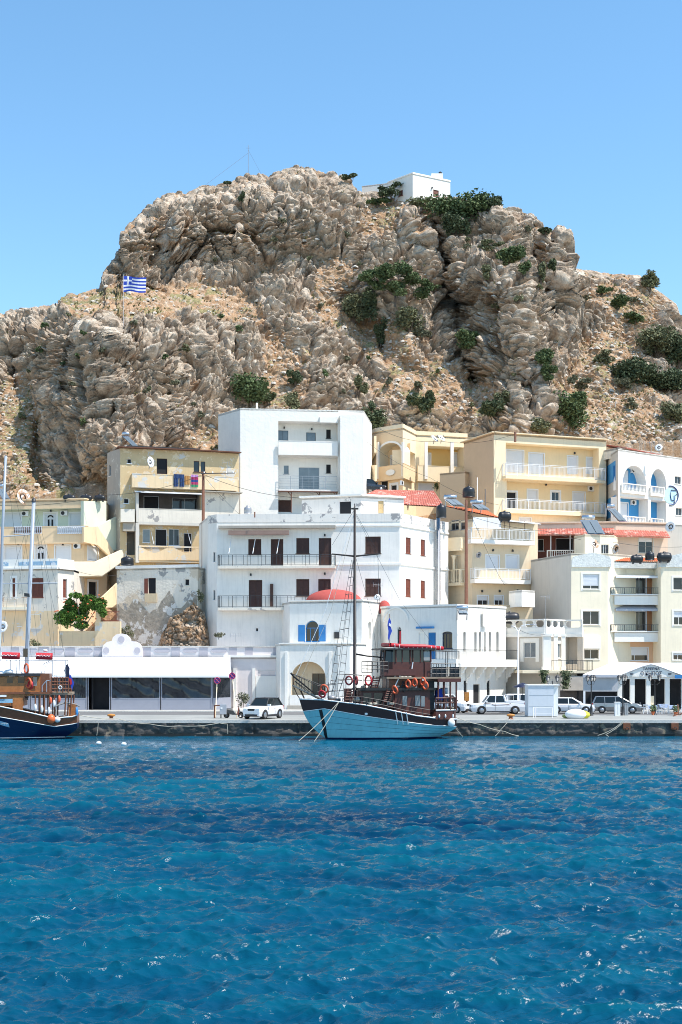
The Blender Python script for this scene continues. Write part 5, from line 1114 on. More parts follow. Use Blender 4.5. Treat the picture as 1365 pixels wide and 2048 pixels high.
# ---------------------------------------------------------------- TENT RESTAURANT
def restaurant():
    b = Bld('restaurant', 'long low lilac restaurant with scalloped gable, grey lozenge parapet and white tent front', 'restaurant', [(-120, 138), (560, 137)], 1313, 1.3, back=6, mats=['lilac', 'white_plaster'])
    f = b.hosts[0]; fr = f.fr
    for rc in ((478, 1316 + 8, 553, 1421),): b.win(f, (516, 1340, 552, 1420), 'roll', n=1, sc='lilac', name='door', sill=False)
    m = MB(); z0, z1 = b.z1, fr.z(300, 1294); m.box(-.2, fr.L, -.02, .3, z0 - .02, z1, fr); m.build('parapet', 'lilac', b.root); m = MB(); m.box(-.25, fr.L + .02, -.14, .32, z1, z1 + .1, fr); m.build('coping', 'quay_kerb', b.root)
    m = MB(); m.box(fr.u(448), fr.L, -.3, -.025, z0 - .1, z0 + .12, fr); m.build('cornice', 'white_clean', b.root)
    for x0, x1 in ((22, 38), (78, 98), (131, 150), (188, 204), (281, 302), (343, 360), (399, 416), (458, 474), (491, 506), (547, 555)):
        b.box(fr, (x0, 1295, x1, 1313), -.06, -.022, 'lilac_grey', 'parapet_panel')
    for x0, x1 in ((44, 76), (101, 128), (156, 186), (308, 341), (366, 396), (422, 455)):
        pts = [(x0, 1301), (x0 + 4, 1297.5), (x1 - 4, 1297.5), (x1, 1301), (x1 - 4, 1305), (x0 + 4, 1305)]; b.prof('lozenge', 'lilac_grey', fr, pts, -.07, -.022)
    for x in (482, 540): pass
    # scalloped gable with three discs
    pts = [(205, 1314), (205, 1299), (207, 1291), (214, 1284), (224, 1282), (226, 1275), (233, 1269), (243, 1267), (253, 1269), (260, 1275), (262, 1282), (272, 1283), (281, 1288), (285, 1296), (286, 1314)]
    g = b.prof('gable', 'lilac', fr, pts, -.28, -.03)
    for x, y, r in ((243, 1279, .34), (213, 1301, .32), (275, 1301, .32)):
        c = fr(fr.u(x, -.3), -.32, fr.z(x, y, -.3)); m = MB(); m.prism([c + fr.t * r * math.cos(k * PI / 10) + Vector((0, 0, r * math.sin(k * PI / 10))) for k in range(20)], fr.n * -.035); m.build('disc', 'lilac_grey', g)
    # white pilasters on the uncovered part
    for x in (470, 508, 558): b.box(fr, (x - 3, 1336 if x != 558 else 1316, x + 3, 1421), -.2, -.01, 'white_clean', 'pilaster')
    b.box(fr, (512, 1352, 556, 1421), -.05, -.012, 'white_clean', 'garage_panel'); b.finish()
    # tent roof
    A = Fr(((-110 - CX) / F * 131.6, 131.6), ((430 - CX) / F * 131.6, 131.6)); z0 = A.z(300, 1350); u0, u1 = A.u(-110), A.u(430)
    tl, tr = fr(fr.u(-110), -.35, fr.z(300, 1314)), fr(fr.u(462), -.35, fr.z(300, 1314)); bl, br = A(u0, -.5, z0 - .02), A(u1 + 1.4, -.5, z0 - .02)
    br2 = at(462, 1350, 134.4)
    m = MB(); N_ = 40
    for i in range(N_):
        s0, s1 = i / N_, (i + 1) / N_; P_ = lambda s_, t: (tl * (1 - s_) + tr * s_) * (1 - t) + (bl * (1 - s_) + br * s_) * t + Vector((0, 0, -.06 * math.sin(PI * t) - .025 * math.sin(PI * ((s_ * 8) % 1)) * t))
        for j in range(4): m.add([P_(s0, j / 4), P_(s1, j / 4), P_(s1, (j + 1) / 4), P_(s0, (j + 1) / 4)], [(0, 1, 2, 3)], True)
    m.poly([tr, br, br2]); m.poly([bl, br, br - Vector((0, 0, .22)), bl - Vector((0, 0, .22))]); m.poly([br, br2, br2 - Vector((0, 0, .22)), br - Vector((0, 0, .22))])
    m.build('tent_roof', 'awning_white', b.root)
    # front panels: frame, grey skirt and clear plastic windows
    zb = QZ + .13; zt = z0 - .12
    def bay(x0, x1, kind='win'):
        a, e = A.u(x0), A.u(x1); m = MB(); w = .09
        m.box(a, a + w, -.05, .05, zb, zt, A); m.box(e - w, e, -.05, .05, zb, zt, A); m.box(a + w, e - w, -.05, .05, zt - .12, zt, A)
        if kind == 'win':
            zw = A.z(x0, 1396); m.box(a + w, e - w, -.04, .04, zw - .08, zw, A); m.box(a + w, e - w, -.05, .05, zb, zb + .12, A)
            fo = m.build('bay_frame', 'bay_grey', b.root); s_ = MB(); s_.box(a + w, e - w, -.02, .02, zb + .12, zw - .08, A); s_.build('skirt', 'bay_grey', fo)
            p = MB(); K = 24; R_ = 8; V = []
            for j in range(R_ + 1):
                for i in range(K + 1):
                    u = a + w + (e - a - 2 * w) * i / K; z = zw + (zt - .12 - zw) * j / R_; V.append(A(u, .07 * math.sin(u * 2.3 + z * 2.1 + x0) * math.cos(z * 1.7 - u * .6) + .03 * math.sin(u * 5.3 + 3.3 * z * math.sin(x0 + u)), z))
            p.add(V, [(j * (K + 1) + i, j * (K + 1) + i + 1, (j + 1) * (K + 1) + i + 1, (j + 1) * (K + 1) + i) for j in range(R_) for i in range(K)], True); p.build('pane', 'vinyl', fo)
        else:
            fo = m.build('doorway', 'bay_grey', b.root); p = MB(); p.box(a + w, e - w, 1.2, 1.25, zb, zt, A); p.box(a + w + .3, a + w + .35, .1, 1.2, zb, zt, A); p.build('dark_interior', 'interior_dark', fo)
    for x0, x1, k in ((-100, 60, 'win'), (62, 116, 'win'), (118, 174, 'win'), (176, 221, 'door'), (223, 321, 'win'), (323, 424, 'win')): bay(x0, x1, k)
    m = MB(); p0 = at(425, 1421, 131.7); p1 = at(462, 1421, 134.6); R = Fr((p0.x, p0.y), (p1.x, p1.y)); m.box(0, .1, -.04, .04, zb, zt, R); m.box(R.L - .1, R.L, -.04, .04, zb, zt, R); m.box(.1, R.L - .1, -.04, .04, zb, A.z(300, 1396), R); fo = m.build('bay_frame', 'bay_grey', b.root)
    p = MB(); p.box(.1, R.L - .1, -.01, .01, A.z(300, 1396), zt, R); p.build('pane', 'vinyl', fo)
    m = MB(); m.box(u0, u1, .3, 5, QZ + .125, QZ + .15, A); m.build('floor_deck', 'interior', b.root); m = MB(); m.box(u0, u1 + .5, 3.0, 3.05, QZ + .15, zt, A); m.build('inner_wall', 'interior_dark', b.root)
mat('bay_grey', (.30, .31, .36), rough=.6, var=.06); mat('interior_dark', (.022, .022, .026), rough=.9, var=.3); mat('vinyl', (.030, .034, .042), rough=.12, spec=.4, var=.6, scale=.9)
restaurant()

# ---------------------------------------------------------------- TAVERNA at the right
def text_mesh(name, body, size, fr, x, y, d, m_, parent, squash=1.0):
    cu = bpy.data.curves.new(name, 'FONT'); cu.body = body; cu.size = size; cu.align_x = 'CENTER'; cu.align_y = 'CENTER'; cu.extrude = .012; cu.offset = .004
    ob = bpy.data.objects.new(name, cu); me = bpy.data.meshes.new_from_object(ob); bpy.data.objects.remove(ob)
    c = fr(fr.u(x, d), d, fr.z(x, y, d)); R = Matrix(((fr.t.x, 0, fr.n.x), (fr.t.y, 0, fr.n.y), (0, 1, 0)))
    o0 = origin(parent)
    for v in me.vertices: w = R @ Vector((v.co.x * squash, v.co.y, v.co.z)) + c - o0; v.co = w
    me.materials.clear(); me.materials.append(M[m_]); o = bpy.data.objects.new(name, me); COL.objects.link(o); o.parent = parent; return o
def taverna():
    Y = 131.0; A = Fr(((1165 - CX) / F * Y, Y), ((1480 - CX) / F * Y, Y)); zb = QZ + .12
    r = thing('taverna', 'white seafront taverna with a gabled fascia of dark lettering and open dining front', 'restaurant', A(4, 0, zb)); r['label'] = 'white seafront taverna with dark lettering on its gable and open dining front'
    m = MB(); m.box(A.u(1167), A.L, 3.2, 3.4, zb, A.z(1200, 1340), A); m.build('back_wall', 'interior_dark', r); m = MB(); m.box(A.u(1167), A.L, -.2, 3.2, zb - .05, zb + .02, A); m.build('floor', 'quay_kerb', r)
    for x in (1240, 1265, 1297, 1335, 1368, 1400): m = MB(); u = A.u(x); m.box(u - .22, u + .22, -.1, .25, zb + .02, A.z(1300, 1356), A); m.build('column', 'white_clean', r)
    m = MB(); m.box(A.u(1234), A.L, -.15, .3, A.z(1300, 1358), A.z(1300, 1352), A); m.build('lintel', 'white_clean', r)
    pts = [(1238, 1353), (1238, 1351), (1262, 1343), (1285, 1334), (1302, 1329.5), (1310, 1331), (1330, 1338), (1352, 1347), (1366, 1351), (1366, 1354)]; g = None
    gd = MB(); P_ = [A(A.u(x, -.3), -.3, A.z(x, y, -.3)) for x, y in pts]; gd.prism(P_, -A.n * .12); g = gd.build('gable_fascia', 'white_clean', r)
    e = MB(); e.tube([A(A.u(x, -.36), -.36, A.z(x, y - .7, -.36)) for x, y in pts[1:-1]], .06, 6); e.build('fascia_edge', 'awning_grey', g)
    text_mesh('lettering', 'ΤΑΒΕΡΝΑ', .36, A, 1303, 1338, -.34, 'navy', g, 1.0); text_mesh('lettering', 'Ο ΚΗΠΟΣ', .55, A, 1303, 1347.5, -.34, 'navy', g, .85)
    for x0 in (1264, 1340):
        o_ = MB(); o_.tube([A(A.u(x0 + 3 * math.cos(t), -.34), -.34, A.z(x0, 1348 + 2 * math.sin(t * 2), -.34)) for t in np.linspace(0, 6.2, 12)], .025, 5); o_.build('ornament', 'navy', g)
    m = MB()   # canvas roofs, left and right of the gable, ridge behind
    ridge = A.z(1250, 1324, 3.5)
    q = lambda x, y, d: A(A.u(x, d), d, A.z(x, y, d))
    m.add([q(1166, 1349, -.9), q(1238, 1351, -.9), q(1300, 1330, .5), q(1300, 1326, 3.5), q(1228, 1324, 3.5)], [(0, 1, 2, 3, 4)]); m.add([q(1302, 1329, .5), q(1366, 1350, -.9), q(1470, 1350, -.9), q(1470, 1325, 3.5), q(1300, 1326, 3.5)], [(0, 1, 2, 3, 4)])
    m.build('canvas_roof', 'awning_white', r)
    v = MB(); v.box(A.u(1166, -.9), A.u(1238, -.9), -.92, -.88, A.z(1200, 1355, -.9), A.z(1200, 1350, -.9), A); v.build('valance', 'awning_grey', r)
    v = MB(); v.box(A.u(1350, -.9), A.L, -.92, -.88, A.z(1380, 1357, -.9), A.z(1380, 1350, -.9), A); v.build('valance', 'blue_paint', r)
    c = MB(); c.box(A.u(1167, -.6), A.u(1236, -.6), -.62, -.58, A.z(1200, 1383, -.6), A.z(1200, 1355, -.6), A); c.build('side_curtain', 'canvas_grey', r)
    c = MB(); c.box(A.u(1167, -.6), A.u(1171, -.6), -.66, -.56, zb, A.z(1200, 1383, -.6), A); c.build('curtain_post', 'white_metal', r)
    for x in (1296,): c = MB(); c.box(A.u(x), A.u(x + 14), .3, .5, zb + .02, A.z(1300, 1392), A); c.build('counter', 'cream_wall', r)
mat('canvas_grey', (.46, .46, .47), rough=.9, var=.08)
taverna()
def ivy_column(px, py0, py1, Y, w, label):
    o = thing('climbing_plant', label, 'plant', at(px, py1, Y)); m = MB(); rnd = random.Random(px)
    m.tube([at(px + 2, py1, Y), at(px - 1, (py0 + py1) / 2, Y), at(px, py0, Y)], .05, 5, .02); m.build('stem', 'rust_wood', o); f = MB()
    for i in range(420):
        t = rnd.random() ** 1.4; c = at(px + rnd.gauss(0, w * (1 - .55 * t)), py0 + (py1 - py0) * t, Y + rnd.gauss(0, .25)); s_ = .13; a = Vector((rnd.gauss(0, 1), rnd.gauss(0, 1), rnd.gauss(0, 1))).normalized() * s_; b_ = a.orthogonal().normalized() * s_ * .6
        f.add([c - a, c + b_, c + a, c - b_], [(0, 1, 2, 3)])
    f.build('foliage', 'leaf_dark', o)
def leafmat(name, c):
    mat(name, c, rough=.75, var=.45, scale=1.7, spec=.2)
leafmat('leaf_dark', (.095, .120, .062)); leafmat('leaf_mid', (.115, .155, .065)); leafmat('leaf_olive', (.19, .195, .105)); leafmat('leaf_grey', (.19, .19, .12)); leafmat('leaf_bright', (.09, .17, .03)); mat('bark', (.16, .12, .09), rough=.95, var=.3, scale=3)
ivy_column(1089, 1341, 1366, 133.0, 4, 'climbing plant on the grey wall left of the double lamp'); ivy_column(1132, 1342, 1378, 132.8, 6, 'hanging climbing plant under the terrace, left of the taverna canvas')

# ---------------------------------------------------------------- CARS
mat('paint_white', (.80, .80, .81), rough=.22, var=.02, spec=.7); mat('paint_silver', (.36, .36, .36), rough=.3, metal=.7, var=.04); mat('paint_dark', (.02, .022, .03), rough=.2, spec=.8); mat('paint_blue', (.02, .05, .16), rough=.25, spec=.8)
mat('tyre', (.02, .02, .02), rough=.9); mat('rim', (.40, .41, .43), rough=.35, metal=.8); mat('car_glass', (.014, .02, .022), rough=.05, spec=.5, var=.2); mat('car_black', (.025, .025, .028), rough=.6); mat('lamp_glass', (.62, .66, .70), rough=.1, spec=1.0); mat('lamp_red', (.35, .02, .02), rough=.2); mat('plate', (.75, .75, .72), rough=.5)
def car(name, label, px, Y, ang, L=4.3, Wd=1.8, Ht=1.55, paint='paint_white', cab=(.30, .46, .86, .97), belt=.62, hood=.60, roofm=None, kind='car', pillars=(.66,), group='cars parked along the waterfront', z=None, r=.33, clad=False):
    """cab: windscreen foot, roof front, roof rear, rear-window foot as fractions of the length from the nose"""
    p = at(px, 0, Y); loc = (p.x, Y, QZ + .004 if z is None else z); o = thing(name, label, 'car' if kind != 'pickup' else 'pickup truck', (0, 0, 0), group=group); hw = Wd / 2; zl = r * .62; B = Ht * belt
    X = lambda f: L * (.5 - f); hd = Ht * hood
    prof = [(0.0, zl + .12, hd * .72, .80), (.02, zl, hd * .86, .90), (.08, zl, hd * .96, .97), (cab[0] * .9, zl, hd * 1.0, 1.0), (cab[0], zl, B, 1.0), (.6, zl, B, 1.0), (cab[3] if kind != 'pickup' else .62, zl, B, .99), (.98 if kind != 'pickup' else .985, zl, B * .97, .95), (1.0, zl + .1, B * .8, .88)]
    m = MB(); V = []
    for f_, a, t_, w_ in prof:
        w = hw * w_; zm = a + (t_ - a) * .55
        V += [(X(f_), -w * .92, a), (X(f_), -w, zm), (X(f_), -w * .97, t_ - .06), (X(f_), -w * .86, t_), (X(f_), w * .86, t_), (X(f_), w * .97, t_ - .06), (X(f_), w, zm), (X(f_), w * .92, a)]
    n = len(prof); Fc = [(i * 8 + k, i * 8 + (k + 1) % 8, (i + 1) * 8 + (k + 1) % 8, (i + 1) * 8 + k) for i in range(n - 1) for k in range(8)] + [tuple(range(8)), tuple((n - 1) * 8 + k for k in range(8))]
    m.add(V, Fc); body = m.build('body', paint, o)
    bv = body.modifiers.new('soft_edges', 'BEVEL'); bv.width = .045; bv.segments = 2; bv.limit_method = 'ANGLE'; bv.angle_limit = .5
    # greenhouse
    c0, c1, c2, c3 = cab; zt = Ht; w0, w1 = hw * .87, hw * .68
    g = MB(); g.box8([(X(c3), -w0, B - .02), (X(c0), -w0, B - .02), (X(c0), w0, B - .02), (X(c3), w0, B - .02), (X(c2), -w1, zt - .05), (X(c1), -w1, zt - .05), (X(c1), w1, zt - .05), (X(c2), w1, zt - .05)]); g.build('windows', 'car_glass', o)
    rm = MB(); rm.box8([(X(c2) - .05, -w1 - .03, zt - .06), (X(c1) + .05, -w1 - .03, zt - .06), (X(c1) + .05, w1 + .03, zt - .06), (X(c2) - .05, w1 + .03, zt - .06), (X(c2) + .12, -w1 + .08, zt), (X(c1) - .15, -w1 + .08, zt), (X(c1) - .15, w1 - .08, zt), (X(c2) + .12, w1 - .08, zt)]); rm.build('roof', roofm or paint, o)
    pm = MB()
    for s_ in (-1, 1):
        pm.bar((X(c0), s_ * w0, B - .03), (X(c1), s_ * w1, zt - .04), .075); pm.bar((X(c3), s_ * w0, B - .03), (X(c2), s_ * w1, zt - .04), .14)
        for f_ in pillars: pm.bar((X(f_), s_ * (w0 + .005), B - .03), (X(f_ + .01), s_ * (w1 + .005), zt - .04), .07)
    pm.build('pillars', roofm or paint, o)
    if kind == 'pickup':
        bd = MB(); bd.box(X(.985), X(.63), -hw * .95, -hw * .90, B - .02, B + .16); bd.box(X(.985), X(.63), hw * .90, hw * .95, B - .02, B + .16); bd.box(X(.995), X(.985), -hw * .93, hw * .93, B - .02, B + .14); bd.build('load_bed', paint, o)
        rk = MB()
        for s_ in (-1, 1): rk.tube([(X(.66), s_ * hw * .8, B), (X(.66), s_ * hw * .75, Ht), (X(.78), s_ * hw * .75, Ht - .02), (X(.78), s_ * hw * .8, B)], .025, 6)
        for k in range(5): q = X(.67 + k * .022); rk.bar((q, -hw * .8, B), (q, -hw * .76, Ht - .05), .03)
        rk.build('roll_bar', 'white_metal', o); st = MB()
        for s_ in (-1, 1):
            pt = [(.22, .78), (.36, .72), (.42, .62), (.55, .64), (.66, .66), (.72, .74)]
            for (a, za), (b_, zb_) in zip(pt[:-1], pt[1:]): st.add([(X(a), s_ * (hw + .012), za * B * 1.2), (X(b_), s_ * (hw + .012), zb_ * B * 1.2), (X(b_), s_ * (hw + .012), zb_ * B * 1.2 + .05), (X(a), s_ * (hw + .012), za * B * 1.2 + .05)], [(0, 1, 2, 3)])
        st.build('stripe', 'stripe_maroon', o)
    # wheels
    for f_ in (.185, .80):
        for s_ in (-1, 1):
            a = MB(); c = Vector((X(f_), s_ * (hw + .004), r)); a.poly([c + Vector((1.22 * r * math.cos(k * PI / 9), 0, max(-.12, 1.22 * r * math.sin(k * PI / 9)))) for k in range(-1, 11)]); a.build('wheel_arch', 'car_black', o)
            wm = MB(); wm.lathe((X(f_), s_ * (hw - .10), r), [(r * .7, -.1), (r * .95, -.1), (r, -.06), (r, .08), (r * .95, .115), (r * .66, .115)], 20, 1); wo_ = wm.build('wheel', 'tyre', o)
            rr = MB(); rr.lathe((X(f_), s_ * (hw - .10), r), [(r * .66, -.08 if s_ < 0 else .1), (r * .6, s_ * .125), (r * .15, s_ * .13), (.02, s_ * .135)], 14, 1); rr.build('rim', 'rim', wo_)
    # lamps, grille, bumper, plate, mirrors, door seams, handles
    zf = hd * .80
    for s_ in (-1, 1):
        h_ = MB(); h_.box8([(X(-.002), s_ * hw * .45, zf - .07), (X(-.002), s_ * hw * .80, zf - .07), (X(.05), s_ * hw * .93, zf - .05), (X(.03), s_ * hw * .45, zf - .07), (X(.0), s_ * hw * .45, zf + .05), (X(.0), s_ * hw * .80, zf + .05), (X(.06), s_ * hw * .93, zf + .08), (X(.03), s_ * hw * .45, zf + .05)]); h_.build('headlight', 'lamp_glass', o)
        t_ = MB(); t_.box(X(1.004), X(.975), s_ * hw * .70, s_ * hw * .93, B * .72, B * .98); t_.build('tail_light', 'lamp_red', o)
        k_ = MB(); q = X(c0 + .035); k_.box8([(q - .08, s_ * hw * .92, B + .02), (q + .06, s_ * hw * .92, B + .02), (q + .04, s_ * (hw + .2), B + .02), (q - .08, s_ * (hw + .2), B + .02), (q - .08, s_ * hw * .92, B + .14), (q + .06, s_ * hw * .92, B + .14), (q + .04, s_ * (hw + .2), B + .17), (q - .08, s_ * (hw + .2), B + .17)]); k_.build('mirror', paint, o)
        for f_ in (c0 + .02,) + tuple(pillars):
            d_ = MB(); d_.box(X(f_) - .008, X(f_) + .008, s_ * (hw + .002), s_ * (hw + .006), zl + .1, B - .05); d_.build('door_seam', 'car_black', o)
        for f_ in pillars: hn = MB(); hn.box(X(f_) + .06, X(f_) + .26, s_ * (hw - .01), s_ * (hw + .03), B * .82, B * .86); hn.build('handle', paint, o)
    g = MB(); g.prism([(X(-.004), -hw * .38, zf - .02), (X(-.004), -hw * .3, zf - .14), (X(-.004), hw * .3, zf - .14), (X(-.004), hw * .38, zf - .02), (X(-.004), hw * .3, zf + .05), (X(-.004), -hw * .3, zf + .05)], (-.04, 0, 0)); g.build('grille', 'car_black', o)
    u = MB(); u.box8([(X(.02), -hw * .8, zl), (X(-.008), -hw * .5, zl), (X(-.008), hw * .5, zl), (X(.02), hw * .8, zl), (X(.02), -hw * .86, zl + .2), (X(-.012), -hw * .55, zl + .2), (X(-.012), hw * .55, zl + .2), (X(.02), hw * .86, zl + .2)]); u.build('bumper', 'car_black', o)
    pl = MB(); pl.box(X(-.016), X(-.012), -.26, .26, zl + .22, zl + .33); pl.build('plate', 'plate', o)
    for s_ in (-1, 1): sl = MB(); sl.box(X(.70), X(.28), s_ * (hw - .04), s_ * (hw + .008), zl - .02, zl + (.16 if clad else .07)); sl.build('side_skirt', 'car_black', o)
    o.location = loc; o.rotation_euler = (0, 0, ang); return o
mat('stripe_maroon', (.12, .02, .03), rough=.4)
R_ = math.radians
car('parked_car', 'white crossover with a black roof facing the water beside the scooter', 527, 113.6, R_(-90 - 26), L=4.2, Wd=1.9, Ht=1.80, roofm='car_black', clad=True, pillars=(.62,), r=.38, cab=(.28, .44, .84, .96))
car('pickup_truck', 'white double-cab pickup with a maroon side stripe, left of the metal kiosk', 995, gY(1428), R_(180 + 3), L=5.1, Wd=1.75, Ht=1.78, kind='pickup', cab=(.235, .335, .60, .635), pillars=(.44,), r=.36, belt=.62, hood=.58)
car('parked_car', 'white estate car partly hidden behind the pickup', 1026, 130.2, R_(180 + 2), L=4.7, Wd=1.8, Ht=1.75, pillars=(.62,), cab=(.28, .38, .92, .985))
car('parked_car', 'white car facing right behind the stern of the brown boat', 893, 127.4, R_(-28), L=4.6, Wd=1.85, Ht=1.75, cab=(.28, .40, .9, .98))
car('parked_car', 'white hatchback facing right between the kiosk and the silver people carrier', 1143, gY(1427) + 0, R_(-12), L=4.4, Wd=1.8, Ht=1.52, cab=(.27, .48, .82, .96), pillars=(.55,))
car('people_carrier', 'silver people carrier facing right in front of the taverna', 1234, gY(1427) + .4, R_(-12), L=4.6, Wd=1.82, Ht=1.62, paint='paint_silver', cab=(.20, .44, .92, .98), pillars=(.52, .74))
car('parked_car', 'white car seen through the bow rails of the brown boat', 670, 121, R_(-100), L=4.3, Wd=1.8, Ht=1.62, cab=(.28, .46, .86, .97), pillars=(.62,))
# cars up on the hillside road, far smaller in the picture
def up_car(px, py, Y, paint, label, ang=0):
    z = H + (HY - py) / F * Y; car('parked_car', label, px, Y, R_(ang), paint=paint, z=z, group='cars parked on the hillside')
up_car(1146, 866, 188.0, 'paint_blue', 'dark blue car behind the stone wall, leftmost of the hillside row', 5); up_car(1185, 868, 190, 'paint_blue', 'blue car in the middle of the hillside row behind the stone wall', 3); up_car(1212, 870, 189, 'paint_dark', 'black car, rightmost of the hillside row behind the stone wall', 8)
up_car(737, 984, 163.5, 'paint_dark', 'black car squeezed between the tall white block and the tiled roof', 30)
def scooter():
    o = thing('scooter', 'black scooter parked between the grey box and the white crossover', 'scooter', at(468, 1436, 114.6)); p = Vector(o.location); p.z = QZ; o.location.z = QZ; x, y, z = p
    for dx in (-.62, .62):
        m = MB(); m.torus((x + dx, y, z + .26), .21, .055, (0, 1, 0), 16, 6); w = m.build('wheel', 'tyre', o); m = MB(); m.lathe((x + dx, y, z + .26), [(.15, -.03), (.17, 0), (.15, .03)], 12, 1); m.build('rim', 'rim', w)
    m = MB(); m.prism([(x - .75, y - .14, z + .5), (x - .1, y - .14, z + .30), (x + .25, y - .14, z + .30), (x + .35, y - .14, z + .36), (x + .1, y - .14, z + .42), (x - .05, y - .14, z + .68), (x - .8, y - .14, z + .74)], (0, .28, 0)); m.build('body', 'paint_dark', o)
    m = MB(); m.box(x - .85, x - .1, y - .13, y + .13, z + .74, z + .84); m.build('seat', 'car_black', o); m = MB(); m.box8([(x + .3, y - .2, z + .3), (x + .42, y - .2, z + .3), (x + .42, y + .2, z + .3), (x + .3, y + .2, z + .3), (x + .4, y - .15, z + .92), (x + .48, y - .15, z + .9), (x + .48, y + .15, z + .9), (x + .4, y + .15, z + .92)]); m.build('leg_shield', 'red_wood', o)
    m = MB(); m.tube([(x + .62, y, z + .26), (x + .42, y, z + .95)], .035, 6); m.build('fork', 'iron', o); m = MB(); m.tube([(x + .36, y - .32, z + 1.0), (x + .42, y, z + .97), (x + .36, y + .32, z + 1.0)], .025, 6); m.build('handlebar', 'iron', o)
    m = MB(); m.box(x - 1.05, x - .75, y - .18, y + .18, z + .8, z + 1.1); m.build('top_box', 'car_black', o); m = MB(); m.box8([(x + .45, y - .1, z + .05 + .5), (x + .8, y - .1, z + .5), (x + .8, y + .1, z + .5), (x + .45, y + .1, z + .55), (x + .5, y - .1, z + .6), (x + .78, y - .1, z + .53), (x + .78, y + .1, z + .53), (x + .5, y + .1, z + .6)]); m.build('front_mudguard', 'paint_dark', o)
scooter()

# ---------------------------------------------------------------- STREET FURNITURE
def lamp_post(px, py, n, label):
    Y = gY(py); p = at(px, 0, Y); p.z = QZ; o = thing('lamp_post', label, 'street lamp', p, group='black lantern posts along the quay'); x, y, z = p
    m = MB(); m.lathe(p, [(.19, 0), (.19, .12), (.13, .18), (.11, .7), (.13, .74), (.065, .9), (.05, 3.05), (.08, 3.1), (.03, 3.2)], 10); m.build('post', 'iron', o)
    heads = [(-.42, 0), (.42, 0)] if n == 2 else [(0, -.22), (-.3, .2), (.3, .2)]
    for dx, dy in heads:
        m = MB(); m.tube([(x, y, z + 2.85), (x + dx * .6, y + dy * .6, z + 2.8), (x + dx, y + dy, z + 2.95), (x + dx, y + dy, z + 3.12)], .022, 6); m.build('arm', 'iron', o)
        c = (x + dx, y + dy, z + 3.12); m = MB(); m.lathe(c, [(.07, 0), (.10, .04)], 6); m.lathe((c[0], c[1], c[2] + .40), [(.22, 0), (.20, .03), (.10, .14), (.03, .18), (.02, .26)], 6)
        for k in range(6): a = k * PI / 3; m.tube([(c[0] + .10 * math.cos(a), c[1] + .1 * math.sin(a), c[2] + .04), (c[0] + .19 * math.cos(a), c[1] + .19 * math.sin(a), c[2] + .40)], .012, 4)
        lo = m.build('lantern', 'iron', o); g = MB(); g.lathe((c[0], c[1], c[2] + .05), [(.085, 0), (.175, .34)], 6); g.build('glass', 'lantern_glass', lo)
mat('lantern_glass', (.30, .30, .29), rough=.3, var=.1)
lamp_post(1105.5, 1433, 2, 'black lamp post with two lanterns standing at the metal kiosk'); lamp_post(1183, 1432, 3, 'black lamp post in front of the rear of the silver people carrier'); lamp_post(1246, 1431, 3, 'black lamp post beside the white box in front of the people carrier'); lamp_post(1310, 1430, 2, 'black lamp post with two lanterns before the taverna tables, rightmost')
def street_light():
    Y = 128.0; p = at(1037, 0, Y); p.z = QZ; o = thing('street_light', 'tall pale street light with a curved arm, above the pickup', 'street light', p); top = at(1037, 1262, Y).z
    m = MB(); m.tube([p, (p.x, p.y, top)], .11, 8, .06); m.build('pole', 'white_metal', o); m = MB(); m.tube([(p.x, p.y, top - .1), (p.x + .3, p.y, top + .5), (p.x + 1.0, p.y, top + .65), (p.x + 1.3, p.y, top + .62)], .04, 6); m.build('arm', 'white_metal', o)
    m = MB(); m.ball((p.x + 1.45, p.y, top + .62), .38, .16, .08, 10, 6); m.build('lamp_head', 'grey_metal', o)
    m = MB(); m.tube([(p.x, p.y, top - .1), (p.x - .3, p.y, top + .4), (p.x - .7, p.y, top + .5)], .04, 6); m.build('arm', 'white_metal', o)
street_light()
def kiosk():
    Y = 117.3; x0, x1 = at(1057, 0, Y).x, at(1108, 0, Y).x; o = thing('kiosk', 'pale blue metal kiosk on the quay beside the double lamp', 'kiosk', ((x0 + x1) / 2, Y + 1, QZ)); z = QZ; h = at(0, 1371, Y).z
    m = MB(); m.box(x0, x1, Y, Y + 2.2, z + .08, h); m.build('cabin', 'kiosk_paint', o); m = MB(); m.box(x0 - .06, x1 + .5, Y - .08, Y + 2.3, h, h + .09); m.build('roof', 'white_metal', o); m = MB(); m.box(x0 + .02, x1 - .02, Y + .02, Y + 2.1, z, z + .08); m.build('plinth', 'concrete', o)
    m = MB(); m.box(x1, x1 + .42, Y + .2, Y + 2.1, z + .04, h - .02); m.build('side_cupboard', 'white_metal', o)
    m = MB(); m.box(x1 + .42, x1 + .44, Y + .6, Y + 1.6, z + 1.0, h - .4); m.build('side_window', 'glass', o)
    for dz in (.9, 1.9): m = MB(); m.box(x0 + .05, x1 - .05, Y - .012, Y - .002, z + dz, z + dz + .025); m.build('panel_seam', 'kiosk_seam', o)
mat('kiosk_paint', (.60, .64, .69), rough=.5, var=.06, streak=.15); mat('kiosk_seam', (.30, .35, .40), rough=.5)
kiosk()
def guard(px0, px1, py, label):
    Y = gY(py); x0, x1 = at(px0, 0, Y).x, at(px1, 0, Y).x; o = thing('guard_rail', label, 'railing', ((x0 + x1) / 2, Y, QZ))
    for x in (x0, x0 + .2, x1): m = MB(); m.tube([(x, Y, QZ), (x, Y, QZ + .95)], .03, 6); m.build('post', 'grey_metal', o)
    for h in (.35, .9): m = MB(); m.tube([(x0, Y, QZ + h), (x1, Y, QZ + h)], .018, 5); m.build('rail', 'white_metal', o)
guard(1067, 1105, 1436, 'low grey guard rail in front of the metal kiosk')
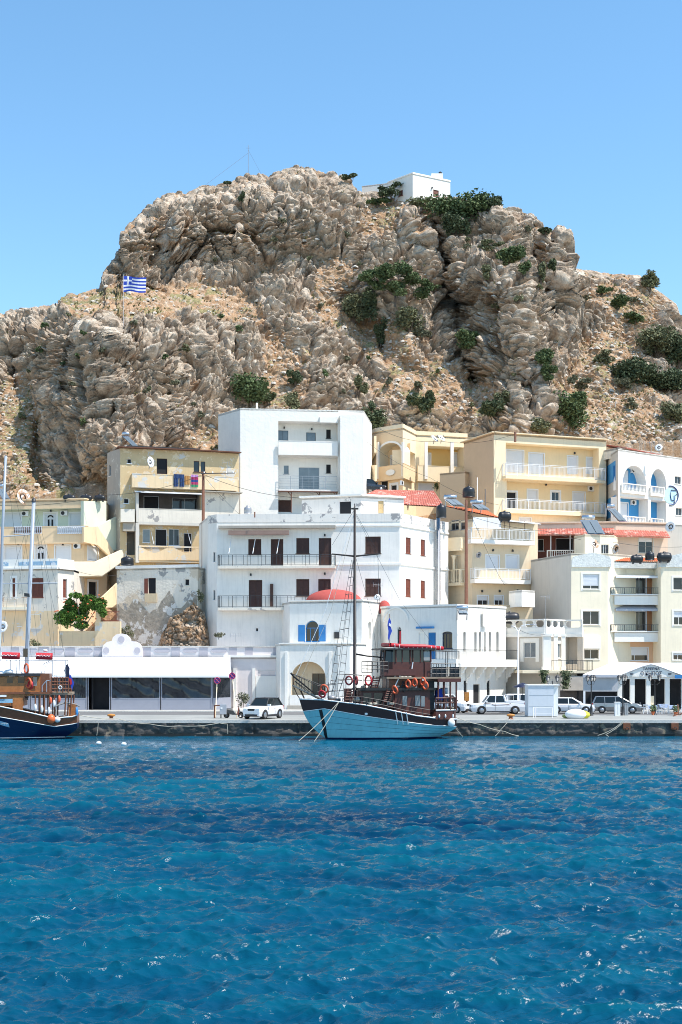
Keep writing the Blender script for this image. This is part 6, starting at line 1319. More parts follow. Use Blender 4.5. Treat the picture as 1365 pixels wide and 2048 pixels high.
def bollard(px, py, label):
    Y = gY(py); p = at(px, 0, Y); p.z = QZ; o = thing('mooring_bollard', label, 'bollard', p, group='orange mooring bollards'); m = MB(); m.lathe(p, [(.26, 0), (.18, .06), (.15, .18), (.2, .26), (.22, .30)], 12); m.build('stem', 'bollard_rust', o)
    m = MB(); m.ball((p.x, p.y, p.z + .34), .36, .24, .13, 14, 8); m.build('cap', 'bollard_orange', o)
mat('bollard_orange', (.55, .22, .04), rough=.6, var=.3, scale=5, spots=[((.25, .08, .03), .4, 4)]); mat('bollard_rust', (.22, .08, .04), rough=.9, var=.3)
bollard(223, 1438.5, 'orange mooring bollard in front of the tent restaurant'); bollard(1022, 1438.5, 'orange mooring bollard just left of the kiosk')
def quay_recess(px, label):
    p = at(px, 0, QY); o = thing('mooring_ring_niche', label, 'mooring ring', (p.x, QY - .2, .6)); m = MB(); m.box(p.x - .3, p.x + .3, QY - .26, QY - .02, .55, 1.08); m.box(p.x - .22, p.x + .22, QY - .34, QY - .26, .5, .72); m.build('cast_block', 'bollard_rust', o)
    m = MB(); m.torus((p.x, QY - .38, .62), .13, .025, (0, 1, .2), 14, 5); m.build('ring', 'iron', o)
quay_recess(1253, 'rusty mooring ring block with two ropes on the quay wall'); quay_recess(1349, 'rusty mooring ring block near the right edge of the quay wall')
def no_parking(px, lean, py_top, label):
    Y = gY(1436); p = at(px, 0, Y); p.z = QZ; top = at(px - lean, py_top, Y); o = thing('road_sign', label, 'road sign', p, group='no parking signs'); m = MB(); m.tube([p, top], .04, 6); m.build('pole', 'cream_wall', o)
    m = MB(); m.lathe(top + Vector((0, -.06, 0)), [(.30, -.015), (.30, .015)], 20, 1); d = m.build('disc', 'sign_blue', o); m = MB(); m.torus(top + Vector((0, -.08, 0)), .265, .035, (0, 1, 0), 20, 5); m.tube([top + Vector((-.18, -.09, .18)), top + Vector((.18, -.09, -.18))], .03, 4); m.tube([top + Vector((-.18, -.09, -.18)), top + Vector((.18, -.09, .18))], .03, 4); m.build('red_band', 'sign_red', d)
mat('sign_blue', (.10, .07, .32), rough=.5); mat('sign_red', (.45, .04, .12), rough=.5)
no_parking(431, -4, 1361, 'round no stopping sign on the left leaning pole'); no_parking(474, 9, 1352, 'round no stopping sign on the right leaning pole behind the scooter')
def pedestal():
    Y = gY(1436.5); p = at(447, 0, Y); p.z = QZ; o = thing('service_pedestal', 'grey service box on legs between the two sign poles', 'utility box', p); x, y, z = p
    m = MB(); m.box(x - .28, x + .28, y - .2, y + .2, z + .35, z + 1.2); m.build('cabinet', 'grey_box', o)
    for s_ in (-.2, .2): m = MB(); m.bar((x + s_, y, z), (x + s_, y, z + .35), .08); m.build('leg', 'iron', o)
    m = MB(); m.box(x - .22, x - .05, y - .22, y - .2, z + .8, z + .95); m.build('label_plate', 'white_metal', o)
    b = thing('rusty_barrier', 'rusty post and board barrier beside the grey service box', 'barrier', (x - .75, y, z))
    m = MB(); m.bar((x - .75, y, z), (x - .75, y, z + 1.15), .12); m.build('post', 'rust_wood', b); m = MB(); m.bar((x - .75, y, z + 1.1), (x - .3, y, z + 1.12), .08); m.build('board', 'rust_wood', b)
mat('grey_box', (.38, .40, .44), rough=.5, var=.08)
pedestal()
def parasol():
    Y = 126.5; p = at(1046, 0, Y); p.z = QZ; o = thing('parasol', 'dark blue parasol left of the kiosk', 'parasol', p); t = at(0, 1371, Y).z
    m = MB(); m.tube([p, (p.x, p.y, t + .25)], .03, 6); m.build('pole', 'iron', o); m = MB(); m.lathe((p.x, p.y, t), [(1.0, -.18), (.98, -.12), (.5, .1), (.04, .28)], 8); m.build('canopy', 'navy', o)
parasol()
def dinghy():
    Y = gY(1437); p = at(1153, 0, Y); p.z = QZ; o = thing('covered_dinghy', 'small dinghy under white and yellow covers on the quay', 'dinghy', p); x, y, z = p
    m = MB(); m.ball((x - .05, y, z + .35), .95, .6, .48, 16, 8); m.build('white_cover', 'awning_white', o)
    m = MB(); m.ball((x + .25, y + .2, z + .30), 1.0, .55, .44, 16, 8); m.build('yellow_cover', 'yellow_cover', o); m = MB(); m.ball((x - .55, y + .25, z + .2), .65, .4, .24, 12, 6); m.build('green_cover', 'green_cover', o)
mat('yellow_cover', (.62, .58, .05), rough=.7, var=.2); mat('green_cover', (.28, .32, .10), rough=.8, var=.3)
dinghy()
def cabinet(px0, px1, py0, py1, m_, name, label):
    Y = gY(py1); x0, x1 = at(px0, 0, Y).x, at(px1, 0, Y).x; z1 = at(0, py0, Y).z; o = thing(name, label, 'utility box', ((x0 + x1) / 2, Y, QZ)); m = MB(); m.box(x0, x1, Y, Y + .5, QZ, z1 - .05); m.build('cabinet', m_, o); m = MB(); m.box(x0 - .03, x1 + .03, Y - .04, Y + .54, z1 - .05, z1); m.build('lid', m_, o); m = MB(); m.box((x0 + x1) / 2 - .006, (x0 + x1) / 2 + .006, Y - .006, Y - .001, QZ + .1, z1 - .1); m.build('door_seam', 'iron', o)
cabinet(1231, 1241, 1404, 1432, 'white_metal', 'white_cabinet', 'white cabinet in front of the silver people carrier'); cabinet(1250, 1257, 1406, 1431, 'grey_metal', 'grey_cabinet', 'narrow grey cabinet right of the white cabinet and lamp post')
def post_box():
    Y = 129.0; p = at(934, 0, Y); p.z = QZ; o = thing('notice_post', 'orange box on a brown post behind the boat stern', 'post', p); m = MB(); m.bar(p, p + Vector((0, 0, 1.5)), .16); m.build('post', 'rust_wood', o); m = MB(); m.box(p.x - .22, p.x + .22, p.y - .2, p.y + .1, p.z + 1.1, p.z + 1.95); m.build('box', 'bollard_orange', o)
post_box()
# taverna furniture
def chair(x, y, a, label, m_='white_metal'):
    o = thing('chair', label, 'chair', (0, 0, 0), group='taverna chairs')
    m = MB(); m.box(-.21, .21, -.21, .21, .43, .47); m.build('seat', m_, o); m = MB(); m.box(-.21, .21, .19, .22, .60, .68); m.box(-.21, .21, .19, .22, .80, .90)
    for s_ in (-.19, .19): m.box(s_ - .02, s_ + .02, .19, .22, .47, .92)
    m.build('backrest', m_, o)
    for i in (-.18, .18):
        for j in (-.18, .18): m = MB(); m.bar((i, j, 0), (i, j, .43), .04); m.build('leg', m_, o)
    o.location = (x, y, QZ + .004); o.rotation_euler = (0, 0, a)
def table(px, py, label, cloth='table_blue'):
    Y = gY(py); x = at(px, 0, Y).x; o = thing('dining_table', label, 'table', (x, Y, QZ + .004), group='taverna tables'); z = QZ
    m = MB(); m.box(x - .42, x + .42, Y - .4, Y + .4, z + .71, z + .75); m.build('table_top', 'white_metal', o)
    for i in (-.36, .36):
        for j in (-.34, .34): m = MB(); m.bar((x + i, Y + j, z), (x + i, Y + j, z + .71), .05); m.build('leg', 'white_metal', o)
    m = MB(); m.prism([(x - .45, Y - .43, z + .755), (x + .45, Y - .43, z + .755), (x + .45, Y + .43, z + .755), (x - .45, Y + .43, z + .755)], (0, 0, .012))
    m.add([(x - .45, Y - .44, z + .76), (x + .45, Y - .44, z + .76), (x + .42, Y - .47, z + .48), (x, Y - .48, z + .38), (x - .42, Y - .47, z + .48)], [(0, 1, 2, 3, 4)]); c = m.build('tablecloth', cloth); c['label'] = 'tablecloth over the ' + label; c['category'] = 'tablecloth'; c['group'] = 'taverna tablecloths'
mat('table_blue', (.42, .50, .68), rough=.9, var=.1)
table(1304, 1427, 'table beside the rightmost double lamp post'); table(1346, 1427, 'table at the right edge of the taverna front'); table(1326, 1424, 'table between the two front taverna tables')
for px, py, a, lb in ((1291, 1428, 2.9, 'white chair left of the table at the double lamp'), (1321, 1428, -1.5, 'white chair right of the table at the double lamp'), (1333, 1427, 1.5, 'white chair left of the table at the right edge'), (1360, 1428, -1.6, 'white chair at the extreme right edge'), (1285, 1424, 1.4, 'white chair nearest the nose of the people carrier')):
    Y = gY(py); chair(at(px, 0, Y).x, Y, a, lb)
def plant_pot(px, py, label):
    Y = gY(py); p = at(px, 0, Y); p.z = QZ; o = thing('potted_plant', label, 'plant', p, group='potted plants'); m = MB(); m.lathe(p, [(.14, 0), (.2, .3), (.22, .32)], 10); m.build('pot', 'orange_tile', o); f = MB(); rnd = random.Random(px)
    for i in range(150):
        d = Vector((rnd.gauss(0, 1), rnd.gauss(0, 1), rnd.gauss(0, 1))).normalized(); c = p + Vector((0, 0, .62)) + Vector((d.x * .36, d.y * .36, d.z * .34)) * rnd.random() ** .4; a = Vector((rnd.gauss(0, 1), rnd.gauss(0, 1), rnd.gauss(0, 1))).normalized() * .09; b_ = a.orthogonal() * .5; f.add([c - a, c + b_, c + a, c - b_], [(0, 1, 2, 3)])
    f.build('foliage', 'leaf_mid', o)
plant_pot(1307, 1430, 'green potted plant at the foot of the rightmost lamp post'); plant_pot(1352, 1431, 'potted plant at the right edge of the quay')
def anchor():
    Y = gY(1433); p = at(1358, 0, Y); p.z = QZ; o = thing('anchor', 'rusty old anchor displayed at the right edge', 'anchor', p); m = MB(); m.tube([p + Vector((-.5, 0, .05)), p + Vector((-.2, 0, .18)), p + Vector((.1, 0, .15)), p + Vector((.45, 0, .45))], .06, 6); m.build('arms', 'rust_wood', o); m = MB(); m.tube([p + Vector((0, 0, .15)), p + Vector((-.1, 0, 1.1))], .06, 6); m.build('shank', 'rust_wood', o)
anchor()
# ---------------------------------------------------------------- BOATS
mat('hull_blue', (.22, .52, .57), rough=.35, var=.12, scale=.8, streak=.3, spots=[((.4, .5, .52), .30, 2.5)]); mat('hull_maroon', (.055, .022, .018), rough=.4, var=.2); mat('boat_maroon', (.095, .028, .020), rough=.55, var=.25, scale=3); mat('hull_navy', (.006, .015, .06), rough=.3, var=.2)
mat('varnish', (.42, .15, .04), rough=.35, var=.35, scale=2.5, bump=.2); mat('varnish_dark', (.19, .065, .028), rough=.4, var=.3, scale=3); mat('boat_white', (.80, .80, .78), rough=.4, var=.05); mat('ring_orange', (.75, .13, .05), rough=.6, var=.1); mat('raft_red', (.50, .02, .03), rough=.5, var=.15)
mat('deck_wood', (.30, .22, .15), rough=.8, var=.2, scale=3); mat('mast_black', (.015, .012, .012), rough=.4); mat('mast_grey', (.33, .37, .42), rough=.35, var=.08); mat('grey_wood', (.25, .24, .22), rough=.9, var=.25, scale=4); mat('tarp_blue', (.25, .45, .60), rough=.8, var=.3, scale=4)
mat('flag_blue', (.02, .06, .42), rough=.8); mat('flag_white', (.78, .78, .80), rough=.8); mat('fender_orange', (.75, .15, .04), rough=.4)
class Boat:
    def __init__(s, name, label, px_stern, Ys, theta, L):
        s.L = L; s.th = theta; s.X0 = (px_stern - CX) / F * Ys; s.Y0 = Ys; s.h = Vector((-math.cos(theta), -math.sin(theta), 0)); s.p = Vector((math.sin(theta), -math.cos(theta), 0))
        s.o = Vector((s.X0, s.Y0, 0)); s.root = thing(name, label, 'boat', s.o + s.h * L * .5)
    def w(s, x, y, z): return s.o + s.h * x + s.p * y + Vector((0, 0, z))
    def x(s, px):   # station whose port-side point appears at photo column px
        k = (px - CX) / F; return (k * (s.Y0) - s.X0) / (s.h.x - k * s.h.y)
    def z(s, px, py, y=0.0): Y = (s.w(s.x(px), y, 0)).y; return H + (HY - py) / F * Y
    def box(s, px0, px1, py0, py1, y0, y1, m_, name, part=True, parent=None, mb=None):
        xa, xb = s.x(px0), s.x(px1); z1, z0 = s.z((px0 + px1) / 2, py0, y1), s.z((px0 + px1) / 2, py1, y1); m = mb or MB()
        m.box8([s.w(xa, y0, z0), s.w(xb, y0, z0), s.w(xb, y1, z0), s.w(xa, y1, z0), s.w(xa, y0, z1), s.w(xb, y0, z1), s.w(xb, y1, z1), s.w(xa, y1, z1)])
        if mb is None: return m.build(name, m_, parent or s.root)
    def P(s, px, py, y=0.0): return s.w(s.x(px), y, s.z(px, py, y))
    def bars(s, segs, r, m_, name, parent=None):
        m = MB()
        for a in segs: m.tube([s.P(*q) for q in a], r, 5)
        return m.build(name, m_, parent or s.root)
    def hull(s, sheer, rub, beam, stem, mats_, stern_tuck=1.2, fullness=(2.0, 3.6), boot=.14, waterline_white=False):
        """sheer, rub: height over station fraction; stem: overhang of the bow by height"""
        NS, NT = 46, 14; S = np.linspace(0, 1, NS)
        def pt(si, z, side):
            zz = max(0, z); zs = np.interp(si, *sheer); t = min(1.15, max(0, zz / zs))
            bow = np.interp(z, *stem); st = stern_tuck * max(0, 1 - zz / .85) ** 1.3
            x = st + (bow - st) * si; pw = fullness[0] + (fullness[1] - fullness[0]) * t; f = (1 - si ** pw) ** .9
            ast = .72 + .28 * min(1, si / .35); f *= ast * (1 - .5 * (1 - min(1, t / .6)) * max(0, 1 - si / .3)); flare = .72 + .28 * t ** .8
            if z < 0: flare *= 1 + z * .6
            return s.w(x, side * beam / 2 * f * flare + side * .03, z)
        s.pt = pt
        def band(z0f, z1f, name, m_, n):
            m = MB()
            for side in (-1, 1):
                V = [pt(si, z0f(si) + (z1f(si) - z0f(si)) * j / n, side) for j in range(n + 1) for si in S]
                m.add(V, [(j * NS + i, j * NS + i + 1, (j + 1) * NS + i + 1, (j + 1) * NS + i) for j in range(n) for i in range(NS - 1)], True)
            V = [pt(0, z0f(0) + (z1f(0) - z0f(0)) * j / n, sd) for j in range(n + 1) for sd in (-1, 1)]
            m.add(V, [(2 * j, 2 * j + 1, 2 * j + 3, 2 * j + 2) for j in range(n)]); return m.build(name, m_, s.root)
        rb = lambda q: float(np.interp(q, *rub)); sh = lambda q: float(np.interp(q, *sheer))
        band(lambda q: -.6, lambda q: boot, 'boot_stripe', mats_[2], 3); band(lambda q: boot, rb, 'hull', mats_[0], 8); band(rb, sh, 'bulwark', mats_[1], 4)
        for f_, r, nm in ((sh, .055, 'gunwale'), (rb, .035, 'rubbing_strake')):
            m = MB()
            for side in (-1, 1): m.tube([pt(si, f_(si), side) + s.p * side * .02 for si in S], r, 6)
            m.build(nm, mats_[3], s.root)
        for t in (.3, .52, .76):
            m = MB(); m.tube([pt(si, boot + (rb(si) - boot) * t, 1) + s.p * .002 for si in S[1:-1]], .009, 4); m.build('plank_seam', mats_[2], s.root)
        m = MB(); V = []
        for si in S: V += [pt(si, sh(si) - .35, -1), pt(si, sh(si) - .35, 1)]
        m.add(V, [(2 * i, 2 * i + 1, 2 * i + 3, 2 * i + 2) for i in range(NS - 1)]); m.build('deck', 'deck_wood', s.root)
    def ring(s, px, py, y, m_='ring_orange', R=.34, tilt=(0, 1, .15), label=None):
        m = MB(); c = s.P(px, py, y); m.torus(c, R, .075, Vector(tilt), 18, 7); o = m.build('life_ring', m_, s.root, label); return o
def kaiki():
    b = Boat('sailing_boat', 'wooden excursion boat with pale blue hull, maroon cabins and tall black mast', 903, 107.6, math.radians(13), 12.7)
    X = b.x; sx = lambda px: min(1, max(0, X(px) / 12.6))
    pxs = [905, 857, 817, 776, 720, 677, 640, 600]; sh = [1438.5, 1436, 1431, 1422, 1410, 1404.5, 1400, 1399]; rb = [1453, 1451, 1446.6, 1441, 1433, 1425, 1418, 1430]
    fr_ = [sx(p) for p in pxs]; Z = lambda p, y: b.z(p, y, 1.5)
    b.hull((fr_, [Z(p, y) for p, y in zip(pxs, sh)]), (fr_, [Z(p, y) for p, y in zip(pxs[:-1], rb[:-1])] + [Z(600, 1424)]), 3.9,
           ([-.6, 0, .3, .9, 1.6, 2.3, 3.2], [X(660), X(655), X(643), X(627), X(614), X(606), X(599)]), ('hull_blue', 'hull_maroon', 'hull_navy', 'boat_white'), stern_tuck=1.6)
    # dark band down the bow, forward portholes, freeing ports, small marks
    m = MB(); sh_ = lambda q: float(np.interp(q, fr_, [Z(p, y) for p, y in zip(pxs, sh)]))
    for k in range(8):
        z0, z1 = .1 + k * .3, .1 + (k + 1) * .3; pa, pb = 653 - 16 * k / 8, 653 - 16 * (k + 1) / 8
        def q(px, z):
            bow = float(np.interp(z, [-.6, 0, .3, .9, 1.6, 2.3, 3.2], [X(660), X(655), X(643), X(627), X(614), X(606), X(599)])); return b.pt(min(.999, X(px) / bow), z, 1) + b.p * .012
        m.add([q(pa - 3, z0), q(pa + 3, z0), q(pb + 3, z1), q(pb - 3, z1)], [(0, 1, 2, 3)])
    m.build('bow_band', 'mast_black', b.root)
    m = MB(); m.ball(b.pt(X(718) / 12.6, 2.05, 1) + b.p * .02, .13, .06, .10, 10, 6); m.build('hawse_plate', 'boat_white', b.root)
    for p_ in (776, 787, 797): m = MB(); z_ = b.z(p_, 1430, 1.9); m.tube([b.pt(X(p_) / 12.6, z_ - .75, 1) + b.p * .05, b.pt(X(p_) / 12.6, z_ + .2, 1) + b.p * .05], .04, 5); m.build('fender_board', 'boat_white', b.root)
    m = MB(); c = b.P(890, 1446, 1.75); m.ball(c, .30, .28, .33, 14, 9); m.build('round_fender', 'boat_white', b.root)
    # stern bulwark
    m = MB(); zb0, zt0 = Z(880, 1438.5), Z(880, 1420)
    pl = [(X(859), 1.78), (X(880), 1.7), (X(898), 1.45), (X(905), .9), (X(906), 0), (X(905), -.9), (X(898), -1.45), (X(880), -1.7), (X(859), -1.78)]
    V = [b.w(x, y * (1.02 if k else 1), z) for k, z in enumerate((zb0, zt0)) for x, y in pl]; n = len(pl); m.add(V, [(i, i + 1, n + i + 1, n + i) for i in range(n - 1)]); bw = m.build('stern_bulwark', 'boat_maroon', b.root)
    m = MB(); m.tube([b.w(x, y * 1.02, zt0) for x, y in pl], .055, 6); m.build('cap_rail', 'boat_white', bw)
    for px in (866, 878, 893): m = MB(); m.ball(b.P(px, 1432, 1.8), .07, .04, .16, 8, 6); m.build('fairlead', 'boat_white', bw)
    # stern gallery: baluster rails and posts
    m = MB()
    for z in (Z(880, 1406), Z(880, 1396)): m.tube([b.w(x, y * 1.0, z) for x, y in pl], .05, 5)
    for i in range(17):
        t = i / 16 * (n - 1); k = min(n - 2, int(t)); f = t - k; x = pl[k][0] * (1 - f) + pl[k + 1][0] * f; y = pl[k][1] * (1 - f) + pl[k + 1][1] * f; m.tube([b.w(x, y, zt0), b.w(x, y, Z(880, 1396))], .045, 5)
    m.build('gallery_rail', 'boat_maroon', b.root)
    for px in (865, 876, 889, 901):
        for s_ in (1.6, -1.6): m = MB(); m.bar(b.w(X(px), s_, Z(px, 1420)), b.w(X(px), s_, Z(px, 1363)), .12); m.build('post', 'boat_maroon', b.root)
    b.box(864, 909, 1357, 1364, -1.75, 1.75, 'boat_maroon', 'upper_deck_fascia'); b.box(763, 909, 1354, 1357.5, -1.7, 1.7, 'deck_wood', 'upper_deck')
    # lower deckhouse and its windows
    b.box(782, 852, 1381, 1431, -1.25, 1.25, 'boat_maroon', 'deckhouse'); b.box(716, 782, 1382, 1416, -1.15, 1.15, 'boat_maroon', 'forward_trunk'); b.box(712, 868, 1376, 1381, -1.45, 1.45, 'mast_black', 'trunk_roof')
    def pane(px0, px1, py0, py1, y, m_='car_glass', slope=0):
        z1, z0 = b.z(px0, py0, y), b.z(px0, py1, y); xa, xb = X(px0), X(px1); m = MB(); m.box8([b.w(xa, y, z0), b.w(xb, y, z0), b.w(xb, y + .03, z0), b.w(xa, y + .03, z0), b.w(xa, y, z1), b.w(xb, y, z1), b.w(xb, y + .03, z1), b.w(xa, y + .03, z1)]); return m.build('window', m_, b.root)
    for q_ in ((720, 736, 1386, 1408), (741, 758, 1386, 1408), (764, 777, 1387, 1410)): pane(*q_, 1.16)
    for q_ in ((797, 806, 1392, 1412), (822, 832, 1391, 1412), (834, 841, 1392, 1413)): pane(*q_, 1.26, 'glass_pale')
    # upper cabin carrying the wheelhouse
    b.box(772, 838, 1357.5, 1376, -1.0, 1.0, 'varnish_dark', 'stair_house'); b.box(845, 862, 1362, 1420, -1.2, 1.0, 'car_black', 'engine_casing')
    m = MB(); za, zb_, zc = Z(800, 1357), Z(800, 1324), Z(800, 1300)
    xa, xb = X(852), X(765); W_ = 1.35
    lo = [(xa, -W_), (xb - .5, -W_), (xb, -W_ * .5), (xb, W_ * .5), (xb - .5, W_), (xa, W_)]; m.add([b.w(x, y, z) for z in (za, zb_) for x, y in lo], [tuple(range(6)), tuple(range(11, 5, -1))] + [(i, (i + 1) % 6, 6 + (i + 1) % 6, 6 + i) for i in range(6)]); wh = m.build('wheelhouse', 'boat_maroon', b.root)
    m = MB(); m.add([b.w(x * .985 if z == zc else x, y * (.97 if z == zc else .99), z) for z in (zb_, zc) for x, y in lo], [(i, (i + 1) % 6, 6 + (i + 1) % 6, 6 + i) for i in range(6)]); m.build('windows', 'car_glass', wh)
    for px, y in ((852, W_), (839, W_), (832, W_), (817, W_), (812, W_), (796, W_), (783, W_)): m = MB(); m.bar(b.w(X(px), y + .0, zb_ - .02), b.w(X(px), y, zc), .13 if px in (852, 812, 783) else .08); m.build('window_post', 'boat_maroon', wh)
    for x, y in ((xb, W_ * .5), (xb, 0), (xb, -W_ * .5)): m = MB(); m.bar(b.w(x, y, zb_ - .02), b.w(x * .985, y, zc), .09); m.build('window_post', 'boat_maroon', wh)
    b.box(764, 771, 1304, 1320, .3, .42, 'glass_pale', 'side_pane', parent=wh); b.box(838, 850, 1303, 1321, 1.36, 1.40, 'lantern_glass', 'side_pane', parent=wh)
    b.box(753, 858, 1296.5, 1300, -1.6, 1.6, 'mast_black', 'wheelhouse_roof'); 
    # red canvas roll lashed round the roof
    m = MB(); m.tube([b.P(774, 1290, 1.3), b.P(800, 1292.5, 1.45), b.P(840, 1293, 1.45), b.P(877, 1297, 1.3)], .17, 7); m.tube([b.P(774, 1290, 1.3), b.P(774, 1290, -1.3)], .17, 7); m.build('red_canopy_roll', 'raft_red', b.root)
    for px in range(780, 876, 9): m = MB(); m.torus(b.P(px, 1292.4 + (px - 780) * .045, 1.4), .18, .022, b.h, 12, 4); m.build('lashing', 'boat_white', b.root)
    m = MB(); m.box8([b.w(X(858), -1.5, Z(870, 1301)), b.w(X(907), -1.5, Z(870, 1303)), b.w(X(907), 1.5, Z(870, 1303)), b.w(X(858), 1.5, Z(870, 1301)), b.w(X(858), -1.5, Z(870, 1300)), b.w(X(907), -1.5, Z(870, 1301.6)), b.w(X(907), 1.5, Z(870, 1301.6)), b.w(X(858), 1.5, Z(870, 1300))]); m.build('rear_canopy', 'grey_wood', b.root)
    b.bars([[(907, 1302, 1.5), (907, 1357, 1.5)], [(880, 1302, 1.5), (880, 1330, 1.5)], [(755, 1300, 1.4), (756, 1376, 1.4)], [(907, 1302, -1.5), (907, 1357, -1.5)]], .03, 'iron', 'canopy_posts')
    # iron rails on the upper deck with dark canvas
    for (xa_, xb_, y0_, y1_, n_) in ((852, 908, 1327, 1357, 6), (734, 766, 1323, 1345, 3)):
        for s_ in (1.65, -1.65):
            sg = []
            for k in range(3): yy = y0_ + (y1_ - y0_) * k / 3; sg.append([(xa_, yy, s_), (xb_, yy + 1, s_)])
            for k in range(n_ + 1): p_ = xa_ + (xb_ - xa_) * k / n_; sg.append([(p_, y0_, s_), (p_, y1_, s_)])
            b.bars(sg, .028, 'iron', 'iron_railing')
    b.bars([[(734, 1323, 1.65), (734, 1323, -1.65)], [(734, 1345, 1.65), (734, 1345, -1.65)], [(765, 1345, 1.4), (765, 1376, 1.4)], [(736, 1345, 1.4), (736, 1376, 1.4)]], .028, 'iron', 'iron_frame')
    b.box(854, 882, 1334, 1356, 1.5, 1.56, 'car_black', 'canvas_screen'); b.box(888, 906, 1334, 1356, 1.5, 1.56, 'car_black', 'canvas_screen')
    b.box(840, 852, 1324, 1356, 1.37, 1.42, 'boat_maroon', 'cabin_door'); b.box(759, 822, 1338, 1351, 1.36, 1.6, 'boat_maroon', 'bench_back')
    # deck rail from bow to gallery
    sg = []
    for s_ in (1, -1):
        prof = [(690, 1393, 1.6), (716, 1394, 1.7), (760, 1402, 1.8), (800, 1412, 1.8), (848, 1420, 1.75)]
        sg.append([(a, y, w * s_) for a, y, w in prof]); sg.append([(a, y + 9, w * s_) for a, y, w in prof])
        for p_ in range(690, 850, 11): yt = np.interp(p_, [690, 716, 760, 800, 848], [1393, 1394, 1402, 1412, 1420]); yb = np.interp(p_, [677, 720, 776, 817, 857], [1404, 1410, 1422, 1432, 1436]); sg.append([(p_, yt, 1.75 * s_), (p_, yb, 1.75 * s_)])
    b.bars(sg, .022, 'iron', 'deck_railing')
    # fore rails and bow pulpit
    sg = []
    for s_ in (.9, -.9):
        sg += [[(583, 1347, .08 * s_), (596, 1352, .3 * s_), (640, 1371, s_)], [(590, 1362, .1 * s_), (618, 1384, .5 * s_)], [(640, 1371, s_), (654, 1370, 1.2 * s_), (680, 1366, 1.5 * s_)], [(640, 1384, s_), (680, 1381, 1.5 * s_)]]
        for p_, a, e in ((596, 1352, 1376), (607, 1357, 1386), (620, 1362, 1390), (640, 1371, 1399), (654, 1365, 1400)): sg.append([(p_, a, .7 * s_), (p_, e, .7 * s_)])
        sg += [[(683, 1348, 1.5 * s_), (733, 1351, 1.6 * s_)], [(683, 1358, 1.5 * s_), (733, 1361, 1.6 * s_)], [(683, 1348, 1.5 * s_), (671, 1385, 1.4 * s_), (671, 1403, 1.4 * s_)], [(700, 1348, 1.5 * s_), (700, 1376, 1.5 * s_)], [(720, 1350, 1.5 * s_), (720, 1376, 1.5 * s_)]]
    b.bars(sg, .026, 'iron', 'bow_railing')
    m = MB(); a, e = b.P(586, 1372, 0), b.P(648, 1403, 0); d = b.p
    m.box8([a - d * .22, e - d * .7, e + d * .7, a + d * .22, a - d * .22 + Vector((0, 0, .10)), e - d * .7 + Vector((0, 0, .12)), e + d * .7 + Vector((0, 0, .12)), a + d * .22 + Vector((0, 0, .10))]); m.build('bowsprit_platform', 'grey_wood', b.root)
    m = MB(); m.tube([b.P(582, 1346, 0), b.P(588, 1353, 0), b.P(628, 1386, 0)], .08, 6, .06); m.build('bowsprit', 'mast_black', b.root)
    b.bars([[(588, 1374, 0), (595, 1390, 0), (606, 1406, 0)], [(598, 1378, .2), (608, 1398, .2)], [(604, 1382, -.2), (612, 1400, -.2)], [(587, 1353, 0), (588, 1374, 0)]], .035, 'rust_wood', 'bobstay')
    # anchor winch, lockers, ladders
    m = MB(); m.ball(b.P(664, 1396, 0), .35, .3, .22, 10, 6); m.build('windlass', 'grey_metal', b.root); b.box(684, 697, 1377, 1407, .7, 1.2, 'boat_maroon', 'fore_locker')
    def ladder(pa, pb, ya, yb, y, n_, m_='boat_maroon', w=9):
        m = MB()
        for q in (0, w): m.bar(b.P(pa + q, ya, y), b.P(pb + q, yb, y), .09)
        for k in range(1, n_): t = k / n_; A_ = b.P(pa + (pb - pa) * t, ya + (yb - ya) * t, y); B_ = b.P(pa + (pb - pa) * t + w, ya + (yb - ya) * t, y); m.bar(A_, B_, .07)
        m.build('ladder', m_, b.root)
    ladder(740, 733, 1352, 1379, 1.3, 6, w=13); ladder(765, 756, 1379, 1408, 1.5, 7, w=12); ladder(686, 681, 1378, 1404, 1.4, 5, w=14); ladder(798, 790, 1362, 1384, 1.4, 5, 'car_black', w=9)
    b.bars([[(816, 1324, 1.5), (812, 1350, 1.5)], [(792, 1348, 1.5), (780, 1374, 1.5)]], .045, 'boat_white', 'handrail')
    b.ring(689, 1361, 1.62, 'ring_dark', .32, (.7, 1, 0)); b.ring(705, 1361, 1.4, 'ring_dark', .3, (1, .3, 0)); b.ring(727, 1361, 1.7, 'raft_red', .36, (1.2, 1, 0))
    for px, py, tl in ((779, 1380, (1.4, 1, .5)), (805, 1368, (1.5, 1, .1)), (818, 1365, (1.7, 1, .1)), (834, 1363, (1.5, 1, .1)), (839, 1371, (1.4, 1, .2))): b.ring(px, py, 1.72, R=.30, tilt=tl)
    b.ring(643, 1378, 1.1, 'ring_orange', .32, (.5, 1, .3)); b.ring(639, 1388, 1.1, 'raft_red', .26, (.5, 1, .3))
    rn = random.Random(31)   # gear lying about the decks
    for (x0, x1, py, y) in ((720, 762, 1376, 1.0), (786, 842, 1376, 1.2), (852, 900, 1356, 1.2), (690, 712, 1402, .9), (770, 815, 1357, 1.5), (730, 780, 1410, 1.6), (868, 900, 1418, 1.0)):
        for k in range(8):
            px = rn.uniform(x0, x1); w = rn.uniform(3, 7); h_ = rn.uniform(4, 9)
            if k % 2: b.box(px, px + w, py - h_, py, y - .3, y, rn.choice(['boat_maroon', 'car_black', 'grey_wood', 'varnish_dark', 'grey_metal', 'boat_white']), 'deck_crate')
            else: m = MB(); c = b.P(px, py - 2, y); m.torus(c, .16, .05, (0, 0, 1), 10, 5); m.torus(c + Vector((0, 0, .07)), .13, .05, (0, 0, 1), 10, 5); m.build('rope_coil', 'rope', b.root)
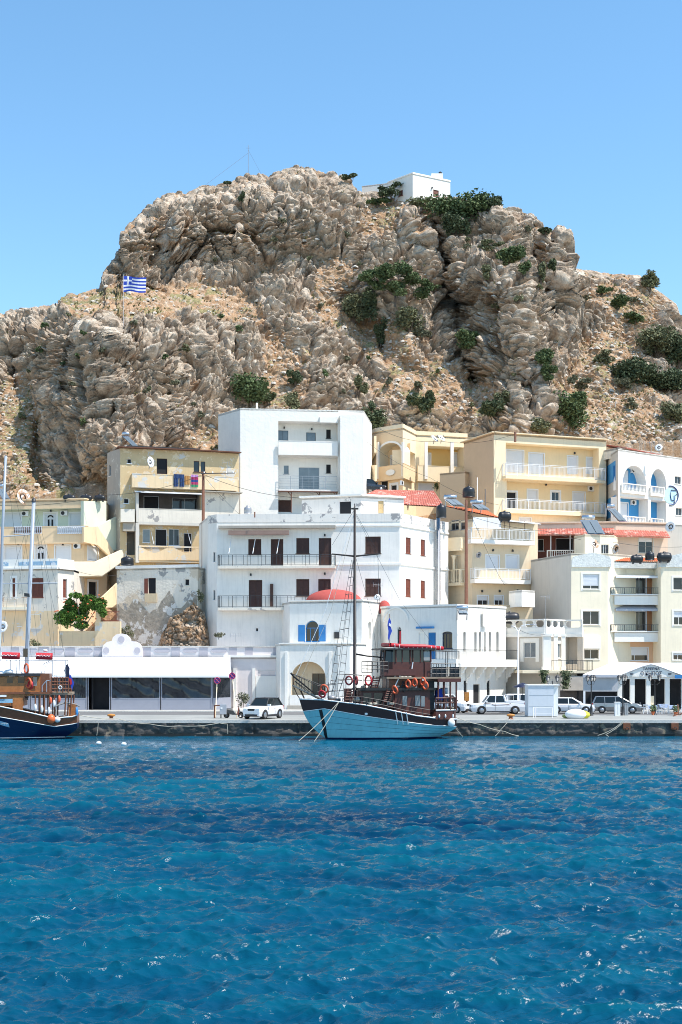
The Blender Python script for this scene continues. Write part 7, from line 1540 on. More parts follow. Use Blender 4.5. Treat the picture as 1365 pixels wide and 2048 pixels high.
    # mast, crosstree, boom, rigging
    mx = X(710); bz = Z(710, 1408); tz = b.z(710, 1016)
    m = MB(); m.tube([b.w(mx, 0, bz), b.w(mx, 0, tz)], .155, 10, .105); mast = m.build('mast', 'mast_black', b.root); m = MB(); m.tube([b.w(mx, 0, tz), b.w(mx, 0, tz + .35)], .05, 6); m.box8([b.w(mx - .28, -.1, tz - .12), b.w(mx + .28, -.1, tz - .12), b.w(mx + .28, .1, tz - .12), b.w(mx - .28, .1, tz - .12), b.w(mx - .28, -.1, tz), b.w(mx + .28, -.1, tz), b.w(mx + .28, .1, tz), b.w(mx - .28, .1, tz)]); m.build('mast_cap', 'mast_black', mast)
    m = MB(); m.tube([b.P(664, 1108, 0), b.P(710, 1112.5, 0)], .055, 6, .08); m.tube([b.P(710, 1112.5, 0), b.P(761, 1107.5, 0)], .08, 6, .055); m.build('crosstree', 'mast_black', mast)
    m = MB(); m.tube([b.P(711, 1308, 0), b.P(735, 1312, 0), b.P(786, 1317, 0)], .075, 7, .05); m.build('boom', 'mast_black', mast)
    def stay(pts, r, m_): mm = MB(); mm.tube([b.P(*q) for q in pts], r, 4); mm.build('stay', m_, mast)
    stay([(708, 1030, 0), (650, 1224, 0), (592, 1352, 0)], .022, 'boat_white'); stay([(705, 1055, 0), (660, 1225, .3), (600, 1360, .2)], .016, 'rope'); stay([(709, 1020, 0), (665, 1090, 0)], .012, 'iron')
    stay([(711, 1025, 0), (758, 1108, 0)], .012, 'iron'); stay([(756, 1108, 0), (754, 1296, 1.4)], .012, 'iron'); stay([(712, 1030, 0), (800, 1200, 0), (868, 1300, 1)], .010, 'iron')
    stay([(712, 1115, 0), (738, 1230, 1), (752, 1376, 1.6)], .012, 'iron'); stay([(668, 1109, 0), (661, 1300, 1.4), (640, 1384, 1)], .010, 'rope')
    for s_ in (1.6, -1.6):   # rope ladders in the shrouds
        m = MB(); A0, A1 = b.P(705, 1120, .15 * s_), b.P(664, 1400, s_); B0, B1 = b.P(709, 1120, .15 * s_), b.P(676, 1402, s_); m.tube([A0, A1], .014, 4); m.tube([B0, B1], .014, 4)
        for k in range(1, 15): t = k / 15 * .92; m.tube([A0.lerp(A1, t), B0.lerp(B1, t)], .018 if k % 2 else .03, 4)
        m.build('shroud_ladder', 'iron', mast)
    # Greek ensign rolled round a short staff behind the wheelhouse roof
    m = MB(); m.tube([b.P(779, 1292, 0), b.P(779, 1228, 0)], .03, 5); st = m.build('flag_staff', 'rust_wood', b.root); m = MB(); m.tube([b.P(798, 1291, .3), b.P(799, 1262, .3)], .07, 5); m.build('stub_mast', 'raft_red', b.root)
    fl = MB(); pts = [(779, 1236), (782, 1243), (781, 1252), (784, 1262), (780, 1272), (778, 1283), (776, 1276), (777, 1262), (775, 1250), (777, 1240)]; fl.prism([b.P(x, y, .05) for x, y in pts], b.p * .06); fl.build('furled_flag', 'flag_blue', st)
    fl = MB(); fl.prism([b.P(x, y, .12) for x, y in [(778, 1246), (782, 1249), (782, 1254), (777, 1251)]], b.p * .03); fl.build('flag_stripe', 'flag_white', st)
    m = MB(); m.lathe(b.P(884, 1388, .6), [(.3, 0), (.32, .4), (.3, .5)], 10); m.build('barrel', 'grey_metal', b.root); b.box(868, 884, 1378, 1400, .2, .8, 'flag_blue', 'gas_bottle_rack')
mat('ring_dark', (.30, .04, .04), rough=.6)
kaiki()
def left_boat():
    b = Boat('excursion_boat', 'varnished wooden excursion boat with navy hull and red life rafts, at the left edge', 157, 107.3, math.radians(8), 17)
    X = b.x; pxs = [157, 148, 110, 60, 0, -80, -160, -240]; sh = [1430, 1433, 1436, 1424, 1411, 1400, 1388, 1376]; rb = [1446, 1448, 1453, 1444, 1433, 1422, 1412, 1404]
    Z = lambda p, y: b.z(p, y, 1.5); fr_ = [min(1, max(0, X(p) / 16.8)) for p in pxs]
    b.hull((fr_, [Z(p, y) for p, y in zip(pxs, sh)]), (fr_, [Z(p, y) for p, y in zip(pxs, rb)]), 4.6, ([-.6, 0, 1, 2, 4], [14.6, 15.2, 15.9, 16.4, 17]), ('hull_navy', 'varnish_dark', 'hull_navy', 'boat_white'), stern_tuck=1.2)
    m = MB(); m.tube([b.pt(si, .12, 1) + b.p * .03 for si in np.linspace(0, .98, 30)], .035, 6); m.build('waterline_stripe', 'boat_white', b.root)
    # name plaque near the left edge
    m = MB(); z = Z(6, 1447); pl_ = [b.pt(X(p_) / 16.9, z + dz - (p_ - 6) * .012, 1) + b.p * .02 for p_, dz in ((16, -.18), (-14, -.18), (-14, .16), (16, .14))]; m.prism(pl_, b.p * .012); m.build('name_plaque', 'tarp_blue', b.root)
    m = MB()
    for p_ in (2, 7, 12): m.tube([b.pt(X(p_) / 16.9, z - .1, 1) + b.p * .045, b.pt(X(p_ - 2) / 16.9, z + .06, 1) + b.p * .045, b.pt(X(p_ + 2) / 16.9, z + .02, 1) + b.p * .045], .018, 4)
    m.build('name_strokes', 'boat_white', b.root)
    # cabin with windows
    cb = b.box(-120, 52, 1353, 1412, -1.5, 1.5, 'varnish', 'cabin'); b.box(52, 84, 1352, 1392, -1.4, 1.4, 'varnish', 'rear_cabin'); b.box(-130, 84, 1347, 1352, -1.75, 1.75, 'car_black', 'cabin_roof')
    for x0, x1 in ((-28, -12), (-8, 2), (19, 30), (40, 52), (70, 78)): b.box(x0, x1, 1354, 1366 if x0 < 60 else 1372, 1.5, 1.53, 'car_glass' if x0 < 60 else 'glass_pale', 'window')
    b.box(72, 102, 1347, 1384, -1.3, 1.3, 'varnish_dark', 'companionway'); b.box(-20, 108, 1384, 1388, -1.7, 1.7, 'varnish_dark', 'upper_deck')
    b.box(-20, 30, 1398, 1406, 1.62, 1.8, 'tarp_blue', 'blue_cushion'); b.box(-20, 18, 1390, 1394, 1.6, 1.9, 'boat_white', 'bench_edge'); b.box(30, 50, 1394, 1420, 1.52, 1.6, 'varnish', 'side_door')
    # tarp, white bundle on the left
    rnd = random.Random(3)
    for i, (p_, y_, m_) in enumerate(((2, 1347, 'awning_white'), (22, 1344, 'awning_white'), (-14, 1350, 'tarp_blue'), (8, 1352, 'tarp_blue'), (36, 1347, 'awning_white'))):
        m = MB(); m.ball(b.P(p_, y_, .8), .5, .4, .22, 10, 6); m.build('folded_sail', m_, b.root)
    # aft rails and table deck
    b.box(72, 147, 1385, 1390, -1.6, 1.6, 'deck_wood', 'aft_table_deck')
    for s_ in (1.7, -1.7):
        for p_ in (75, 84, 93, 103, 113, 135, 146): b.bars([[(p_, 1390, s_), (p_ + (0 if p_ < 120 else -2), 1431, s_)]], .06, 'varnish_dark', 'deck_post')
    sg = []
    for s_ in (1.7, -1.7):
        for yy in (1356, 1364, 1370, 1378): sg.append([(107, yy, s_), (140, yy, s_)])
        for p_ in (107, 118, 129, 140): sg.append([(p_, 1354, s_), (p_, 1386, s_)])
    b.bars(sg, .05, 'varnish_dark', 'aft_railing'); b.bars([[(88, 1372, 1.6), (97, 1361, 1.6), (108, 1361, 1.6)], [(88, 1372, 1.6), (88, 1386, 1.6)], [(97, 1361, 1.6), (97, 1384, 1.6)]], .035, 'mast_grey', 'stair_rail')
    m = MB(); m.torus(b.P(124, 1375, 1.75), .13, .035, b.p, 12, 5); m.build('small_ring', 'boat_white', b.root)
    b.bars([[(115, 1412, 1.8), (135, 1405, 1.6), (150, 1408, 1.2), (158, 1412, .4), (158, 1412, -.6)], [(115, 1412, 1.8), (117, 1432, 1.8)]], .06, 'grey_wood', 'stern_rail'); b.box(140, 153, 1409, 1433, -.9, 1.3, 'varnish', 'stern_board')
    for p_, y_, m_ in ((105, 1401, 'ring_orange'), (122, 1398, 'ring_orange'), (112, 1407, 'boat_white'), (75, 1415, 'boat_white'), (88, 1418, 'boat_white'), (102, 1421, 'boat_white')): m = MB(); m.ball(b.P(p_, y_, 1.75), .12, .1, .3, 8, 6); m.build('fender', m_, b.root)
    m = MB(); m.ball(b.P(107, 1438, 2.15), .33, .33, .38, 14, 9); m.build('buoy', 'fender_orange', b.root); m = MB(); m.ball(b.P(119, 1439, 2.1), .25, .22, .24, 12, 8); m.build('buoy', 'boat_white', b.root)
    m = MB(); m.ball(b.P(155, 1425, .9), .14, .2, .45, 10, 7); m.build('fender', 'blue_paint', b.root)
    b.ring(56, 1337, 1.2, 'ring_orange', .36, (1.2, 1, 0)); b.ring(61, 1366, 1.62, 'ring_orange', .38, (1, 1, 0)); b.ring(65, 1370, 1.65, 'raft_red', .3, (1, 1, 0))
    # gantry with red life rafts
    sg = [[(-10, 1320, s_), (134, 1321, s_)] for s_ in (1.3, -1.3)] + [[(-10, 1320, 1.3), (-10, 1320, -1.3)], [(134, 1321, 1.3), (134, 1321, -1.3)]]
    for s_ in (1.3, -1.3): sg += [[(134, 1321, s_), (134, 1354, s_)], [(108, 1321, s_), (108, 1352, s_)], [(86, 1347, s_), (90, 1328, s_), (102, 1322, s_)], [(18, 1320, s_), (18, 1348, s_)], [(36, 1320, s_), (37, 1348, s_)]]
    b.bars(sg, .03, 'grey_metal', 'gantry')
    for (x0, x1, y0, y1) in ((6, 42, 1304, 1318), (73, 107, 1305, 1319)):
        m = MB(); A_ = b.P(x0 + 2, (y0 + y1) / 2, 1.2); B_ = b.P(x1 - 2, (y0 + y1) / 2 + 1, 1.2); r = .29; m.tube([A_, A_.lerp(B_, .04), A_.lerp(B_, .5), A_.lerp(B_, .96), B_], r, 10); m.tube([A_ + Vector((0, .5, 0)), B_ + Vector((0, .5, 0))], r, 10); rf = m.build('life_raft', 'raft_red', b.root)
        m = MB(); pts = [A_.lerp(B_, k / 12) + Vector((0, -r - .02, .12 - .14 * abs(math.sin(k * 1.3)))) for k in range(13)]; m.tube(pts, .025, 4); m.build('grab_line', 'boat_white', rf)
    m = MB(); m.ball(b.P(93, 1301, 1.1), .2, .2, .12, 10, 6); m.build('light_dome', 'boat_white', b.root); b.box(49, 58, 1297, 1314, .6, .9, 'glass', 'solar_panel')
    # masts
    def P2(px, py, y=0): return b.P(px, py, y)
    m = MB(); m.tube([P2(52, 1400), P2(55, 1290), P2(68, 1004)], .20, 12, .15); mast = m.build('mast', 'mast_grey', b.root); m = MB(); m.lathe(P2(68, 1001), [(.2, -.1), (.16, .1), (.03, .25)], 8); m.build('mast_cap', 'iron', mast)
    m = MB(); m.tube([P2(-4, 1395), P2(3, 1160), P2(5, 1075), P2(12, 912)], .14, 10, .10); mz = m.build('mizzen_mast', 'mast_grey', b.root)
    m = MB(); m.tube([P2(5, 1167), P2(115, 1166)], .05, 6); m.build('crosstree', 'mast_grey', mast); m = MB(); m.tube([P2(8, 1073), P2(62, 1069)], .05, 6); m.build('crosstree', 'mast_grey', mz)
    fl = MB(); fl.box8([P2(50, 1193, .3), P2(61, 1194, .3), P2(61, 1194, .5), P2(50, 1193, .5), P2(50, 1186, .3), P2(60, 1187, .3), P2(60, 1187, .5), P2(50, 1186, .5)]); fl.build('floodlight', 'iron', mast)
    for pts, r in (([(68, 1006), (112, 1166), (128, 1300)], .009), ([(68, 1010), (100, 1166), (118, 1400)], .009), ([(68, 1010), (20, 1166), (-10, 1400)], .009), ([(67, 1010), (88, 1166), (108, 1320)], .009), ([(12, 915), (30, 1072), (70, 1350)], .009), ([(12, 915), (50, 1072), (85, 1345)], .009), ([(66, 1030), (134, 1321)], .009), ([(67, 1012), (38, 1166), (20, 1345)], .009)):
        m = MB(); m.tube([P2(x, y, .9 if y > 1200 else 0) for x, y in pts], r, 4); m.build('stay', 'iron', mast)
    # bundled flags on the stern staff
    m = MB(); m.tube([P2(136, 1386, .6), P2(136, 1330, .6)], .03, 5); st = m.build('flag_staff', 'varnish_dark', b.root); m = MB(); m.prism([P2(x, y, .65) for x, y in [(136, 1328), (141, 1336), (140, 1350), (143, 1362), (139, 1376), (134, 1372), (133, 1352), (130, 1341), (133, 1331)]], b.p * .1); m.build('furled_flag', 'navy', st)
    m = MB(); m.prism([P2(x, y, .78) for x, y in [(141, 1346), (145, 1354), (150, 1366), (146, 1380), (142, 1368), (140, 1356)]], b.p * .04); m.build('furled_flag', 'flag_blue', st); m = MB(); m.prism([P2(x, y, .84) for x, y in [(140, 1356), (145, 1358), (146, 1368), (142, 1370)]], b.p * .03); m.build('flag_fold', 'raft_red', st)
left_boat()
# ---------------------------------------------------------------- mooring ropes (each its own thing)
def rope(label, pts, r=.028, m_='rope'):
    p = [at(*q) for q in pts]; o = thing('mooring_rope', label, 'rope', p[0], group='mooring ropes'); sm = []
    for i in range(len(p) - 1):
        for k in range(5): t = k / 5; q = p[i].lerp(p[i + 1], t); q.z -= .12 * math.sin(PI * t) * min(1, (p[i + 1] - p[i]).length / 3); sm.append(q)
    sm.append(p[-1]); m = MB(); m.tube(sm, r, 5); m.build('line', m_, o)
rope('pale rope from the blue boat bow down to the water, outer one', [(678, 1404, 103.4), (598, 1482, 102.0)]); rope('pale rope from the blue boat bow into the water, inner one', [(678, 1404, 103.4), (629, 1483, 102.2)])
rope('rope sagging from the blue boat stern to the quay wall foot', [(904, 1442, 107), (913, 1458, 109), (926, 1473, 109.6)]); rope('long rope slanting from the blue boat stern across the quay wall', [(904, 1430, 107), (960, 1449, 109.5), (1010, 1463, 109.7), (1038, 1472, 109.7)])
rope('rope hanging from the orange bollard left of the kiosk', [(1021, 1437, 111), (1013, 1447, 109.7), (1004, 1457, 109.6), (991, 1472, 109.5)]); rope('rope from the ring block running down left to the water', [(1248, 1441, 109.5), (1228, 1457, 109.4), (1196, 1471, 109.5)]); rope('second rope from the ring block, ending at the waterline', [(1248, 1444, 109.5), (1226, 1461, 109.4), (1212, 1469, 109.4), (1218, 1473, 109.4)])
rope('slack rope along the quay wall under the tent restaurant', [(158, 1430, 107), (235, 1437, 109.6), (300, 1448, 109.6), (360, 1452, 109.6), (440, 1446, 109.6), (455, 1448, 109.6), (456, 1468, 109.6)]); rope('short rope hanging by the waterline left of the orange bollard', [(197, 1446, 109.6), (194, 1471, 109.6)])
def buoy(px, py, label):
    Y = H * F / (py - HY); p = at(px, py, Y); o = thing('float', label, 'buoy', (p.x, Y, 0), group='white floats on the water'); m = MB(); m.ball((p.x, Y, .10), .21, .15, .14, 12, 8); m.build('body', 'boat_white', o); m = MB(); m.torus((p.x, Y, .22), .04, .012, (0, 1, 0), 8, 4); m.build('eye', 'rope', o)
buoy(198, 1489, 'larger white float on the water below the excursion boat stern'); buoy(248, 1491, 'smaller white float on the water right of the other float')
# ---------------------------------------------------------------- VEGETATION
def foliage(m, c, rx, ry, rz, n, s_, rnd, lumps=6):
    cs = []
    for i in range(lumps):
        d = Vector((rnd.gauss(0, 1), rnd.gauss(0, 1), rnd.gauss(0, .8))).normalized() * rnd.uniform(.3, .85); k = rnd.uniform(.22, .5); cs.append((Vector((d.x * rx, d.y * ry, d.z * rz)), k))
    for i in range(n):
        o_, k = cs[rnd.randrange(lumps)]; d = Vector((rnd.gauss(0, 1), rnd.gauss(0, 1), rnd.gauss(0, 1))).normalized() * (rnd.random() ** .45) * k * 1.15
        p = c + o_ + Vector((d.x * rx, d.y * ry, d.z * rz)); q = s_ * rnd.uniform(.6, 1.4); a = Vector((rnd.gauss(0, 1), rnd.gauss(0, 1), rnd.gauss(0, .7))).normalized() * q; b_ = a.cross(Vector((rnd.gauss(0, 1), rnd.gauss(0, 1), rnd.gauss(0, 1)))).normalized() * q * .55
        m.add([p - a, p + b_, p + a, p - b_], [(0, 1, 2, 3)])
def bush(px, py, w, h, mt, label, n=None, name='shrub', group='shrubs on the rocky hill', dY=-.5, seed=None):
    base = hill_at(px, py + h * .35); Y = base.y + dY; rnd = random.Random(seed or px * 7 + py); sc = Y / F; o = thing(name, label, 'shrub', at(px, py + h * .5, Y), group=group); c = at(px, py, Y)
    rx, rz = w / 2 * sc * 1.1, h / 2 * sc * 1.1; m = MB(); n = n or int(min(4200, 220 + w * h * .95)); foliage(m, c, rx, min(rx, rz) * .9 + .2, rz, n, .15 + .0006 * (w + h), rnd, lumps=max(7, int(w * h / 170))); m.build('foliage', mt, o)
    s_ = MB(); b0 = Vector((c.x, c.y + .3, c.z - rz * 1.15))
    for k in range(4): s_.tube([b0, b0.lerp(c, .5) + Vector((rnd.uniform(-.2, .2) * rx, 0, 0)), c + Vector((rnd.uniform(-.6, .6) * rx, rnd.uniform(-.3, .3), rnd.uniform(-.1, .5) * rz))], .07 + .01 * rx, 5, .02)
    s_.build('stems', 'bark', o); return o
BUSHES = [(702, 355, 40, 18, 'leaf_dark', 'low dark shrub on the skyline left of the summit house'), (455, 366, 24, 8, 'leaf_dark', 'tiny dark shrub on the skyline near the thin mast'), (483, 392, 12, 22, 'leaf_dark', 'small dark bush in a cleft below the thin mast'),
 (755, 402, 60, 20, 'leaf_mid', 'green bush under the wind bent tree by the summit house'), (850, 408, 70, 26, 'leaf_olive', 'olive shrub in front of the summit house door'), (925, 412, 130, 56, 'leaf_mid', 'broad green shrub mass on the crest right of the summit house'), (915, 448, 60, 50, 'leaf_dark', 'dark bush hanging below the broad crest shrub'), (972, 402, 60, 30, 'leaf_dark', 'dark crest shrub at the right end of the summit scrub'),
 (1092, 460, 26, 18, 'leaf_dark', 'small dark shrub on the skyline beside the rock pillar'), (1110, 532, 24, 30, 'leaf_dark', 'dark bush at the foot of the rock pillar'), (1022, 508, 60, 46, 'leaf_mid', 'green shrub in the cleft of the right crag, upper'), (985, 490, 50, 18, 'leaf_olive', 'olive shrub along the ledge left of the upper cleft'), (1048, 535, 26, 36, 'leaf_mid', 'green shrub below the upper cleft of the right crag'),
 (1083, 545, 20, 46, 'leaf_olive', 'narrow olive bush in the gully left of the pillar'), (974, 545, 26, 36, 'leaf_olive', 'olive bush on the face of the right crag'), (742, 605, 40, 60, 'leaf_dark', 'dark bush in the central gully, upper of the pair'), (762, 655, 28, 60, 'leaf_dark', 'dark bush trailing down the central gully, lower of the pair'), (706, 620, 44, 56, 'leaf_olive', 'olive grey bush left of the central gully'),
 (935, 680, 48, 46, 'leaf_mid', 'green bush in the dark fissure right of centre'), (820, 638, 50, 50, 'leaf_olive', 'sparse olive bush under the big hillside tree'), (845, 665, 36, 24, 'leaf_grey', 'grey bush below the big hillside tree'), (503, 775, 64, 60, 'leaf_mid', 'rounded green bush above the tall white block, large one'), (537, 797, 34, 22, 'leaf_dark', 'small dark bush right of the rounded green bush'), (590, 755, 34, 30, 'leaf_dark', 'round dark bush alone above the tall white block'),
 (585, 805, 36, 40, 'leaf_olive', 'olive bush just above the white block roof'), (718, 770, 34, 40, 'leaf_olive', 'olive bush near the top right corner of the white block'), (748, 838, 44, 62, 'leaf_dark', 'tall dark bush right of the white block'), (776, 762, 18, 18, 'leaf_grey', 'small grey bush on the scree, left'), (838, 770, 16, 18, 'leaf_grey', 'small grey bush on the scree, right'), (858, 802, 40, 44, 'leaf_dark', 'dark bush on the lower scree, larger one'), (825, 800, 28, 30, 'leaf_dark', 'dark bush on the lower scree, smaller one'),
 (985, 815, 60, 36, 'leaf_dark', 'dark bush below the cave, left'), (1005, 795, 40, 30, 'leaf_olive', 'olive bush at the cave mouth'), (1090, 715, 36, 40, 'leaf_mid', 'green bush on the right flank of the lower spur'), (1100, 745, 30, 40, 'leaf_mid', 'green bush lower on the right flank of the spur'), (1140, 815, 66, 76, 'leaf_mid', 'large green bush above the stone wall'), (1080, 848, 46, 36, 'leaf_olive', 'pale green bush beside the wooden post above the yellow building'),
 (1300, 563, 50, 40, 'leaf_olive', 'olive bush on the right skyline'), (1205, 580, 34, 14, 'leaf_mid', 'low bush at the start of the diagonal scrub row'), (1238, 602, 50, 28, 'leaf_mid', 'bush in the middle of the diagonal scrub row'), (1272, 632, 44, 24, 'leaf_mid', 'bush at the lower end of the diagonal scrub row'), (1320, 685, 80, 60, 'leaf_olive', 'broad dark scrub on the right slope at the cliff foot, left part'), (1360, 698, 60, 60, 'leaf_dark', 'broad scrub on the right slope touching the frame edge'),
 (1205, 712, 44, 26, 'leaf_olive', 'low bush between the lower rock knobs on the right slope'), (1262, 742, 90, 50, 'leaf_dark', 'wide dark bush on the right slope'), (1330, 760, 90, 56, 'leaf_dark', 'wide dark bush at the lower right slope'), (1245, 770, 34, 28, 'leaf_grey', 'round grey bush below the wide dark bush'), (1350, 822, 50, 46, 'leaf_olive', 'olive bush at the right frame edge above the grey wall'), (1264, 806, 20, 20, 'leaf_grey', 'small dry bush on the bare right slope')]
for a in BUSHES: bush(*a)
_r = random.Random(77); _k = 0
while _k < 46:
    px, py = _r.uniform(10, 1350), _r.uniform(440, 850); yt = float(np.interp(px, rx, ry)) + 25
    if py < yt or (430 < px < 735 and py > 815) or (px > 735 and py > 845) or any(abs(px - a[0]) < a[2] * .6 and abs(py - a[1]) < a[3] * .6 for a in BUSHES): continue
    q = _r.uniform(7, 15); bush(int(px), int(py), q * 1.3, q, _r.choice(['leaf_olive', 'leaf_grey', 'leaf_grey', 'leaf_mid']), 'small low shrub growing between the rocks', n=int(60 + q * 9), group='small low shrubs between the rocks', seed=_k); _k += 1
def hill_tree(px, py, w, h, Y, label, blobs, mt, trunk, bent=0, name='tree'):
    rnd = random.Random(px); o = thing(name, label, 'tree', at(trunk[0], trunk[1], Y)); m = MB(); base = at(trunk[0], trunk[1], Y)
    t = MB(); fork = at(trunk[0] + bent, trunk[1] - h * .25, Y - .3); t.tube([base, base.lerp(fork, .5) + Vector((.1, 0, 0)), fork], .20, 7, .15); t.build('trunk', 'bark', o); l = MB()
    for (bx, by, bw, bh) in blobs:
        c = at(bx, by, Y - .6 + rnd.uniform(-.6, .6)); sc = Y / F; foliage(m, c, bw / 2 * sc, bw / 2.4 * sc, bh / 2 * sc, int(bw * bh * .9), .17, rnd, 7); l.tube([fork, fork.lerp(c, .5) + Vector((rnd.uniform(-.3, .3), 0, -.2)), c], .10, 5, .03)
    l.build('branches', 'bark', o); m.build('crown', mt, o)
ht = hill_at(790, 615)
hill_tree(790, 560, 150, 90, ht.y - 1.2, 'spreading green tree with forked trunk on the steep central slope', [(745, 552, 60, 36), (785, 545, 70, 50), (795, 575, 60, 36), (845, 580, 56, 44), (760, 565, 50, 26), (825, 560, 50, 30)], 'leaf_mid', (790, 614))
ht = hill_at(1158, 800)
hill_tree(1160, 768, 60, 50, ht.y - .8, 'bare branched small tree on the slope right of the cave', [(1150, 758, 34, 22), (1172, 762, 34, 24), (1160, 772, 30, 18)], 'leaf_grey', (1160, 798))
hill_tree(785, 380, 60, 40, 206.5, 'wind bent dark tree beside the summit house', [(778, 383, 46, 26), (793, 370, 26, 14), (765, 388, 30, 18)], 'leaf_dark', (782, 402))
# flowering shrub over the garden wall
def flowering():
    o = thing('flowering_shrub', 'big green shrub with orange flowers spilling over the ochre garden wall', 'shrub', at(160, 1262, 139)); rnd = random.Random(5); m = MB(); f = MB(); sc = 139 / F; l = MB()
    for (bx, by, bw, bh) in [(125, 1240, 44, 48), (150, 1222, 60, 60), (180, 1205, 60, 44), (195, 1215, 40, 50), (140, 1208, 30, 30), (160, 1245, 60, 30), (152, 1192, 26, 22)]:
        c = at(bx, by, 138.8 + rnd.uniform(-.3, .5)); foliage(m, c, bw / 2 * sc, .9, bh / 2 * sc, int(bw * bh * 1.1), .13, rnd, 7); l.tube([at(165, 1262, 139.2), c], .07, 5, .03)
        for k in range(int(bw * bh / 330)):
            d = Vector((rnd.gauss(0, 1), -abs(rnd.gauss(0, 1)), rnd.gauss(0, 1))).normalized(); p = c + Vector((d.x * bw / 2 * sc, d.y * .9, d.z * bh / 2 * sc)) * .95; f.ball(p, rnd.uniform(.06, .13), .08, .07, 6, 4)
    m.build('foliage', 'leaf_bright', o); f.build('flowers', 'flower_orange', o); l.build('branches', 'bark', o)
    tag(o.children[0] if False else o, None)
mat('flower_orange', (.70, .16, .05), rough=.7, var=.3, scale=6)
flowering()
def small_plant(px, py, w, h, Y, mt, label):
    o = thing('plant', label, 'plant', at(px, py + h / 2, Y)); rnd = random.Random(px); m = MB(); foliage(m, at(px, py, Y), w / 2 * Y / F, .4, h / 2 * Y / F, int(w * h * .35 + 60), .10, rnd, 9); m.build('foliage', mt, o); s_ = MB(); s_.tube([at(px, py + h / 2, Y), at(px, py, Y)], .04, 5); s_.build('stem', 'bark', o)
small_plant(70, 1286, 34, 16, 138.6, 'leaf_olive', 'yellowish palm like plant behind the restaurant parapet'); small_plant(252, 1264, 34, 34, 142.5, 'leaf_olive', 'olive shrub on the wall behind the scalloped gable'); small_plant(402, 1190, 16, 34, 142.6, 'leaf_olive', 'climbing weed on the annex right of the ruined white house'); small_plant(675, 1410 - 3, 6, 6, 131, 'leaf_mid', 'tiny weed at the foot of the chapel porch')
small_plant(487, 1398, 30, 34, 131.5, 'leaf_grey', 'straggly bush behind the scooter by the lilac wall'); small_plant(874, 972, 16, 22, 166, 'leaf_mid', 'green bush beside the brown wing'); small_plant(438, 1270, 26, 18, 139, 'leaf_grey', 'bare twiggy plant on the restaurant roof')
# scattered dry tufts on the hill (uncountable)
def tufts():
    rnd = np.random.RandomState(8); m = MB(); R, C = HILL['px'].shape; k = 0; r2 = random.Random(2)
    so = HILL['soil']; nz = HILL['n'][..., 2]
    while k < 1500:
        i, j = rnd.randint(0, R - 8), rnd.randint(80, C - 80)
        if so[i, j] * nz[i, j] < rnd.uniform(.15, .8): continue
        p = Vector(HILL['P'][i, j].tolist()); k += 1; s_ = r2.uniform(.16, .42)
        for q in range(9):
            a = r2.uniform(0, 6.28); d = Vector((math.cos(a) * s_ * .6, math.sin(a) * s_ * .6, s_ * r2.uniform(.5, 1.1))); w = Vector((-math.sin(a), math.cos(a), 0)) * .07; m.add([p - w, p + w, p + d + w * .3, p + d - w * .3], [(0, 1, 2, 3)])
    o = m.build('dry_scrub', 'tuft'); tag(o, 'dry yellow green tufts scattered over the hillside earth', 'scrub', kind='stuff')
mat('tuft', (.24, .23, .10), rough=.9, var=.5, scale=.5)
tufts()
def stones():
    rnd = np.random.RandomState(18); m = MB(); R, C = HILL['px'].shape; k = 0; r2 = random.Random(12); so = HILL['soil']
    while k < 3400:
        i, j = rnd.randint(0, R - 8), rnd.randint(80, C - 80)
        if so[i, j] < rnd.uniform(.2, .8): continue
        p = Vector(HILL['P'][i, j].tolist()); k += 1; s_ = r2.uniform(.05, .13) + (.30 * r2.random() ** 6); V = []; n = 6
        for z_, q_ in ((-.4, 1.), (.25, .95), (.6, .45)):
            for t in range(n): a = t * 2 * PI / n + r2.uniform(-.3, .3); V.append(p + Vector((math.cos(a) * s_ * 1.2 * q_ * r2.uniform(.75, 1.2), math.sin(a) * s_ * q_, z_ * s_ * r2.uniform(.8, 1.2))))
        m.add(V, [(t + r * n, (t + 1) % n + r * n, (t + 1) % n + (r + 1) * n, t + (r + 1) * n) for r in range(2) for t in range(n)] + [tuple(range(2 * n, 3 * n))])
    o = m.build('loose_stones', 'pale_stone'); tag(o, 'pale loose stones scattered on the earth slopes of the hill', 'stones', kind='stuff')
mat('pale_stone', (.60, .54, .46), rough=.95, var=.25, scale=.8)
stones()

# ---------------------------------------------------------------- SUMMIT HOUSE, FLAG, MAST, WALLS
def summit():
    Y = 205.0; b = Bld('summit_house', 'small white house with a square chimney on top of the rocky hill', 'building', [(776, Y + 4), (826, Y), (901, Y + 3.4)], 363, 74, back=5, mats=['white_clean', 'white_clean'])
    l, r = b.hosts; b.win(l, (797, 381, 806, 392), 'brown', n=1, fc='red_wood', sc='red_wood'); b.win(r, (867, 380, 878, 395), 'brown', n=1, fc='red_wood', sc='red_wood', name='door', sill=False); b.parapet(.2, .08, 'white_clean', below=-.3); b.lamp(r.fr, 865, 375)
    p = at(875, 365, Y + 3.5); m = MB(); m.box(p.x - .95, p.x + .85, p.y - .5, p.y + .8, p.z - 1, at(0, 349, Y + 3.5).z); ch = m.build('chimney', 'white_clean', b.root); m = MB(); m.lathe(at(881, 349, Y + 3.5), [(.22, 0), (.2, .15), (.3, .3), (.1, .45)], 8); m.build('cowl', 'iron', ch)
    b.finish()
    w = Bld('summit_annex', 'low white wing stretching left from the summit house behind the bent tree', 'building', [(724, Y + 6.5), (790, Y + 4.8)], 372, 74, back=3, mats=['white_clean']); w.finish()
summit()
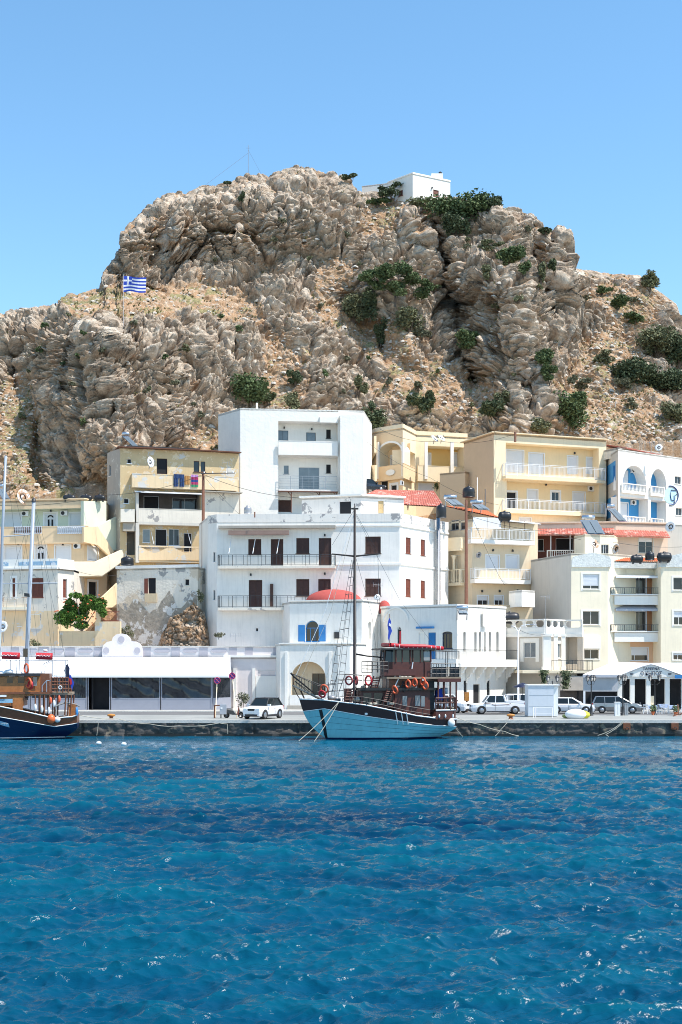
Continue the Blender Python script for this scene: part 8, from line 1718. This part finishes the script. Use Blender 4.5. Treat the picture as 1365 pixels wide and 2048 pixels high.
def greek_flag():
    base = hill_at(247, 645); Y = base.y - .3; b0 = at(247, 645, Y); o = thing('flagpole', 'tall thin flagpole on the left shoulder of the hill', 'flagpole', b0); m = MB(); m.tube([b0 - Vector((0, 0, .5)), at(247, 549, Y)], .035, 6, .03); m.build('pole', 'grey_metal', o)
    f = thing('flag', 'blue and white striped flag with a white cross flying on the hill', 'flag', at(247, 568, Y)); W_, Hh = 45, 31
    def pt(u, v): x = 248 + W_ * u - 2 * v; y = 552 + Hh * v + 4 * u - 2 * u * v; return at(x, y, Y) + Vector((0, .35 * math.sin(u * 6.5 + v), .12 * math.sin(u * 7)))
    def cell(m, u0, u1, v0, v1, off=0):
        n = max(1, int((u1 - u0) * 16)); V = []
        for i in range(n + 1):
            u = u0 + (u1 - u0) * i / n; V += [pt(u, v0) - Vector((0, off, 0)), pt(u, v1) - Vector((0, off, 0))]
        m.add(V, [(2 * i, 2 * i + 2, 2 * i + 3, 2 * i + 1) for i in range(n)])
    bl = MB(); wh = MB(); C_ = 5 / 9; cu = .36
    for k in range(9):
        u0 = cu if k < 5 else 0; (bl if k % 2 == 0 else wh).__class__; cell(bl if k % 2 == 0 else wh, u0, 1, k / 9, (k + 1) / 9)
    for (u0, u1, v0, v1, w_) in ((0, cu * .4, 0, C_ * .4, 0), (cu * .6, cu, 0, C_ * .4, 0), (0, cu * .4, C_ * .6, C_, 0), (cu * .6, cu, C_ * .6, C_, 0), (cu * .4, cu * .6, 0, C_, 1), (0, cu * .4, C_ * .4, C_ * .6, 1), (cu * .6, cu, C_ * .4, C_ * .6, 1)): cell(wh if w_ else bl, u0, u1, v0, v1)
    bl.build('blue_stripes', 'flag_blue', f); wh.build('white_stripes', 'flag_white', f)
greek_flag()
def thin_mast():
    Y = 210.0; o = thing('radio_mast', 'very thin guyed radio mast on the left part of the summit', 'mast', at(497, 358, Y)); m = MB(); m.tube([at(497, 362, Y), at(497, 290, Y)], .055, 5, .035); m.build('pole', 'grey_metal', o); m = MB(); m.tube([at(497, 306, Y), at(398, 380, Y - 3)], .018, 4); m.build('guy_wire', 'grey_metal', o); m = MB(); m.tube([at(497, 300, Y), at(525, 352, Y + 2)], .018, 4); m.build('guy_wire', 'grey_metal', o)
    m = MB(); m.tube([at(493, 296, Y), at(501, 296, Y)], .03, 4); m.build('crossbar', 'grey_metal', o)
thin_mast()
pole('wooden_post', 'lone short post on the skyline right of the rock pillar', 1140, 534, 505, 208, .09, .07, 'rust_wood', 'post'); pole('wooden_post', 'thin grey post above the yellow balcony building', 1053, 868, 812, 186, .07, .06, 'grey_metal', 'post'); pole('wooden_post', 'grey post rising from the stone wall behind the arched hotel', 1231, 884, 805, 185, .10, .08, 'grey_wood', 'post')
def stone_wall():
    o = thing('stone_wall', 'grey roadside retaining wall with iron railing under the hillside cars', 'wall', at(1170, 885, 185)); fr = Fr(((1096 - CX) / F * 185, 185), ((1240 - CX) / F * 186.5, 186.5)); m = MB(); m.box(0, fr.L, 0, .6, fr.z(1170, 900), fr.z(1170, 866), fr); m.build('masonry', 'stone_wall', o)
    m = MB(); z = fr.z(1170, 866)
    m.box(0, fr.L, .2, .24, z + .7, z + .74, fr)
    for k in range(26): q = fr.L * k / 25; m.box(q - .02, q + .02, .2, .24, z, z + .7, fr)
    m.build('railing', 'grey_metal', o)
    g = Bld('grey_house', 'grey flat house with a white plaque behind the arched hotel', 'building', [(1238, 183), (1350, 181), (1430, 186)], 879, 28, back=5, mats=['pinkish', 'grey_wall']); 
    g.box(g.hosts[1].fr, (1349, 878, 1364, 891), -.1, -.01, 'white_clean', 'plaque'); g.win(g.hosts[0], (1262, 873 + 6, 1278, 884), 'dark', n=1); g.finish()
stone_wall()

# ---------------------------------------------------------------- ROOFTOP THINGS
def dish(px, py, Y, r, label, face=(.35, -.9, .35), m_='dish', mast_=.9):
    c = at(px, py, Y); f = Vector(face).normalized(); o = thing('satellite_dish', label, 'satellite dish', c - Vector((0, 0, mast_)), group='satellite dishes on the roofs'); a = f.orthogonal().normalized(); b = f.cross(a); m = MB(); V = [c - f * r * .22]; n = 18
    for q in (.5, 1.0):
        for k in range(n): t = k * 2 * PI / n; V.append(c - f * r * .22 * (1 - q * q) + (a * math.cos(t) + b * math.sin(t)) * r * q)
    m.add(V, [(0, 1 + k, 1 + (k + 1) % n) for k in range(n)] + [(1 + k, 1 + (k + 1) % n, 1 + n + (k + 1) % n, 1 + n + k) for k in range(n)], True); d = m.build('reflector', m_, o); sd = d.modifiers.new('rim', 'SOLIDIFY'); sd.thickness = .03
    m = MB(); m.tube([c - Vector((0, 0, r * .9)), c + f * r * .9], .025, 5); m.ball(c + f * r * .95, .07, .07, .07, 8, 5); m.build('feed_arm', 'grey_metal', o); m = MB(); m.tube([c - f * .1, c - f * .25 - Vector((0, 0, mast_))], .045, 6); m.build('mount', 'grey_metal', o)
dish(302, 924, 150.2, .62, 'pale satellite dish on the upper terrace beside the dark doorway', (.9, -.5, .1), 'white_metal', .8); dish(48, 994, 151, .95, 'rust stained large dish on the peach apartments roof', (.8, -.6, .2), mast_=.7); dish(5, 1253, 137.6, .62, 'white round dish at the left edge above the restaurant', (-.3, -.95, .2), 'white_metal', 1.6)
dish(1190, 1087, 145, .55, 'rusty dish on the cream stair tower front', (.5, -.8, .4)); dish(1232, 1098, 147, .62, 'rusty tilted dish between the stair tower and the pink wall', (-.9, -.4, .2)); dish(958, 1110, 148.2, .36, 'small grey dish on the sand coloured house wall', (-.6, -.7, .3), 'grey_metal', .3); dish(755, 1194, 133.8, .32, 'small white dish beside the chapel dome', (-.3, -.9, .5), 'white_metal', .6)
dish(870, 877, 167, .55, 'white dish on the arched apartments roof, left of two', (.6, -.5, .6), 'white_metal', .5); dish(884, 876, 167, .5, 'white dish on the arched apartments roof, right of two', (.5, -.6, .7), 'white_metal', .5); dish(1046, 876, 160, .5, 'white dish on the yellow building roof edge, left of two', (.5, -.5, .7), 'white_metal', .5); dish(1060, 874, 160, .45, 'white dish on the yellow building roof edge, right of two', (.4, -.6, .8), 'white_metal', .5)
dish(1318, 895, 160, .45, 'white dish by the slanting red roof', (-.3, -.9, .3), 'white_metal', .5); dish(1341, 1053, 151, .65, 'large white dish at the right end of the pink house', (-.7, -.7, .2), 'white_metal', .6)
def tank(px, py, Y, r, l, label, m_='black_plastic', vertical=False):
    c = at(px, py, Y); o = thing('water_tank', label, 'water tank', c - Vector((0, 0, r)), group='rooftop water tanks'); m = MB()
    if vertical: m.lathe(c - Vector((0, 0, l / 2)), [(r * .96, 0), (r, .1), (r * .97, l * .35), (r, l * .4), (r * .97, l * .7), (r * .85, l * .85), (r * .4, l * .97), (r * .1, l)], 18)
    else: m.lathe(c, [(r * .5, -l / 2), (r * .9, -l / 2 + .12), (r, -l * .25), (r * .96, -l * .2), (r, -l * .05), (r, l * .25), (r * .9, l / 2 - .12), (r * .5, l / 2)], 16, 0)
    m.build('barrel', m_, o); m = MB(); m.lathe(c + Vector((0, 0, r * .98 if not vertical else l / 2)), [(.16, -.04), (.16, .06), (.1, .1)], 10); m.build('lid', m_, o); m = MB()
    if not vertical:
        for s_ in (-.3, .3): m.box(c.x + s_ * l - .06, c.x + s_ * l + .06, c.y - r * .7, c.y + r * .7, c.z - r - .1, c.z - r * .75)
        m.build('cradle', 'iron', o)
tank(139, 996, 150.5, .36, 1.4, 'black tank on the peach apartments roof, left of three'); tank(173, 996, 150.8, .34, 1.3, 'black tank on the peach apartments roof, middle of three'); tank(200, 996, 151, .34, 1.2, 'black tank on the peach apartments roof, right of three')
tank(383, 855, 172, .75, 1.9, 'black tank lying on the rocks above the weathered house'); tank(883, 1022, 145.8, .58, 1.5, 'upright black domed tank beside the steel flue', vertical=True); tank(938, 984, 150.5, .72, 1.2, 'black upright tank on a frame before the brown wing', vertical=True); tank(255, 1122, 143.5, .72, .95, 'dark squat tank with white lid beside the ruined white house', vertical=True)
tank(1010, 1027 + 6, 147.5, .55, 1.4, 'black tank by the canopy of the sand coloured house'); tank(1274, 1118, 141.5, .42, 1.3, 'black tank on the cream apartments roof, left of three'); tank(1300, 1112, 141.5, .5, .9, 'black tank on the cream apartments roof, middle of three', vertical=True); tank(1329, 1114, 141.5, .5, 1.5, 'black tank on the cream apartments roof, right of three'); tank(1020, 1236, 141.5, .62, 2.0, 'dark covered tank on the columned house roof')
tank(496, 1020, 144, .42, .8, 'grey round tank beside the white block wall', 'grey_metal', True)
def solar(px, py, Y, label, w=1.6, down=(8, 24), tw=1.5):
    c = at(px, py, Y); o = thing('solar_heater', label, 'solar water heater', c - Vector((0, 0, 1)), group='solar water heaters'); m = MB(); m.lathe(c, [(.1, -tw / 2), (.26, -tw / 2 + .06), (.28, 0), (.26, tw / 2 - .06), (.1, tw / 2)], 14, 0); m.build('tank', 'steel', o)
    a = c + Vector((-w / 2, -.2, -.32)); b = c + Vector((w / 2, -.2, -.32)); d = at(px + down[0], py + down[1], Y - .6) - c + Vector((0, 0, -.1)); m = MB(); n = (b - a).cross(d).normalized()
    m.prism([a, b, b + d, a + d], n * .08); p = m.build('collector', 'steel', o); m = MB(); 
    for t0, t1 in ((.05, .48), (.52, .95)): A_ = a.lerp(b, t0) + d * .05; B_ = a.lerp(b, t1) + d * .05; e = d * .9; s_ = -n if n.y > 0 else n; m.prism([A_ + s_ * .09, B_ + s_ * .09, B_ + e + s_ * .09, A_ + e + s_ * .09], s_ * .01)
    m.build('glass', 'solar_glass', p)
    m = MB()
    for s_ in (-.5, .5): m.bar(c + Vector((s_, 0, -.2)), c + Vector((s_, .1, -1.2)), .06); m.bar(c + Vector((s_, 0, -.2)), c + Vector((s_, .9, -1.2)), .06)
    m.build('frame', 'grey_metal', o)
solar(1177, 1035, 148, 'solar heater with two panels on the cream stair tower roof', 1.9, (16, 26)); solar(901, 994, 148.5, 'solar heater left on the orange tiled roof', 1.3, (16, 10)); solar(954, 1004, 149.5, 'solar heater right on the orange tiled roof', 1.3, (14, 8)); solar(1222, 1012, 152, 'rusty solar heater below the arched hotel corner', .9, (24, 24), .9); solar(252, 868, 158, 'solar heater with a slanting panel above the weathered house roof', .7, (30, 28), .9); solar(2, 972, 153, 'solar heater at the left edge above the peach apartments', .9, (12, 20), 1.2)
solar(925, 1216, 131.9, 'small solar heater tank lying on the museum roof', .9, (2, 4), 1.2)
pole('utility_pole', 'tall brown wooden utility pole before the weathered ochre house', 407, 1180, 944, 147.5, .2, .15, 'rust_wood', 'utility pole'); 
def crossarms(px, py, Y, w0, w1, label):
    o = thing('pole_crossarm', label, 'crossarm', at(px, py, Y)); m = MB(); m.bar(at(w0, py, Y - .25), at(w1, py - 1, Y - .25), .09); m.build('arm', 'iron', o)
    for t in (.1, .35, .75, .95): m = MB(); m.lathe(at(w0 + (w1 - w0) * t, py - 1, Y - .25), [(.05, 0), (.07, .08), (.04, .16)], 8); m.build('insulator', 'shutter_white', o)
crossarms(407, 947, 147.5, 402, 470, 'dark crossarm with insulators on the brown utility pole'); pole('utility_pole', 'tall brown wooden utility pole before the sand coloured house', 933, 1212, 1000, 146.5, .2, .15, 'rust_wood', 'utility pole')
pole('roof_pipe', 'short dark pipe on the hotel parapet', 510, 1035, 1024, 140, .07, .07, 'rust_wood', 'pipe'); pole('antenna_pole', 'white antenna pole in front of the brown wing', 955, 1000, 955, 147, .04, .03, 'white_metal', 'antenna'); pole('antenna_pole', 'dark thin pole right of the brown wing tanks', 971, 1012, 978, 147, .06, .05, 'iron', 'antenna'); pole('utility_pole', 'short dark pole on the rear roof of the yellow building', 1031, 884, 864, 157, .14, .14, 'rust_wood', 'pole')
def aerial(px, py0, py1, Y, label, n=5, w=.7):
    o = thing('tv_antenna', label, 'antenna', at(px, py0, Y), group='television antennas'); m = MB(); m.tube([at(px, py0, Y), at(px, py1, Y)], .022, 5); m.build('mast', 'grey_metal', o); t = at(px, py1, Y); m = MB(); m.tube([t - Vector((.5, .3, .1)), t + Vector((.5, .3, -.1))], .018, 4)
    for k in range(n): q = t + Vector((-.5, -.3, -.1)).lerp(Vector((.5, .3, -.1)), k / (n - 1)); m.tube([q - Vector((0, 0, w / 3)), q + Vector((0, 0, w / 3))], .012, 4)
    m.build('elements', 'grey_metal', o)
aerial(1091, 1239, 1192, 137.5, 'antenna rising from the balustraded roof'); aerial(1303, 905, 884, 162, 'antenna by the slanting red roof'); aerial(472, 1284, 1268, 137.5, 'antenna on the restaurant roof behind the scooter'); aerial(455, 950, 924, 154.2, 'antenna at the right end of the weathered house terrace'); aerial(757, 1200, 1168, 139.5, 'antenna beside the chapel dome')
def wire(label, pts, r=.022, sag=.5):
    o = thing('cable', label, 'cable', at(*pts[0]), group='overhead cables'); m = MB(); q = []
    P_ = [at(*p) for p in pts]
    for a, b in zip(P_[:-1], P_[1:]):
        for k in range(10): t = k / 10; v = a.lerp(b, t); v.z -= sag * 4 * t * (1 - t); q.append(v)
    q.append(P_[-1]); m.tube(q, r, 4); m.build('line', 'wire', o)
wire('cable from the left edge rising to the brown utility pole', [(-20, 1010, 149), (215, 990, 149), (404, 950, 147.4)]); wire('cable from the brown utility pole down to the hotel roof', [(410, 950, 147.4), (600, 996, 144)]); wire('cable from the brown utility pole to the hotel corner', [(410, 954, 147.4), (485, 1034, 143)], .016, .2)
wire('cable across the arched apartments to the short roof pole', [(760, 858, 166), (880, 882, 162), (1030, 868, 156.8)], .02, .6); wire('cable over the brown wing to the tiled roof', [(730, 880, 163), (860, 955, 158), (1000, 1010, 152)], .016, .5); wire('cable from the pole by the sand house down past its balconies', [(934, 1010, 146.4), (990, 1135, 146), (1010, 1170, 146)], .016, .1); wire('cable crossing the pink house to the right edge', [(934, 1030, 146.4), (1090, 1062, 148), (1232, 1085, 148), (1390, 1092, 149)], .02, .3)
wire('cable above the columned house from the museum corner', [(1008, 1228, 132.5), (1036, 1258, 128), (1092, 1268, 135)], .016, .3); wire('cable high across the central slope of the hill', [(690, 560, 196), (860, 660, 190), (990, 700, 190)], .03, .8); wire('cable over the garden between the old house and ruined house', [(148, 1140, 139), (235, 1150, 142)], .016, .3)
# rock outcrop beside the restaurant and the ruined house foot
def outcrop():
    n = 90; us = np.linspace(0, 1, n); vs = np.linspace(0, 1, 70); U, V_ = np.meshgrid(us, vs); top = np.interp(us, [0, .2, .45, .65, .85, 1], [1285, 1240, 1222, 1206, 1226, 1300]); px = 318 + 108 * us; py = 1318 + (top - 1318)[None, :] * V_; Y = 141.2 + 2.2 * V_ - 1.2 * np.sin(PI * U); PXs = np.repeat(px[None, :], 70, 0)
    P = np.stack([(PXs - CX) / F * Y, Y, H + (HY - py) / F * Y], -1); p = P.reshape(-1, 3); F1, F2, ID = worley(p / np.array([1.5, 1.5, .9]), 21); G1, G2, JD = worley(p / np.array([.6, .6, .38]), 22)
    d = .35 * sstep(0, .12, F2 - F1) + .7 * (ID - .5) + .22 * sstep(0, .15, G2 - G1) + .3 * (JD - .5) + .6 * fbm(p / 1.4, 23, 5) - .2; P[..., 1] -= d.reshape(U.shape) * np.clip(4 * U * (1 - U) * 2, 0, 1); P[..., 2] += .25 * d.reshape(U.shape)
    o = grid_mesh('rock_outcrop', P, [bpy.data.materials['limestone_hill']], {'soil': (.25 + .5 * np.clip(JD, 0, 1)).reshape(U.shape) * (V_ > .35), 'veg': U * 0, 'bed': P[..., 2]}); tag(o, 'rust coloured rock outcrop between the ruined house and the hotel', 'rock')
outcrop()
